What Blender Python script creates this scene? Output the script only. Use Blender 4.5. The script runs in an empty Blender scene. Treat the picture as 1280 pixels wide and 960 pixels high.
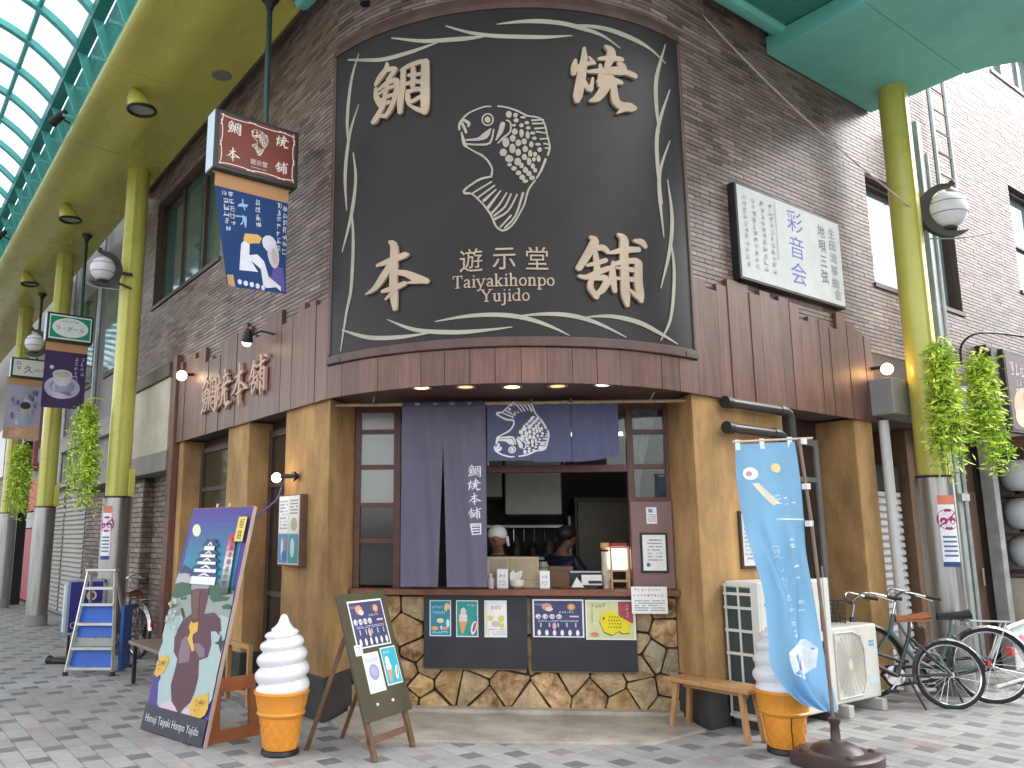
import bpy, bmesh, math, random
from mathutils import Vector, Matrix

# ------------------------------------------------------------------ camera, sky, sun, exposure
D = bpy.data; SC = bpy.context.scene; COL = SC.collection
R_ = math.radians
PITCH = R_(10.144); HEAD = R_(55.0); EYE = 1.5
cam = D.cameras.new('camera'); cam_ob = D.objects.new('camera', cam); COL.objects.link(cam_ob)
cam.sensor_width = 36.0; cam.lens = 1020.0 / 1280.0 * 36.0
cam.shift_x = 100.0 / 1280.0; cam.shift_y = 10.0 / 1280.0
cam.clip_start = 0.05; cam.clip_end = 400.0
cam_ob.location = (0, 0, EYE)
cam_ob.rotation_euler = (R_(90) + PITCH, 0, HEAD - R_(90))
SC.camera = cam_ob

W_ = D.worlds.new('World'); SC.world = W_; W_.use_nodes = True
wn = W_.node_tree.nodes; wl = W_.node_tree.links; wn.clear()
SUN_EL, SUN_AZ = R_(44), R_(122)          # azimuth clockwise from +Y
sky = wn.new('ShaderNodeTexSky'); sky.sky_type = 'NISHITA'; sky.sun_disc = False
sky.sun_elevation = SUN_EL; sky.sun_rotation = SUN_AZ; sky.air_density = 1.0; sky.dust_density = 2.0; sky.ozone_density = 1.0
hs = wn.new('ShaderNodeHueSaturation'); hs.inputs['Saturation'].default_value = 0.18
bg = wn.new('ShaderNodeBackground'); bg.inputs['Strength'].default_value = 0.15
wo = wn.new('ShaderNodeOutputWorld')
wl.new(sky.outputs[0], hs.inputs['Color']); wl.new(hs.outputs[0], bg.inputs['Color']); wl.new(bg.outputs[0], wo.inputs['Surface'])

sun_l = D.lights.new('sun', 'SUN'); sun_l.energy = 0.6; sun_l.angle = R_(45); sun_l.color = (1.0, 0.96, 0.9)
sun_o = D.objects.new('sun', sun_l); COL.objects.link(sun_o)
sd = Vector((math.sin(SUN_AZ) * math.cos(SUN_EL), math.cos(SUN_AZ) * math.cos(SUN_EL), math.sin(SUN_EL)))
sun_o.rotation_euler = sd.to_track_quat('Z', 'Y').to_euler(); sun_o.location = sd * 40

SC.view_settings.view_transform = 'Standard'; SC.view_settings.look = 'None'
SC.view_settings.exposure = 1.92; SC.view_settings.gamma = 1.0; SC.view_settings.use_curve_mapping = False
SC.render.engine = 'CYCLES'
SC.cycles.max_bounces = 6; SC.cycles.diffuse_bounces = 3; SC.cycles.glossy_bounces = 3
SC.cycles.transmission_bounces = 4; SC.cycles.transparent_max_bounces = 8
SC.cycles.use_adaptive_sampling = True; SC.cycles.adaptive_threshold = 0.02
SC.cycles.use_denoising = True
SC.cycles.sample_clamp_indirect = 6.0

rnd = random.Random(11)

# ------------------------------------------------------------------ materials
_MC = {}
def lin(r, g, b):
    f = lambda c: (c / 255.0 / 12.92) if c <= 10 else ((c / 255.0 + 0.055) / 1.055) ** 2.4
    return (f(r), f(g), f(b))

def mat(name, col, rough=0.6, metal=0.0, var=0.12, vscale=5.0, bump=0.0, bscale=60.0, stretch=None,
        col2=None, spec=0.5, coat=0.0, attr=None, objrand=0.0, rvar=0.1, sheen=0.0, fine=0.0, trans=0.0, world=False, bdist=0.01):
    if name in _MC: return _MC[name]
    m = D.materials.new(name); m.use_nodes = True; _MC[name] = m
    nt = m.node_tree; n = nt.nodes; l = nt.links
    p = n['Principled BSDF']
    p.inputs['Roughness'].default_value = rough; p.inputs['Metallic'].default_value = metal
    p.inputs['Specular IOR Level'].default_value = spec
    if coat: p.inputs['Coat Weight'].default_value = coat; p.inputs['Coat Roughness'].default_value = 0.12
    if sheen: p.inputs['Sheen Weight'].default_value = sheen
    if trans: p.inputs['Transmission Weight'].default_value = trans
    tc = n.new('ShaderNodeTexCoord'); mp = n.new('ShaderNodeMapping')
    if world:
        ge = n.new('ShaderNodeNewGeometry'); l.new(ge.outputs['Position'], mp.inputs['Vector'])
    else: l.new(tc.outputs['Object'], mp.inputs['Vector'])
    if stretch: mp.inputs['Scale'].default_value = stretch
    nz = n.new('ShaderNodeTexNoise'); nz.inputs['Scale'].default_value = vscale; nz.inputs['Detail'].default_value = 4; nz.inputs['Roughness'].default_value = 0.62
    l.new(mp.outputs[0], nz.inputs['Vector'])
    rmp = n.new('ShaderNodeMapRange'); rmp.inputs['From Min'].default_value = 0.32; rmp.inputs['From Max'].default_value = 0.68
    l.new(nz.outputs['Fac'], rmp.inputs['Value'])
    mx = n.new('ShaderNodeMix'); mx.data_type = 'RGBA'
    c1 = tuple(max(0, c * (1 - var)) for c in col); c2 = tuple(min(1, c * (1 + var)) for c in (col2 or col))
    mx.inputs['A'].default_value = (*c1, 1); mx.inputs['B'].default_value = (*c2, 1)
    l.new(rmp.outputs[0], mx.inputs['Factor'])
    out = mx.outputs['Result']
    if fine:
        nf = n.new('ShaderNodeTexNoise'); nf.inputs['Scale'].default_value = vscale * 14; nf.inputs['Detail'].default_value = 2
        l.new(mp.outputs[0], nf.inputs['Vector'])
        mf = n.new('ShaderNodeMapRange'); mf.inputs['To Min'].default_value = 1 - fine; mf.inputs['To Max'].default_value = 1 + fine
        l.new(nf.outputs['Fac'], mf.inputs['Value'])
        vm = n.new('ShaderNodeVectorMath'); vm.operation = 'SCALE'; l.new(out, vm.inputs[0]); l.new(mf.outputs[0], vm.inputs['Scale']); out = vm.outputs[0]
    if attr or objrand:
        mr = n.new('ShaderNodeMapRange')
        if attr:
            at = n.new('ShaderNodeAttribute'); at.attribute_name = 'tone'; l.new(at.outputs['Fac'], mr.inputs['Value']); k = attr
        else:
            oi = n.new('ShaderNodeObjectInfo'); l.new(oi.outputs['Random'], mr.inputs['Value']); k = objrand
        mr.inputs['To Min'].default_value = 1 - k; mr.inputs['To Max'].default_value = 1 + k
        vm = n.new('ShaderNodeVectorMath'); vm.operation = 'SCALE'; l.new(out, vm.inputs[0]); l.new(mr.outputs[0], vm.inputs['Scale']); out = vm.outputs[0]
    l.new(out, p.inputs['Base Color'])
    if rvar:
        mr2 = n.new('ShaderNodeMapRange'); mr2.inputs['To Min'].default_value = max(0.02, rough - rvar); mr2.inputs['To Max'].default_value = min(1, rough + rvar)
        l.new(nz.outputs['Fac'], mr2.inputs['Value']); l.new(mr2.outputs[0], p.inputs['Roughness'])
    if bump:
        nb = n.new('ShaderNodeTexNoise'); nb.inputs['Scale'].default_value = bscale; nb.inputs['Detail'].default_value = 3
        l.new(mp.outputs[0], nb.inputs['Vector'])
        bp = n.new('ShaderNodeBump'); bp.inputs['Strength'].default_value = bump; bp.inputs['Distance'].default_value = bdist
        l.new(nb.outputs['Fac'], bp.inputs['Height']); l.new(bp.outputs[0], p.inputs['Normal'])
    return m

def glow(name, col, strength, base=(0.8, 0.8, 0.8)):
    if name in _MC: return _MC[name]
    m = D.materials.new(name); m.use_nodes = True; _MC[name] = m
    p = m.node_tree.nodes['Principled BSDF']
    p.inputs['Base Color'].default_value = (*base, 1)
    p.inputs['Emission Color'].default_value = (*col, 1); p.inputs['Emission Strength'].default_value = strength
    return m

def ink(r, g, b):
    """flat printing ink or paper colour, given as sRGB"""
    return mat('ink_%d_%d_%d' % (r, g, b), lin(r, g, b), rough=0.55, var=0.05, vscale=14, rvar=0.05)

def clear_glass(name, tint, refl=0.12, opac=0.15, rough=0.02):
    """window glass: mostly see-through with a mirror sheen that grows at grazing angles"""
    if name in _MC: return _MC[name]
    m = D.materials.new(name); m.use_nodes = True; _MC[name] = m
    nt = m.node_tree; n = nt.nodes; l = nt.links; n.clear()
    tr = n.new('ShaderNodeBsdfTransparent'); tr.inputs['Color'].default_value = (*tint, 1)
    gl = n.new('ShaderNodeBsdfGlossy'); gl.inputs['Roughness'].default_value = rough
    df = n.new('ShaderNodeBsdfDiffuse'); df.inputs['Color'].default_value = (*[min(1, c * 0.8) for c in tint], 1)
    lw = n.new('ShaderNodeFresnel'); lw.inputs['IOR'].default_value = 1.5
    ad = n.new('ShaderNodeMath'); ad.operation = 'ADD'; ad.use_clamp = True; ad.inputs[1].default_value = refl
    l.new(lw.outputs[0], ad.inputs[0])
    m1 = n.new('ShaderNodeMixShader'); m1.inputs[0].default_value = opac; l.new(tr.outputs[0], m1.inputs[1]); l.new(df.outputs[0], m1.inputs[2])
    m2 = n.new('ShaderNodeMixShader'); l.new(ad.outputs[0], m2.inputs[0]); l.new(m1.outputs[0], m2.inputs[1]); l.new(gl.outputs[0], m2.inputs[2])
    o = n.new('ShaderNodeOutputMaterial'); l.new(m2.outputs[0], o.inputs[0])
    return m

def cloth(name, col, trl=0.3, var=0.12, vscale=3.0):
    if name in _MC: return _MC[name]
    m = D.materials.new(name); m.use_nodes = True; _MC[name] = m
    nt = m.node_tree; n = nt.nodes; l = nt.links; n.clear()
    tc = n.new('ShaderNodeTexCoord'); nz = n.new('ShaderNodeTexNoise'); nz.inputs['Scale'].default_value = vscale; nz.inputs['Detail'].default_value = 3
    l.new(tc.outputs['Object'], nz.inputs['Vector'])
    mx = n.new('ShaderNodeMix'); mx.data_type = 'RGBA'
    mx.inputs['A'].default_value = (*[c * (1 - var) for c in col], 1); mx.inputs['B'].default_value = (*[min(1, c * (1 + var)) for c in col], 1)
    l.new(nz.outputs['Fac'], mx.inputs['Factor'])
    wv = n.new('ShaderNodeTexNoise'); wv.inputs['Scale'].default_value = 420; l.new(tc.outputs['Object'], wv.inputs['Vector'])
    bp = n.new('ShaderNodeBump'); bp.inputs['Strength'].default_value = 0.25; bp.inputs['Distance'].default_value = 0.002; l.new(wv.outputs['Fac'], bp.inputs['Height'])
    df = n.new('ShaderNodeBsdfDiffuse'); tl = n.new('ShaderNodeBsdfTranslucent')
    for s in (df, tl): l.new(mx.outputs['Result'], s.inputs['Color'])
    l.new(bp.outputs[0], df.inputs['Normal'])
    ms = n.new('ShaderNodeMixShader'); ms.inputs[0].default_value = trl; l.new(df.outputs[0], ms.inputs[1]); l.new(tl.outputs[0], ms.inputs[2])
    o = n.new('ShaderNodeOutputMaterial'); l.new(ms.outputs[0], o.inputs[0])
    return m

# ------------------------------------------------------------------ mesh building
class MB:
    def __init__(s): s.v = []; s.f = []; s.mi = []; s.mats = []; s.tone = []
    def slot(s, m):
        if m is None: return 0
        if m not in s.mats: s.mats.append(m)
        return s.mats.index(m)
    def add(s, vs, fs, m=None, tone=None):
        o = len(s.v); s.v += [tuple(v) for v in vs]; k = s.slot(m)
        for f in fs:
            s.f.append(tuple(i + o for i in f)); s.mi.append(k)
            if tone is not None: s.tone.append(tone)
        return s
    def box(s, x0, x1, y0, y1, z0, z1, m=None, tone=None):
        return s.add([(x0,y0,z0),(x1,y0,z0),(x1,y1,z0),(x0,y1,z0),(x0,y0,z1),(x1,y0,z1),(x1,y1,z1),(x0,y1,z1)],
                     [(0,3,2,1),(4,5,6,7),(0,1,5,4),(1,2,6,5),(2,3,7,6),(3,0,4,7)], m, tone)
    def obox(s, o, ex, ey, ez, m=None):
        """box from corner o along three edge vectors"""
        o, ex, ey, ez = map(Vector, (o, ex, ey, ez))
        q = [o, o+ex, o+ex+ey, o+ey]; q += [p+ez for p in q]
        fs = [(0,3,2,1),(4,5,6,7),(0,1,5,4),(1,2,6,5),(2,3,7,6),(3,0,4,7)]
        if ex.cross(ey).dot(ez) < 0: fs = [tuple(reversed(f)) for f in fs]
        return s.add(q, fs, m)
    def prism(s, poly, z0, z1, m=None):
        n = len(poly)
        a = sum(poly[i][0]*poly[(i+1)%n][1]-poly[(i+1)%n][0]*poly[i][1] for i in range(n))
        if a < 0: poly = poly[::-1]
        vs = [(x,y,z0) for x,y in poly] + [(x,y,z1) for x,y in poly]
        fs = [tuple(range(n-1,-1,-1)), tuple(range(n,2*n))] + [(i,(i+1)%n,n+(i+1)%n,n+i) for i in range(n)]
        return s.add(vs, fs, m)
    def tube(s, pts, r, n=8, m=None, cap=True, flat=None):
        pts = [Vector(p) for p in pts]; k = len(pts)
        rs = r if isinstance(r, (list, tuple)) else [r]*k
        vs = []; fs = []; up = None
        for i, p in enumerate(pts):
            t = (pts[min(i+1,k-1)] - pts[max(i-1,0)]).normalized()
            if up is None: up = Vector((0,0,1)) if abs(t.z) < 0.9 else Vector((1,0,0))
            a = t.cross(up).normalized(); b = a.cross(t).normalized(); up = b
            for j in range(n):
                w = 2*math.pi*j/n
                vs.append(p + (a*math.cos(w) + b*math.sin(w)*(flat or 1)) * rs[i])
        for i in range(k-1):
            for j in range(n):
                fs.append((i*n+j, i*n+(j+1)%n, (i+1)*n+(j+1)%n, (i+1)*n+j))
        if cap: fs += [tuple(range(n-1,-1,-1)), tuple((k-1)*n+j for j in range(n))]
        return s.add(vs, fs, m)
    def lathe(s, prof, n=24, c=(0,0,0), m=None, axis='z', closed=False):
        vs = []; fs = []; k = len(prof)
        for (r, z) in prof:
            for j in range(n):
                w = 2*math.pi*j/n
                q = (r*math.cos(w), r*math.sin(w), z)
                if axis == 'x': q = (q[2], q[0], q[1])
                if axis == 'y': q = (q[1], q[2], q[0])
                vs.append((c[0]+q[0], c[1]+q[1], c[2]+q[2]))
        for i in range(k-1):
            for j in range(n): fs.append((i*n+j, i*n+(j+1)%n, (i+1)*n+(j+1)%n, (i+1)*n+j))
        if not closed: fs += [tuple(range(n-1,-1,-1)), tuple((k-1)*n+j for j in range(n))]
        return s.add(vs, fs, m)
    def ball(s, c, r, nu=14, nv=9, m=None):
        rr = r if isinstance(r, (tuple, list)) else (r, r, r)
        vs = [(c[0], c[1], c[2]-rr[2])]; fs = []
        for i in range(1, nv):
            th = math.pi*i/nv
            for j in range(nu):
                w = 2*math.pi*j/nu
                vs.append((c[0]+rr[0]*math.sin(th)*math.cos(w), c[1]+rr[1]*math.sin(th)*math.sin(w), c[2]-rr[2]*math.cos(th)))
        vs.append((c[0], c[1], c[2]+rr[2])); top = len(vs)-1
        for j in range(nu):
            fs.append((0, 1+(j+1)%nu, 1+j)); fs.append((top, 1+(nv-2)*nu+j, 1+(nv-2)*nu+(j+1)%nu))
        for i in range(nv-2):
            for j in range(nu): fs.append((1+i*nu+j, 1+i*nu+(j+1)%nu, 1+(i+1)*nu+(j+1)%nu, 1+(i+1)*nu+j))
        return s.add(vs, fs, m)
    def grid(s, fn, nu, nv, m=None):
        vs = [fn(i/nu, j/nv) for j in range(nv+1) for i in range(nu+1)]
        fs = [(j*(nu+1)+i, j*(nu+1)+i+1, (j+1)*(nu+1)+i+1, (j+1)*(nu+1)+i) for j in range(nv) for i in range(nu)]
        return s.add(vs, fs, m)
    def mesh(s, name, m=None, smooth=False):
        me = D.meshes.new(name); me.from_pydata(s.v, [], s.f)
        for q in (s.mats or [m]):
            if q: me.materials.append(q)
        if len(s.mats) > 1: me.polygons.foreach_set('material_index', s.mi)
        if s.tone:
            a = me.attributes.new('tone', 'FLOAT', 'FACE'); a.data.foreach_set('value', s.tone)
        if smooth: me.polygons.foreach_set('use_smooth', [True]*len(me.polygons))
        me.update(); return me
    def build(s, name, m=None, parent=None, smooth=False, bevel=0.0, bseg=2, angle=40):
        me = s.mesh(name, m, smooth)
        o = D.objects.new(name, me); COL.objects.link(o)
        if smooth and angle:
            try: me.set_sharp_from_angle(angle=R_(angle))
            except Exception: pass
        if bevel:
            b = o.modifiers.new('edge', 'BEVEL'); b.width = bevel; b.segments = bseg; b.limit_method = 'ANGLE'; b.angle_limit = R_(35)
        if parent is not None: adopt(o, parent)
        return o

def adopt(o, parent):
    o.parent = parent
    if parent.get('_world'): o.matrix_parent_inverse = parent.matrix_basis.inverted()
def thing(name, label, cat, loc=(0,0,0), rz=0.0, group=None, world=False):
    """an Empty at the thing's base; world=True: its parts are given in scene coordinates"""
    o = D.objects.new(name, None); COL.objects.link(o); o.empty_display_size = 0.1
    o.location = loc; o.rotation_euler = (0, 0, rz)
    tag(o, label, cat, group)
    if world: o['_world'] = 1
    return o
def tag(o, label, cat, group=None):
    o['label'] = label; o['category'] = cat
    if group: o['group'] = group
    return o
def struct(o): o['kind'] = 'structure'; return o
def stuff(o): o['kind'] = 'stuff'; return o
def piece(o, parent, name=None):
    c = o.copy(); COL.objects.link(c); adopt(c, parent)
    if name: c.name = name
    return c

def catmull(pts, sub=4):
    if len(pts) < 3 or sub < 2:
        return pts
    out = []
    for i in range(len(pts)-1):
        p0 = pts[max(i-1,0)]; p1 = pts[i]; p2 = pts[i+1]; p3 = pts[min(i+2,len(pts)-1)]
        for k in range(sub):
            t = k/sub
            out.append(tuple(0.5*((2*b) + (c-a)*t + (2*a-5*b+4*c-d)*t*t + (3*b-a-3*c+d)*t**3) for a,b,c,d in zip(p0,p1,p2,p3)))
    out.append(tuple(pts[-1])); return out

def ribbon(mb, pts, fn, h0, h1, m=None, sub=4, capn=3):
    """brush stroke: pts (x, y, width) -> raised strip placed with fn(x, y, height)"""
    p = catmull(pts, sub); n = len(p); L = []; Rr = []
    for i in range(n):
        a = p[max(i-1,0)]; b = p[min(i+1,n-1)]
        dx, dy = b[0]-a[0], b[1]-a[1]; q = math.hypot(dx, dy) or 1e-6; dx /= q; dy /= q
        w = max(p[i][2], 1e-4)/2
        L.append((p[i][0]-dy*w, p[i][1]+dx*w)); Rr.append((p[i][0]+dy*w, p[i][1]-dx*w))
        if i == 0: d0 = (-dx, -dy)
        if i == n-1: d1 = (dx, dy)
    def cap(c, l, r, d):
        w = c[2]/2; out = []
        for k in range(1, capn):
            t = k/capn*math.pi
            out.append((c[0] + (l[0]-c[0])*math.cos(t) + d[0]*w*math.sin(t), c[1] + (l[1]-c[1])*math.cos(t) + d[1]*w*math.sin(t)))
        return out
    # quads + cap fans
    top = [fn(x, y, h1) for x, y in L] + [fn(x, y, h1) for x, y in Rr]
    bot = [fn(x, y, h0) for x, y in L] + [fn(x, y, h0) for x, y in Rr]
    vs = top + bot; fs = []
    for i in range(n-1):
        fs.append((n+i, n+i+1, i+1, i))
        if h1 - h0 > 0.0015:
            fs.append((i, i+1, 2*n+i+1, 2*n+i)); fs.append((n+i+1, n+i, 3*n+i, 3*n+i+1))
    c0 = cap(p[0], L[0], Rr[0], d0); c1 = cap(p[-1], L[-1], Rr[-1], d1)
    for c, a, b in ((c0, 0, n), (c1, n-1, 2*n-1)):
        k = len(vs); vs += [fn(x, y, h1) for x, y in c] + [fn(x, y, h0) for x, y in c]; q = len(c)
        ring = [a] + [k+i for i in range(q)] + [b]; rb = [2*n+a] + [k+q+i for i in range(q)] + [2*n+b]
        if a == 0: fs.append(tuple(ring)); 
        else: fs.append(tuple(reversed(ring)))
        if h1 - h0 > 0.0015:
            for i in range(len(ring)-1):
                f = (ring[i+1], ring[i], rb[i], rb[i+1]); fs.append(f if a == 0 else tuple(reversed(f)))
    mb.add(vs, fs, m)

_TC = {}
def text2d(body, res=2):
    if (body, res) in _TC: return _TC[(body, res)]
    c = D.curves.new('lettering', 'FONT'); c.body = body; c.size = 1.0; c.resolution_u = res
    c.align_x = 'LEFT'
    o = D.objects.new('lettering', c); me = D.meshes.new_from_object(o)
    vs = [(v.co.x, v.co.y) for v in me.vertices]; fs = [tuple(p.vertices) for p in me.polygons]
    D.objects.remove(o); D.meshes.remove(me); D.curves.remove(c)
    if vs:
        x0 = min(v[0] for v in vs); x1 = max(v[0] for v in vs); y0 = min(v[1] for v in vs); y1 = max(v[1] for v in vs)
    else: x0 = y0 = 0; x1 = y1 = 1
    _TC[(body, res)] = (vs, fs, (x0, x1, y0, y1)); return _TC[(body, res)]

def put_text(mb, body, fn, cx, cy, w=None, h=None, hh=0.001, m=None, res=2, h0=None):
    """text filling the box w x h centred at (cx, cy); fn(x, y, height) places it"""
    vs, fs, (x0, x1, y0, y1) = text2d(body, res)
    if not vs: return
    if len(body) == 1 and ord(body) > 0x2e80: x0, x1, y0, y1 = (x0+x1)/2-0.47, (x0+x1)/2+0.47, (y0+y1)/2-0.47, (y0+y1)/2+0.47
    sx = (w/(x1-x0)) if w else None; sy = (h/(y1-y0)) if h else None
    sx = sx or sy; sy = sy or sx
    P = [(cx + (x-(x0+x1)/2)*sx, cy + (y-(y0+y1)/2)*sy) for x, y in vs]
    top = [fn(x, y, hh) for x, y in P]
    mb.add(top, fs, m)
    if h0 is not None and hh - h0 > 0.002:
        cnt = {}
        for f in fs:
            for i in range(len(f)):
                a, b = f[i], f[(i+1) % len(f)]; k = (min(a, b), max(a, b)); cnt[k] = (cnt.get(k, (0,))[0]+1, a, b)
        n = len(P); side = [(b, a, n+a, n+b) for k, (c, a, b) in cnt.items() if c == 1]
        mb.add(top + [fn(x, y, h0) for x, y in P], side, m)

def fscale(strokes, boxw=1.0):
    """normalise brush strokes into a unit box centred on 0"""
    a = [p for s in strokes for p in s]
    x0 = min(p[0]-p[2]/2 for p in a); x1 = max(p[0]+p[2]/2 for p in a); y0 = min(p[1] for p in a); y1 = max(p[1] for p in a)
    k = 1.0/max(x1-x0, y1-y0)
    return [[((p[0]-(x0+x1)/2)*k, (p[1]-(y0+y1)/2)*k, p[2]*k) for p in s] for s in strokes]

def put_brush(mb, unit, fn, cx, cy, w, h, h0, h1, m=None, sub=2, fat=1.0):
    for i, s in enumerate(unit):
        ribbon(mb, [(cx+p[0]*w, cy+p[1]*h, p[2]*(w+h)/2*fat) for p in s], fn, h0, h1 + (i % 7)*0.00025, m, sub)

def ell(cx, cy, rx, ry, n=14, rot=0):
    return [(cx + rx*math.cos(t)*math.cos(rot) - ry*math.sin(t)*math.sin(rot), cy + rx*math.cos(t)*math.sin(rot) + ry*math.sin(t)*math.cos(rot)) for t in [2*math.pi*i/n for i in range(n)]]

def pen_strokes(mb, fn, cx, cy, w, h, seed, m):
    r = random.Random(seed); wd = min(w, h)*0.10
    for k in range(r.randint(4, 6)):
        if r.random() < 0.5: y = r.uniform(-0.45, 0.45); p = [(-0.42*r.uniform(0.5, 1), y-0.03), (0, y+0.02), (0.42*r.uniform(0.5, 1), y+0.03)]
        else: x = r.uniform(-0.35, 0.35); p = [(x, 0.46*r.uniform(0.5, 1)), (x+r.uniform(-0.05, 0.05), 0), (x+r.uniform(-0.25, 0.15), -0.46*r.uniform(0.5, 1))]
        ribbon(mb, [(cx+a*w, cy+b_*h, wd*r.uniform(0.7, 1.2)) for a, b_ in p], fn, 0, 0, m, 2, 2)

class Sheet:
    """flat print: coloured shapes stacked fractions of a millimetre apart on one sheet"""
    def __init__(s, O, ex, ey, w, h, base, thick=0.003):
        s.O = Vector(O); s.ex = Vector(ex).normalized(); s.ey = Vector(ey).normalized(); s.n = s.ex.cross(s.ey).normalized()
        s.w = w; s.h = h; s.mb = MB(); s.k = 1; s.t = thick
        s.mb.obox(s.O, s.ex*w, s.ey*h, s.n*thick, base)
    def fn(s, u, v, hh=0): return s.O + s.ex*(u*s.w) + s.ey*(v*s.h) + s.n*(s.t + hh)
    def lay(s): s.k += 1; return 0.00035*s.k
    def poly(s, m, pts):
        hh = s.lay(); pts = [(min(1, max(0, u)), min(1, max(0, v))) for u, v in pts]
        a = sum(pts[i][0]*pts[(i+1) % len(pts)][1]-pts[(i+1) % len(pts)][0]*pts[i][1] for i in range(len(pts)))
        if a < 0: pts = pts[::-1]
        s.mb.add([s.fn(u, v, hh) for u, v in pts], [tuple(range(len(pts)))], m); return s
    def rect(s, m, u0, u1, v0, v1): return s.poly(m, [(u0,v0),(u1,v0),(u1,v1),(u0,v1)])
    def ellipse(s, m, u, v, ru, rv, n=16, rot=0): return s.poly(m, ell(u, v, ru, rv, n, rot))
    def text(s, m, body, u, v, w=None, h=None):
        hh = s.lay()
        put_text(s.mb, body, lambda x, y, q: s.fn(x/s.w, y/s.h, q), u*s.w, v*s.h, w*s.w if w else None, h*s.h if h else None, hh, m); return s
    def vtext(s, m, body, u, v, w, h):
        n = len(body); c = h/n
        for i, ch in enumerate(body): s.text(m, ch, u, v + h/2 - c*(i+0.5), w=w, h=c*0.86)
        return s
    def line(s, m, pts, wd):
        hh = s.lay(); ribbon(s.mb, [(u*s.w, v*s.h, wd) for u, v in pts], lambda x, y, q: s.fn(x/s.w, y/s.h, q), hh, hh, m, 3, 2); return s
    def scrib(s, m, u, v, w, h, n, vert=False, seed=1):
        """n written signs too small to read in the photograph, as loose pen strokes"""
        hh = s.lay(); f = lambda x, y, q: s.fn(x/s.w, y/s.h, hh)
        for i in range(n):
            if vert: cx, cy, gw, gh = u*s.w, (v+h/2-h*(i+0.5)/n)*s.h, w*s.w, h*s.h/n*0.86
            else: cx, cy, gw, gh = (u-w/2+w*(i+0.5)/n)*s.w, v*s.h, w*s.w/n*0.86, h*s.h
            pen_strokes(s.mb, f, cx, cy, gw, gh, seed*31+i, m)
        return s
    def lines(s, m, u0, u1, v0, v1, n, seed=1, fill=0.45):
        """rows of small print too fine to read"""
        r = random.Random(seed); hh = s.lay()
        for i in range(n):
            vv = v0 + (v1-v0)*(i+0.5)/n; dv = (v1-v0)/n*fill/2; u = u0
            while u < u1 - 0.01:
                l = min(u1-u, r.uniform(0.03, 0.09)); q = [(u, vv-dv), (u+l*0.85, vv-dv), (u+l*0.85, vv+dv), (u, vv+dv)]
                if r.random() < 0.86: s.mb.add([s.fn(a, b, hh) for a, b in q], [(0,1,2,3)], m)
                u += l
        return s
    def build(s, name, parent=None): return s.mb.build(name, None, parent)

# ------------------------------------------------------------------ brush lettering and emblem of the shop (metres on the curved sign: along, up, width)
TAI=[[[0.73,5.625,0.017],[0.718,5.565,0.042],[0.662,5.511,0.052],[0.618,5.457,0.034]],[[0.74,5.558,0.041],[0.815,5.541,0.033],[0.774,5.491,0.039],[0.736,5.463,0.025]],[[0.619,5.408,0.034],[0.626,5.329,0.044],[0.674,5.243,0.05]],[[0.65,5.394,0.025],[0.728,5.429,0.041],[0.804,5.433,0.045],[0.835,5.401,0.044],[0.822,5.302,0.044],[0.793,5.216,0.04],[0.752,5.152,0.041],[0.723,5.121,0.037]],[[0.655,5.352,0.021],[0.72,5.372,0.029],[0.804,5.379,0.028]],[[0.66,5.287,0.021],[0.73,5.297,0.029],[0.813,5.305,0.028]],[[0.737,5.423,0.037],[0.719,5.332,0.04],[0.7,5.243,0.041]],[[0.705,5.241,0.045],[0.666,5.181,0.042],[0.61,5.111,0.051],[0.593,5.104,0.034]],[[0.654,5.142,0.025],[0.727,5.122,0.033]],[[0.674,5.243,0.033],[0.756,5.242,0.033]],[[0.893,5.512,0.04],[0.888,5.363,0.044],[0.867,5.227,0.052],[0.864,5.122,0.036]],[[0.869,5.51,0.018],[0.933,5.529,0.036],[1.042,5.543,0.037],[1.095,5.524,0.046]],[[1.094,5.528,0.058],[1.092,5.329,0.065],[1.092,5.135,0.062],[1.088,5.07,0.045]],[[1.092,5.069,0.038],[1.013,5.113,0.029],[0.935,5.178,0.014]],[[0.984,5.5,0.035],[0.988,5.408,0.041],[0.981,5.331,0.035]],[[0.945,5.443,0.024],[1.05,5.428,0.029]],[[0.926,5.369,0.028],[0.988,5.372,0.033],[1.058,5.356,0.031]],[[0.934,5.296,0.031],[0.938,5.216,0.039],[0.974,5.191,0.031],[1.058,5.219,0.031]],[[0.934,5.288,0.028],[1.012,5.296,0.035],[1.061,5.281,0.031]]]
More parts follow.
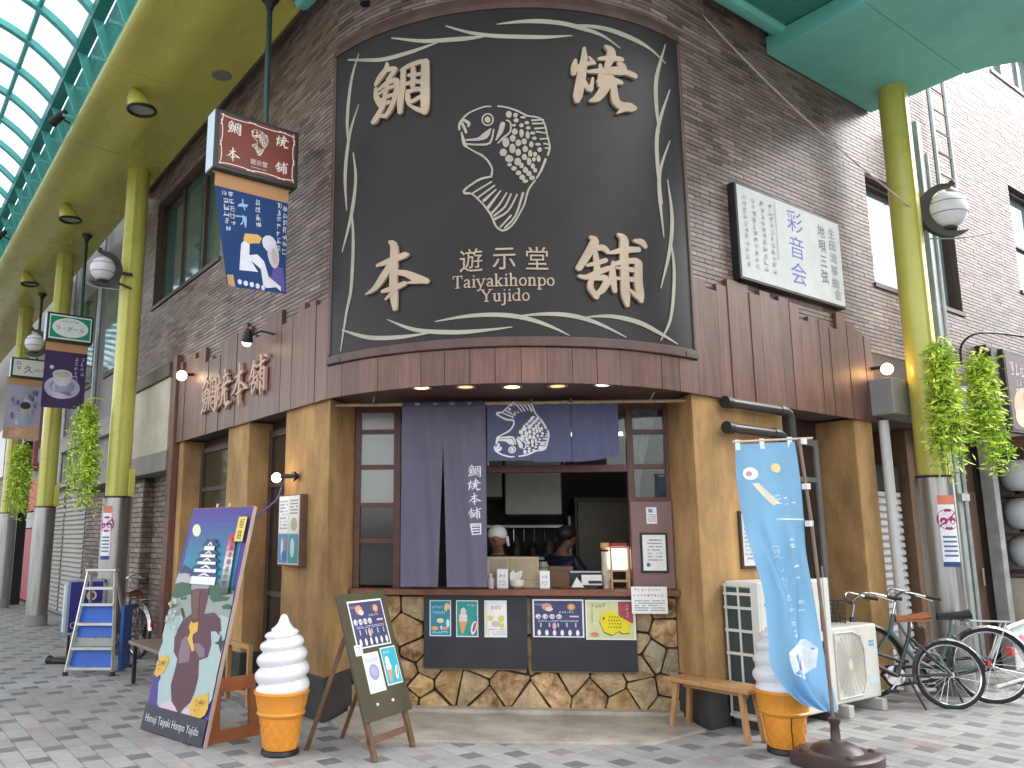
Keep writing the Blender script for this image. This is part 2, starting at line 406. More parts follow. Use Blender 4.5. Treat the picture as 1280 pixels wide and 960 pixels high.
YAKI=[[[2.338,5.47,0.023],[2.327,5.411,0.046],[2.319,5.348,0.037]],[[2.329,5.365,0.03],[2.356,5.406,0.032],[2.453,5.457,0.032],[2.505,5.465,0.022]],[[2.458,5.513,0.017],[2.494,5.471,0.031]],[[2.417,5.592,0.021],[2.413,5.491,0.049],[2.391,5.372,0.062],[2.369,5.246,0.067],[2.347,5.145,0.063],[2.342,5.099,0.037]],[[2.402,5.281,0.038],[2.455,5.211,0.038],[2.482,5.323,0.017]],[[2.611,5.64,0.025],[2.657,5.61,0.064],[2.654,5.547,0.065],[2.611,5.445,0.039]],[[2.544,5.511,0.023],[2.654,5.539,0.044],[2.759,5.549,0.034]],[[2.442,5.377,0.021],[2.578,5.404,0.045],[2.729,5.435,0.065],[2.786,5.438,0.049],[2.882,5.424,0.042]],[[2.554,5.458,0.022],[2.563,5.358,0.054],[2.543,5.27,0.037]],[[2.732,5.5,0.04],[2.773,5.482,0.049],[2.737,5.431,0.048]],[[2.529,5.299,0.029],[2.591,5.332,0.047],[2.655,5.391,0.032]],[[2.576,5.337,0.047],[2.685,5.334,0.048],[2.744,5.329,0.032]],[[2.654,5.352,0.047],[2.587,5.247,0.064],[2.516,5.147,0.053],[2.455,5.112,0.021]],[[2.668,5.323,0.049],[2.672,5.231,0.055],[2.684,5.145,0.063],[2.738,5.111,0.064],[2.829,5.118,0.066],[2.864,5.12,0.037]],[[2.753,5.085,0.038],[2.699,5.043,0.017]]]
HON=[[[0.655,3.772,0.022],[0.779,3.79,0.046],[0.912,3.816,0.046],[0.938,3.819,0.028]],[[0.777,3.957,0.025],[0.817,3.909,0.057],[0.815,3.718,0.061],[0.817,3.5,0.06],[0.83,3.369,0.034]],[[0.787,3.76,0.046],[0.715,3.662,0.058],[0.632,3.574,0.041],[0.541,3.538,0.01]],[[0.843,3.677,0.038],[0.928,3.656,0.044],[1.025,3.601,0.058],[1.108,3.568,0.041]],[[0.936,3.573,0.013],[1.061,3.573,0.036]],[[0.708,3.535,0.022],[0.813,3.544,0.045],[0.917,3.572,0.035]],[[0.742,3.46,0.014],[0.786,3.494,0.027]]]
HO=[[[2.413,3.905,0.023],[2.447,3.875,0.059],[2.398,3.779,0.058],[2.31,3.639,0.045]],[[2.442,3.812,0.036],[2.514,3.824,0.043],[2.556,3.793,0.035]],[[2.447,3.776,0.036],[2.458,3.677,0.043],[2.455,3.599,0.043]],[[2.377,3.663,0.02],[2.458,3.688,0.032],[2.533,3.719,0.032]],[[2.312,3.569,0.022],[2.37,3.564,0.035],[2.463,3.611,0.039],[2.569,3.657,0.035]],[[2.405,3.54,0.035],[2.398,3.476,0.041],[2.444,3.406,0.039]],[[2.418,3.551,0.021],[2.504,3.568,0.043],[2.535,3.55,0.043],[2.5,3.477,0.043],[2.456,3.431,0.035]],[[2.496,3.455,0.032],[2.562,3.538,0.026]],[[2.576,3.786,0.02],[2.7,3.824,0.045],[2.839,3.848,0.037]],[[2.656,3.954,0.021],[2.704,3.917,0.062],[2.7,3.808,0.064],[2.697,3.594,0.063],[2.698,3.452,0.068],[2.71,3.359,0.031]],[[2.805,3.918,0.025],[2.871,3.915,0.049],[2.903,3.886,0.037]],[[2.597,3.711,0.02],[2.588,3.583,0.052],[2.603,3.468,0.033]],[[2.611,3.695,0.029],[2.695,3.725,0.036],[2.805,3.743,0.045],[2.832,3.717,0.054]],[[2.829,3.724,0.062],[2.821,3.573,0.065],[2.831,3.467,0.063],[2.838,3.411,0.037]],[[2.839,3.418,0.031],[2.783,3.453,0.036],[2.736,3.492,0.013]],[[2.624,3.664,0.016],[2.766,3.662,0.038]],[[2.628,3.576,0.022],[2.793,3.582,0.038]]]
FISH=[[[1.416,4.974,0.016],[1.472,5.015,0.014],[1.583,5.051,0.014],[1.638,5.05,0.012]],[[1.409,4.954,0.029],[1.38,4.917,0.021],[1.38,4.87,0.018]],[[1.403,4.921,0.023],[1.421,4.878,0.023],[1.436,4.836,0.021]],[[1.424,4.946,0.023],[1.459,4.914,0.026],[1.453,4.888,0.016]],[[1.398,4.84,0.013],[1.42,4.737,0.031],[1.445,4.7,0.015]],[[1.439,4.768,0.015],[1.531,4.765,0.028],[1.592,4.793,0.056],[1.636,4.851,0.01]],[[1.432,4.733,0.014],[1.531,4.716,0.017],[1.628,4.724,0.02],[1.66,4.842,0.011]],[[1.445,4.7,0.013],[1.506,4.654,0.013],[1.566,4.615,0.017],[1.614,4.558,0.016],[1.643,4.49,0.014],[1.637,4.438,0.016]],[[1.733,4.885,0.041],[1.714,4.819,0.038],[1.677,4.747,0.013]],[[1.764,4.917,0.013],[1.794,4.896,0.013],[1.792,4.815,0.014],[1.737,4.764,0.017],[1.694,4.719,0.014]],[[1.699,5.049,0.014],[1.778,5.031,0.014],[1.862,4.995,0.017],[1.934,4.954,0.014],[2.019,4.941,0.014],[2.067,4.895,0.014],[2.089,4.789,0.014],[2.108,4.683,0.014],[2.091,4.609,0.017]],[[2.071,4.569,0.02],[2.033,4.469,0.019],[1.995,4.403,0.014]],[[1.983,4.383,0.014],[1.927,4.298,0.016],[1.895,4.181,0.014],[1.858,4.104,0.014],[1.797,4.002,0.015],[1.725,3.953,0.017],[1.667,3.994,0.015],[1.632,4.086,0.016],[1.574,4.18,0.014],[1.526,4.236,0.013],[1.478,4.286,0.015],[1.423,4.298,0.023],[1.417,4.325,0.019],[1.479,4.371,0.016],[1.552,4.411,0.019],[1.636,4.425,0.016]],[[1.484,4.292,0.014],[1.636,4.379,0.014]],[[1.526,4.249,0.014],[1.659,4.345,0.014]],[[1.574,4.22,0.025],[1.671,4.311,0.011]],[[1.603,4.153,0.027],[1.707,4.297,0.011]],[[1.626,4.099,0.021],[1.693,4.174,0.016],[1.754,4.275,0.012]],[[1.656,4.085,0.019],[1.74,4.159,0.016],[1.789,4.267,0.012]],[[1.656,4.053,0.021],[1.763,4.119,0.016],[1.837,4.26,0.012]],[[1.702,3.986,0.014],[1.786,4.08,0.016]],[[1.737,3.978,0.016],[1.822,4.079,0.015],[1.885,4.272,0.021]],[[1.97,4.914,0.019],[2.062,4.922,0.012]],[[1.975,4.884,0.017],[2.067,4.889,0.012]],[[1.993,4.84,0.017],[2.078,4.849,0.012]],[[2.004,4.813,0.017],[2.077,4.802,0.012]],[[2.033,4.747,0.015],[2.088,4.755,0.012]],[[2.063,4.708,0.015],[2.097,4.702,0.012]],[[2.074,4.668,0.014],[2.101,4.669,0.012]],[[1.656,4.93,0.012],[1.652,4.908,0.012],[1.639,4.891,0.012],[1.621,4.882,0.012],[1.602,4.884,0.012],[1.585,4.895,0.012],[1.572,4.914,0.012],[1.568,4.937,0.012],[1.573,4.959,0.012],[1.585,4.976,0.012],[1.603,4.984,0.012],[1.623,4.982,0.012],[1.64,4.971,0.012],[1.652,4.952,0.012],[1.656,4.93,0.012]]]
SCALES=[[1.612,4.933,0.024,0.03],[1.783,4.97,0.024,0.032],[1.837,4.962,0.019,0.022],[1.897,4.941,0.024,0.011],[1.842,4.915,0.022,0.019],[1.824,4.871,0.017,0.013],[1.884,4.869,0.019,0.019],[1.927,4.893,0.019,0.016],[1.829,4.814,0.024,0.027],[1.883,4.8,0.019,0.04],[1.938,4.846,0.019,0.016],[1.931,4.783,0.016,0.037],[1.973,4.8,0.022,0.013],[1.755,4.723,0.029,0.045],[1.812,4.754,0.024,0.032],[1.855,4.713,0.024,0.032],[1.903,4.726,0.022,0.027],[1.985,4.753,0.019,0.016],[1.959,4.699,0.017,0.029],[2.014,4.7,0.024,0.013],[1.735,4.631,0.031,0.034],[1.806,4.665,0.026,0.045],[1.853,4.63,0.023,0.032],[1.91,4.66,0.022,0.029],[1.949,4.62,0.018,0.032],[1.988,4.613,0.016,0.024],[2.025,4.654,0.019,0.021],[1.78,4.576,0.036,0.032],[1.848,4.548,0.029,0.034],[1.903,4.587,0.022,0.029],[1.938,4.547,0.018,0.037],[1.977,4.567,0.016,0.021],[2.015,4.574,0.016,0.032],[1.782,4.523,0.019,0.016],[1.817,4.489,0.022,0.021],[1.877,4.514,0.019,0.026],[1.907,4.475,0.022,0.026],[1.967,4.507,0.017,0.026],[1.852,4.449,0.024,0.021],[1.936,4.442,0.022,0.024],[1.985,4.471,0.018,0.021],[1.881,4.409,0.024,0.024],[1.959,4.405,0.023,0.022],[1.905,4.376,0.024,0.016]]
VINE=[[[0.261,5.848,0.014],[0.639,5.7,0.037],[0.942,5.677,0.037],[1.216,5.71,0.008]],[[0.763,5.869,0.012],[1.081,5.747,0.034],[1.423,5.701,0.04],[1.624,5.704,0.011]],[[1.269,5.848,0.011],[1.474,5.75,0.027],[1.723,5.691,0.037],[2.069,5.678,0.035],[2.325,5.712,0.008]],[[1.699,5.805,0.008],[1.973,5.825,0.037],[2.225,5.82,0.041],[2.406,5.793,0.041],[2.595,5.754,0.028],[2.764,5.671,0.009]],[[2.302,5.808,0.011],[2.598,5.826,0.04],[2.892,5.795,0.046],[3.086,5.752,0.029],[3.263,5.674,0.01]],[[0.396,5.852,0.01],[0.307,5.618,0.034],[0.265,5.248,0.038],[0.293,4.946,0.01]],[[0.406,5.343,0.01],[0.3,5.088,0.034],[0.252,4.728,0.041],[0.28,4.376,0.01]],[[0.35,4.897,0.01],[0.386,4.629,0.032],[0.339,4.304,0.039],[0.233,3.996,0.01]],[[0.337,4.389,0.01],[0.37,4.073,0.032],[0.355,3.638,0.035],[0.305,3.432,0.029],[0.239,3.095,0.01]],[[3.276,5.862,0.011],[3.14,5.493,0.043],[3.121,5.201,0.042],[3.142,4.981,0.01]],[[3.303,5.431,0.011],[3.126,5.005,0.039],[3.102,4.636,0.041],[3.133,4.314,0.009]],[[3.266,4.931,0.01],[3.137,4.645,0.029],[3.105,4.417,0.041],[3.13,4.017,0.009]],[[3.209,4.552,0.01],[3.24,4.229,0.039],[3.193,3.922,0.038],[3.066,3.556,0.009]],[[3.201,4.031,0.01],[3.23,3.795,0.032],[3.207,3.527,0.035],[3.148,3.283,0.027],[3.037,3.102,0.009]],[[0.253,3.28,0.01],[0.55,3.166,0.035],[0.846,3.127,0.034],[1.136,3.134,0.008]],[[0.745,3.293,0.008],[1.007,3.172,0.031],[1.333,3.124,0.037],[1.593,3.129,0.022],[1.779,3.148,0.007]],[[1.174,3.226,0.008],[1.453,3.252,0.029],[1.688,3.249,0.036],[1.873,3.221,0.036],[2.057,3.16,0.026],[2.221,3.083,0.007]],[[1.803,3.234,0.007],[2.06,3.254,0.029],[2.273,3.24,0.037],[2.469,3.188,0.028],[2.701,3.094,0.008]],[[2.346,3.236,0.007],[2.575,3.258,0.031],[2.819,3.23,0.041],[3.025,3.164,0.032],[3.221,3.094,0.009]]]
# flat shapes of the hand-painted board (fractions of its width and height)
BOARD_ART=[["moon",[[0.236,0.893],[0.236,0.876],[0.209,0.865],[0.165,0.865],[0.118,0.876],[0.089,0.894],[0.088,0.912],[0.115,0.923],[0.162,0.923],[0.208,0.911]]],["white",[[0.355,0.826],[0.568,0.824],[0.585,0.786],[0.623,0.752],[0.662,0.72],[0.701,0.654],[0.289,0.647],[0.244,0.721],[0.293,0.784]]],["navy",[[0.355,0.826],[0.365,0.851],[0.456,0.841],[0.52,0.854],[0.575,0.823]]],["navy",[[0.297,0.781],[0.352,0.798],[0.464,0.785],[0.595,0.79],[0.602,0.781],[0.47,0.777],[0.364,0.785]]],["navy",[[0.26,0.756],[0.332,0.778],[0.411,0.758],[0.491,0.751],[0.545,0.775],[0.623,0.752],[0.63,0.745],[0.501,0.739],[0.287,0.739]]],["navy",[[0.237,0.728],[0.302,0.737],[0.472,0.744],[0.561,0.725],[0.651,0.733],[0.665,0.716],[0.545,0.715],[0.458,0.731],[0.277,0.722]]],["navy",[[0.265,0.691],[0.676,0.701],[0.678,0.692],[0.272,0.681]]],["grey",[[0.289,0.647],[0.701,0.654],[0.75,0.622],[0.293,0.613]]],["greylt",[[0.007,0.655],[0.022,0.698],[0.205,0.7],[0.276,0.684],[0.302,0.647],[0.006,0.641]]],["navy",[[0.019,0.687],[0.087,0.73],[0.255,0.707],[0.291,0.684],[0.133,0.692]]],["rock",[[-0.024,0.585],[0.114,0.595],[0.33,0.613],[0.602,0.613],[0.987,0.628],[1.026,0.559],[-0.014,0.53]]],["green",[[-0.004,0.578],[0.02,0.641],[0.118,0.65],[0.264,0.646],[0.329,0.6],[0.106,0.574]]],["green",[[0.584,0.606],[0.583,0.652],[0.656,0.667],[0.793,0.643],[0.961,0.646],[0.973,0.615],[0.821,0.605],[0.716,0.589]]],["rock",[[-0.04,0.521],[0.314,0.573],[1.034,0.551],[1.054,0.461],[-0.046,0.419]]],["green",[[0.159,0.58],[0.263,0.586],[0.266,0.573],[0.168,0.569]]],["green",[[0.848,0.56],[0.924,0.571],[0.999,0.567],[0.987,0.55],[0.882,0.547]]],["green",[[0.038,0.544],[0.129,0.55],[0.129,0.536],[0.04,0.526]]],["green",[[0.623,0.594],[0.777,0.605],[0.95,0.599],[0.914,0.585],[0.702,0.573]]],["cloud",[[-0.112,0.49],[0.251,0.502],[0.31,0.491],[0.871,0.521],[1.009,0.514],[1.048,0.349],[0.999,0.329],[0.996,0.277],[1.032,0.244],[0.998,0.219],[1.003,0.186],[0.879,0.097],[0.811,0.073],[0.326,0.064],[0.247,0.095],[0.178,0.115],[0.12,0.203],[0.139,0.223],[0.086,0.252],[-0.007,0.324],[0.034,0.377],[-0.015,0.401]]],["pink",[[0.244,0.125],[0.378,0.14],[0.517,0.119],[0.564,0.093],[0.65,0.128],[0.715,0.132],[0.879,0.097],[0.811,0.073],[0.326,0.064],[0.23,0.1]]],["maroon",[[0.305,0.616],[0.404,0.625],[0.607,0.629],[0.607,0.567],[0.608,0.519],[0.761,0.53],[0.878,0.507],[0.929,0.456],[0.223,0.43],[0.287,0.481],[0.406,0.513]]],["maroon",[[0.292,0.484],[0.395,0.506],[0.627,0.514],[0.756,0.468],[0.823,0.398],[0.811,0.344],[0.689,0.326],[0.736,0.257],[0.728,0.197],[0.696,0.154],[0.617,0.125],[0.564,0.093],[0.494,0.117],[0.401,0.141],[0.332,0.203],[0.345,0.284],[0.342,0.315],[0.256,0.342],[0.213,0.404]]],["maroon",[[0.627,0.514],[0.806,0.519],[0.888,0.485],[0.914,0.437],[0.805,0.464],[0.725,0.492]]],["mauve",[[0.345,0.34],[0.344,0.396],[0.41,0.418],[0.525,0.354],[0.537,0.312],[0.381,0.298]]],["mauve",[[0.546,0.386],[0.631,0.396],[0.739,0.376],[0.757,0.341],[0.68,0.337]]],["brown",[[0.344,0.616],[0.461,0.619],[0.482,0.577],[0.524,0.495],[0.441,0.493]]],["gold",[[0.428,0.482],[0.471,0.474],[0.547,0.483],[0.569,0.443],[0.51,0.428],[0.514,0.409],[0.588,0.363],[0.548,0.356],[0.471,0.389],[0.433,0.406],[0.459,0.432],[0.414,0.456]]],["gold",[[0.015,0.286],[0.066,0.314],[0.162,0.322],[0.217,0.302],[0.19,0.263],[0.159,0.243],[0.075,0.223],[0.011,0.235],[0.026,0.261]]],["gold",[[0.704,0.131],[0.725,0.173],[0.821,0.194],[0.868,0.191],[0.93,0.21],[0.978,0.15],[0.949,0.119],[0.858,0.096],[0.743,0.099]]],["black",[[0.941,0.445],[0.974,0.416],[1.033,0.425],[0.996,0.403],[0.989,0.369],[0.939,0.4],[0.862,0.405],[0.921,0.414]]],["black",[[0.21,0.531],[0.24,0.534],[0.314,0.495],[0.297,0.484]]],["dark",[[0,0],[1,0],[1,0.105],[0,0.105]]]]

# ------------------------------------------------------------------ shared surfaces
M_MORTAR = mat('mortar', (0.10, 0.078, 0.07), 0.9, bump=0.3)
M_BRICK = mat('glazed_brick', (0.20, 0.142, 0.12), 0.38, var=0.25, vscale=1.3, attr=0.5, rvar=0.1, bump=0.05, bscale=30, spec=0.42)
M_BRICK2 = mat('shop_brick', (0.20, 0.155, 0.12), 0.6, var=0.25, vscale=2.0, attr=0.45, bump=0.2, bscale=50)
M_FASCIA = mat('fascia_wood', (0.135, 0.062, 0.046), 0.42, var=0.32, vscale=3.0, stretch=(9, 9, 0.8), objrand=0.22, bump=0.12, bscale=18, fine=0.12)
M_STUCCO = mat('tan_stucco', (0.40, 0.235, 0.095), 0.85, var=0.34, vscale=2.2, stretch=(1.6, 1.6, 0.7), bump=0.35, bscale=120, fine=0.12)
M_PLINTH = mat('dark_plinth', (0.045, 0.042, 0.042), 0.7, var=0.3, vscale=6, bump=0.2)
M_DARKWOOD = mat('dark_wood', (0.055, 0.028, 0.02), 0.5, var=0.35, vscale=4, stretch=(8, 8, 1), bump=0.1)
M_REDWOOD = mat('red_wood', (0.19, 0.066, 0.034), 0.4, var=0.3, vscale=4, stretch=(2, 2, 9), bump=0.1, fine=0.1)
M_BLACK = mat('black_paint', (0.012, 0.012, 0.013), 0.45, var=0.2)
M_DARKVOID = mat('dark_interior', (0.022, 0.02, 0.018), 0.8, var=0.3)
M_STEEL = mat('brushed_steel', (0.36, 0.35, 0.34), 0.36, metal=0.85, var=0.22, vscale=3, stretch=(14, 14, 0.5), rvar=0.12, fine=0.1)
M_GALV = mat('galvanised_steel', (0.42, 0.44, 0.45), 0.5, metal=0.6, var=0.2, vscale=6, rvar=0.15)
M_YELLOW = mat('yellow_paint', (0.54, 0.51, 0.11), 0.28, var=0.14, vscale=0.9, stretch=(1, 0.35, 1), rvar=0.1, spec=0.5)
M_TEAL = mat('teal_paint', (0.18, 0.58, 0.49), 0.4, var=0.12, vscale=1.1, rvar=0.12, fine=0.05)
M_TEALD = mat('teal_steel', (0.085, 0.44, 0.41), 0.42, var=0.14, vscale=2.0, rvar=0.12)
M_WHITE = mat('white_paint', (0.72, 0.72, 0.70), 0.45, var=0.07, vscale=5)
M_CREAM = mat('cream_board', (0.50, 0.45, 0.36), 0.7, var=0.14, vscale=3, bump=0.1)
M_GREYCLAD = mat('grey_cladding', (0.22, 0.215, 0.21), 0.6, var=0.2, vscale=2, stretch=(1, 1, 0.4))
M_GLASSTEAL = mat('old_window_glass', (0.055, 0.11, 0.095), 0.06, var=0.25, vscale=1.2, rvar=0.03, spec=0.9)
M_GLASSSKY = mat('sky_window_glass', (0.16, 0.22, 0.23), 0.05, var=0.2, vscale=0.8, rvar=0.03, spec=1.0)
M_ALU = mat('bronze_aluminium', (0.085, 0.055, 0.042), 0.45, metal=0.3, var=0.2)
M_CONC = mat('concrete', (0.40, 0.355, 0.30), 0.85, var=0.28, vscale=2.6, bump=0.25, bscale=90, fine=0.14)
M_PAVE = mat('pale_paver', (0.325, 0.32, 0.312), 0.78, var=0.16, vscale=0.9, attr=0.07, world=True, bump=0.3, bscale=160, fine=0.18)
M_PAVED = mat('dark_paver', (0.165, 0.166, 0.17), 0.75, var=0.18, vscale=1.1, world=True, attr=0.14, bump=0.3, bscale=160, fine=0.2)
M_PAVER = mat('rose_paver', (0.325, 0.265, 0.25), 0.78, var=0.18, vscale=1.1, world=True, attr=0.14, bump=0.3, bscale=160, fine=0.2)
M_JOINT = mat('paving_joint', (0.17, 0.168, 0.165), 0.9, var=0.2, vscale=3)
M_PVC = mat('dark_pipe', (0.035, 0.03, 0.028), 0.35, var=0.2)
M_CHROME = mat('chrome', (0.62, 0.62, 0.63), 0.18, metal=1.0, var=0.08)
M_RUBBER = mat('rubber', (0.015, 0.015, 0.016), 0.75, var=0.2)
M_PALEWOOD = mat('pale_wood', (0.44, 0.245, 0.10), 0.5, var=0.2, vscale=4, stretch=(2, 12, 2), bump=0.08, fine=0.08)
M_WARMBULB = glow('warm_bulb', (1.0, 0.62, 0.25), 14.0)

# ------------------------------------------------------------------ ground
mb = MB(); mb.box(-60, 90, -60, 90, -0.4, -0.012)
struct(mb.build('ground', M_JOINT))

UX, UY, TH = 0.147, 0.1455, 0.05
pave = struct(MB().box(-2.6, 16.2, -4, 34, -0.3, -0.0115).build('pavement', M_JOINT))
def view_xy(x, y, z=0.0):
    """rough place in the photograph, only used to rank pavers by size"""
    fx, fy = math.cos(HEAD), math.sin(HEAD)
    d = x*fx + y*fy; r = x*fy - y*fx; u = z - EYE
    dz = d*math.cos(PITCH) + u*math.sin(PITCH); dy = u*math.cos(PITCH) - d*math.sin(PITCH)
    return (540 + 1020*r/dz, 490 - 1020*dy/dz, dz) if dz > 0.3 else (-9999, -9999, 1)
def in_building(x, y):
    if x > 3.42 and y > 4.42:
        return (x-3.33)*0.63987 + (y-6.32)*0.76848 > 0.5 and not (8.8 < x < 11.2 and y < 5.25)
    return False
cands = []
for i in range(-18, 110):
    x0 = 1.138 + i*UX
    y = 6.35 + ((i*2) % 5)*UY - 75*UY; k = 0
    while y < 33:
        kind = k % 3; ln = (1 if kind == 0 else 2)*UY
        cx, cy = x0 + UX/2, y + ln/2
        if -2.5 < cx < 16 and -3.5 < cy < 33 and not in_building(cx, cy):
            pr = random.Random(i*7919 + k*31)
            mk = 0
            if kind == 0: mk = 2 if pr.random() < 0.22 else 1
            elif pr.random() < 0.008: mk = 2
            px_, py_, dz = view_xy(cx, cy)
            vis = -10 < px_ < 1290 and 700 < py_ < 965
            cands.append((dz if vis else 999, cx, cy, ln, mk, pr.random(), (pr.random()-0.5)*0.0022))
        y += ln; k += 1
cands.sort(key=lambda c: c[0])
G_ = 0.002
pm_ = [M_PAVE, M_PAVED, M_PAVER]
proto = {}
for ln in (UY, 2*UY):
    for mk in range(3):
        for t in range(3):
            b = MB(); a, c = UX/2-G_, ln/2-G_; e = 0.004
            b.add([(-a,-c,-TH),(a,-c,-TH),(a,c,-TH),(-a,c,-TH),(-a,-c,-e),(a,-c,-e),(a,c,-e),(-a,c,-e),(-a+e,-c+e,0),(a-e,-c+e,0),(a-e,c-e,0),(-a+e,c-e,0)],
                  [(8,9,10,11)] + [(i, (i+1)%4, 4+(i+1)%4, 4+i) for i in range(4)] + [(4+i, 4+(i+1)%4, 8+(i+1)%4, 8+i) for i in range(4)], None, 0.1+0.4*t)
            proto[(round(ln,4), mk, t)] = b.mesh('paver', pm_[mk])
rest = MB()
for n_, (dz, cx, cy, ln, mk, tn, zj) in enumerate(cands):
    if n_ < 300:
        o = D.objects.new('paver', proto[(round(ln,4), mk, int(tn*2.99))]); COL.objects.link(o); o.parent = pave; o.location = (cx, cy, zj)
    else:
        a, c, e = UX/2-G_, ln/2-G_, 0.004
        rest.add([(cx-a,cy-c,zj-e),(cx+a,cy-c,zj-e),(cx+a,cy+c,zj-e),(cx-a,cy+c,zj-e),(cx-a+e,cy-c+e,zj),(cx+a-e,cy-c+e,zj),(cx+a-e,cy+c-e,zj),(cx-a+e,cy+c-e,zj),
                  (cx-a,cy-c,-0.011),(cx+a,cy-c,-0.011),(cx+a,cy+c,-0.011),(cx-a,cy+c,-0.011)],
                 [(4,5,6,7)] + [(i, (i+1)%4, 4+(i+1)%4, 4+i) for i in range(4)] + [(8+i, 8+(i+1)%4, (i+1)%4, i) for i in range(4)], pm_[mk], tn)
o = rest.build('paving_field', None, pave); stuff(o)

# ------------------------------------------------------------------ the corner building
# corner path: left wall (x = 3.33) -> arc -> right wall (y = 4.33); s runs along it, 0 .. ARC on the arc
CC = (5.597, 6.602); RAD = 2.28; TH0 = R_(186.3); ARC = RAD*R_(88.8)
def path(s, off=0.0):
    if s < 0: return (3.33-off, 6.35-s)
    if s > ARC: return (5.8+(s-ARC), 4.33-off)
    t = TH0 + s/RAD
    return (CC[0]+(RAD+off)*math.cos(t), CC[1]+(RAD+off)*math.sin(t))
def pz(s, z, off=0.0): x, y = path(s, off); return (x, y, z)
# the recessed shop front between the two corner posts: a along it, b inwards
P0 = Vector((3.33, 6.32)); T_ = Vector((0.76848, -0.63987)); N_ = Vector((0.63987, 0.76848)); FW = 3.11
def fr(a, b, z): q = P0 + T_*a + N_*b; return (q.x, q.y, z)
def fbox(mb, a0, a1, b0, b1, z0, z1, m=None):
    o = Vector(fr(a0, b0, z0)); t = Vector((T_.x, T_.y, 0)); n = Vector((N_.x, N_.y, 0))
    return mb.obox(o, t*(a1-a0), n*(b1-b0), Vector((0, 0, z1-z0)), m)

bld = thing('corner_building', 'brown brick corner building with rounded corner, wooden fascia and tan plastered ground floor', 'building', (3.33, 4.33, 0), world=True)

# upper wall skin with window openings
holes = [(-5.66, -2.90, 4.87, 6.5), (6.79, 8.96, 4.30, 5.58), (10.95, 13.0, 4.95, 6.55), (10.9, 13.0, 8.35, 9.3)]
WZ0, WZ1, S0, S1 = 2.72, 10.0, -6.6, 13.4
ss = sorted(set([S0, S1, 0.0, ARC] + [h[0] for h in holes] + [h[1] for h in holes] + [ARC*i/16 for i in range(1, 16)]))
zs = sorted(set([WZ0, WZ1] + [h[2] for h in holes] + [h[3] for h in holes]))
mb = MB()
for i in range(len(ss)-1):
    for j in range(len(zs)-1):
        sm, zm = (ss[i]+ss[i+1])/2, (zs[j]+zs[j+1])/2
        if any(h[0] < sm < h[1] and h[2] < zm < h[3] for h in holes): continue
        mb.add([pz(ss[i], zs[j]), pz(ss[i+1], zs[j]), pz(ss[i+1], zs[j+1]), pz(ss[i], zs[j+1])], [(0,1,2,3)])
for h in holes:
    s0, s1, z0, z1 = h; d = -0.2
    for a, b, c, e in ((pz(s0,z0),pz(s0,z1),pz(s0,z1,d),pz(s0,z0,d)), (pz(s1,z1),pz(s1,z0),pz(s1,z0,d),pz(s1,z1,d)), (pz(s0,z0,d),pz(s1,z0,d),pz(s1,z0),pz(s0,z0)), (pz(s0,z1),pz(s1,z1),pz(s1,z1,d),pz(s0,z1,d))):
        mb.add([a,b,c,e], [(0,1,2,3)])
# roof and back so that no light leaks through
mb.add([(3.33,12.95,10.0),(13.2,12.95,10.0),(13.2,4.33,10.0),(5.8,4.33,10.0),(3.97,4.97,10.0),(3.33,6.35,10.0)], [(0,1,2,3,4,5)])
mb.box(3.9, 15.5, 12.7, 12.95, 0, 10.0)
mb.add([(3.34,6.4,2.73),(5.8,4.34,2.73),(15.6,4.34,2.73),(15.6,12.9,2.73),(3.34,12.9,2.73)], [(0,4,3,2,1)])
wall = mb.build('wall', M_MORTAR, bld)

# thin glazed bricks, one by one but joined: too fine to pick apart
CH, BLN, JT = 0.0445, 0.225, 0.005
mb = MB(); br = random.Random(5)
nz = int((WZ1-3.3)/CH)
for j in range(nz):
    z0 = 3.3 + j*CH; z1 = z0 + CH - JT; zc = (z0+z1)/2
    s = S0 + (BLN/2 if j % 2 else 0) + br.uniform(-0.01, 0.01)
    while s < S1:
        a, b = max(s, S0), min(s+BLN-0.003, S1); s += BLN
        if b-a < 0.02: continue
        mid = (a+b)/2
        if 0.05 < mid < ARC-0.05 and zc < 6.05: continue
        if mid < 12 and zc < 3.46: continue
        skip = False
        for h in holes:
            if h[2]-CH < zc < h[3]+CH*0.4 and not (b <= h[0]+0.01 or a >= h[1]-0.01):
                if a < h[0]: b = min(b, h[0]-0.003)
                elif b > h[1]: a = max(a, h[1]+0.003)
                else: skip = True
        if skip or b-a < 0.02: continue
        f = 0.008 + br.uniform(-0.0015, 0.0015)
        tn = min(1, max(0, br.gauss(0.5, 0.24)))
        c = 0.0015
        mb.add([pz(a,z0),pz(b,z0),pz(b,z1),pz(a,z1),pz(a+c,z0+c,f),pz(b-c,z0+c,f),pz(b-c,z1-c,f+br.uniform(-0.001,0.001)),pz(a+c,z1-c,f)],
               [(4,5,6,7),(0,1,5,4),(1,2,6,5),(2,3,7,6),(3,0,4,7)], None, tn)
stuff(mb.build('brick_cladding', M_BRICK, bld))

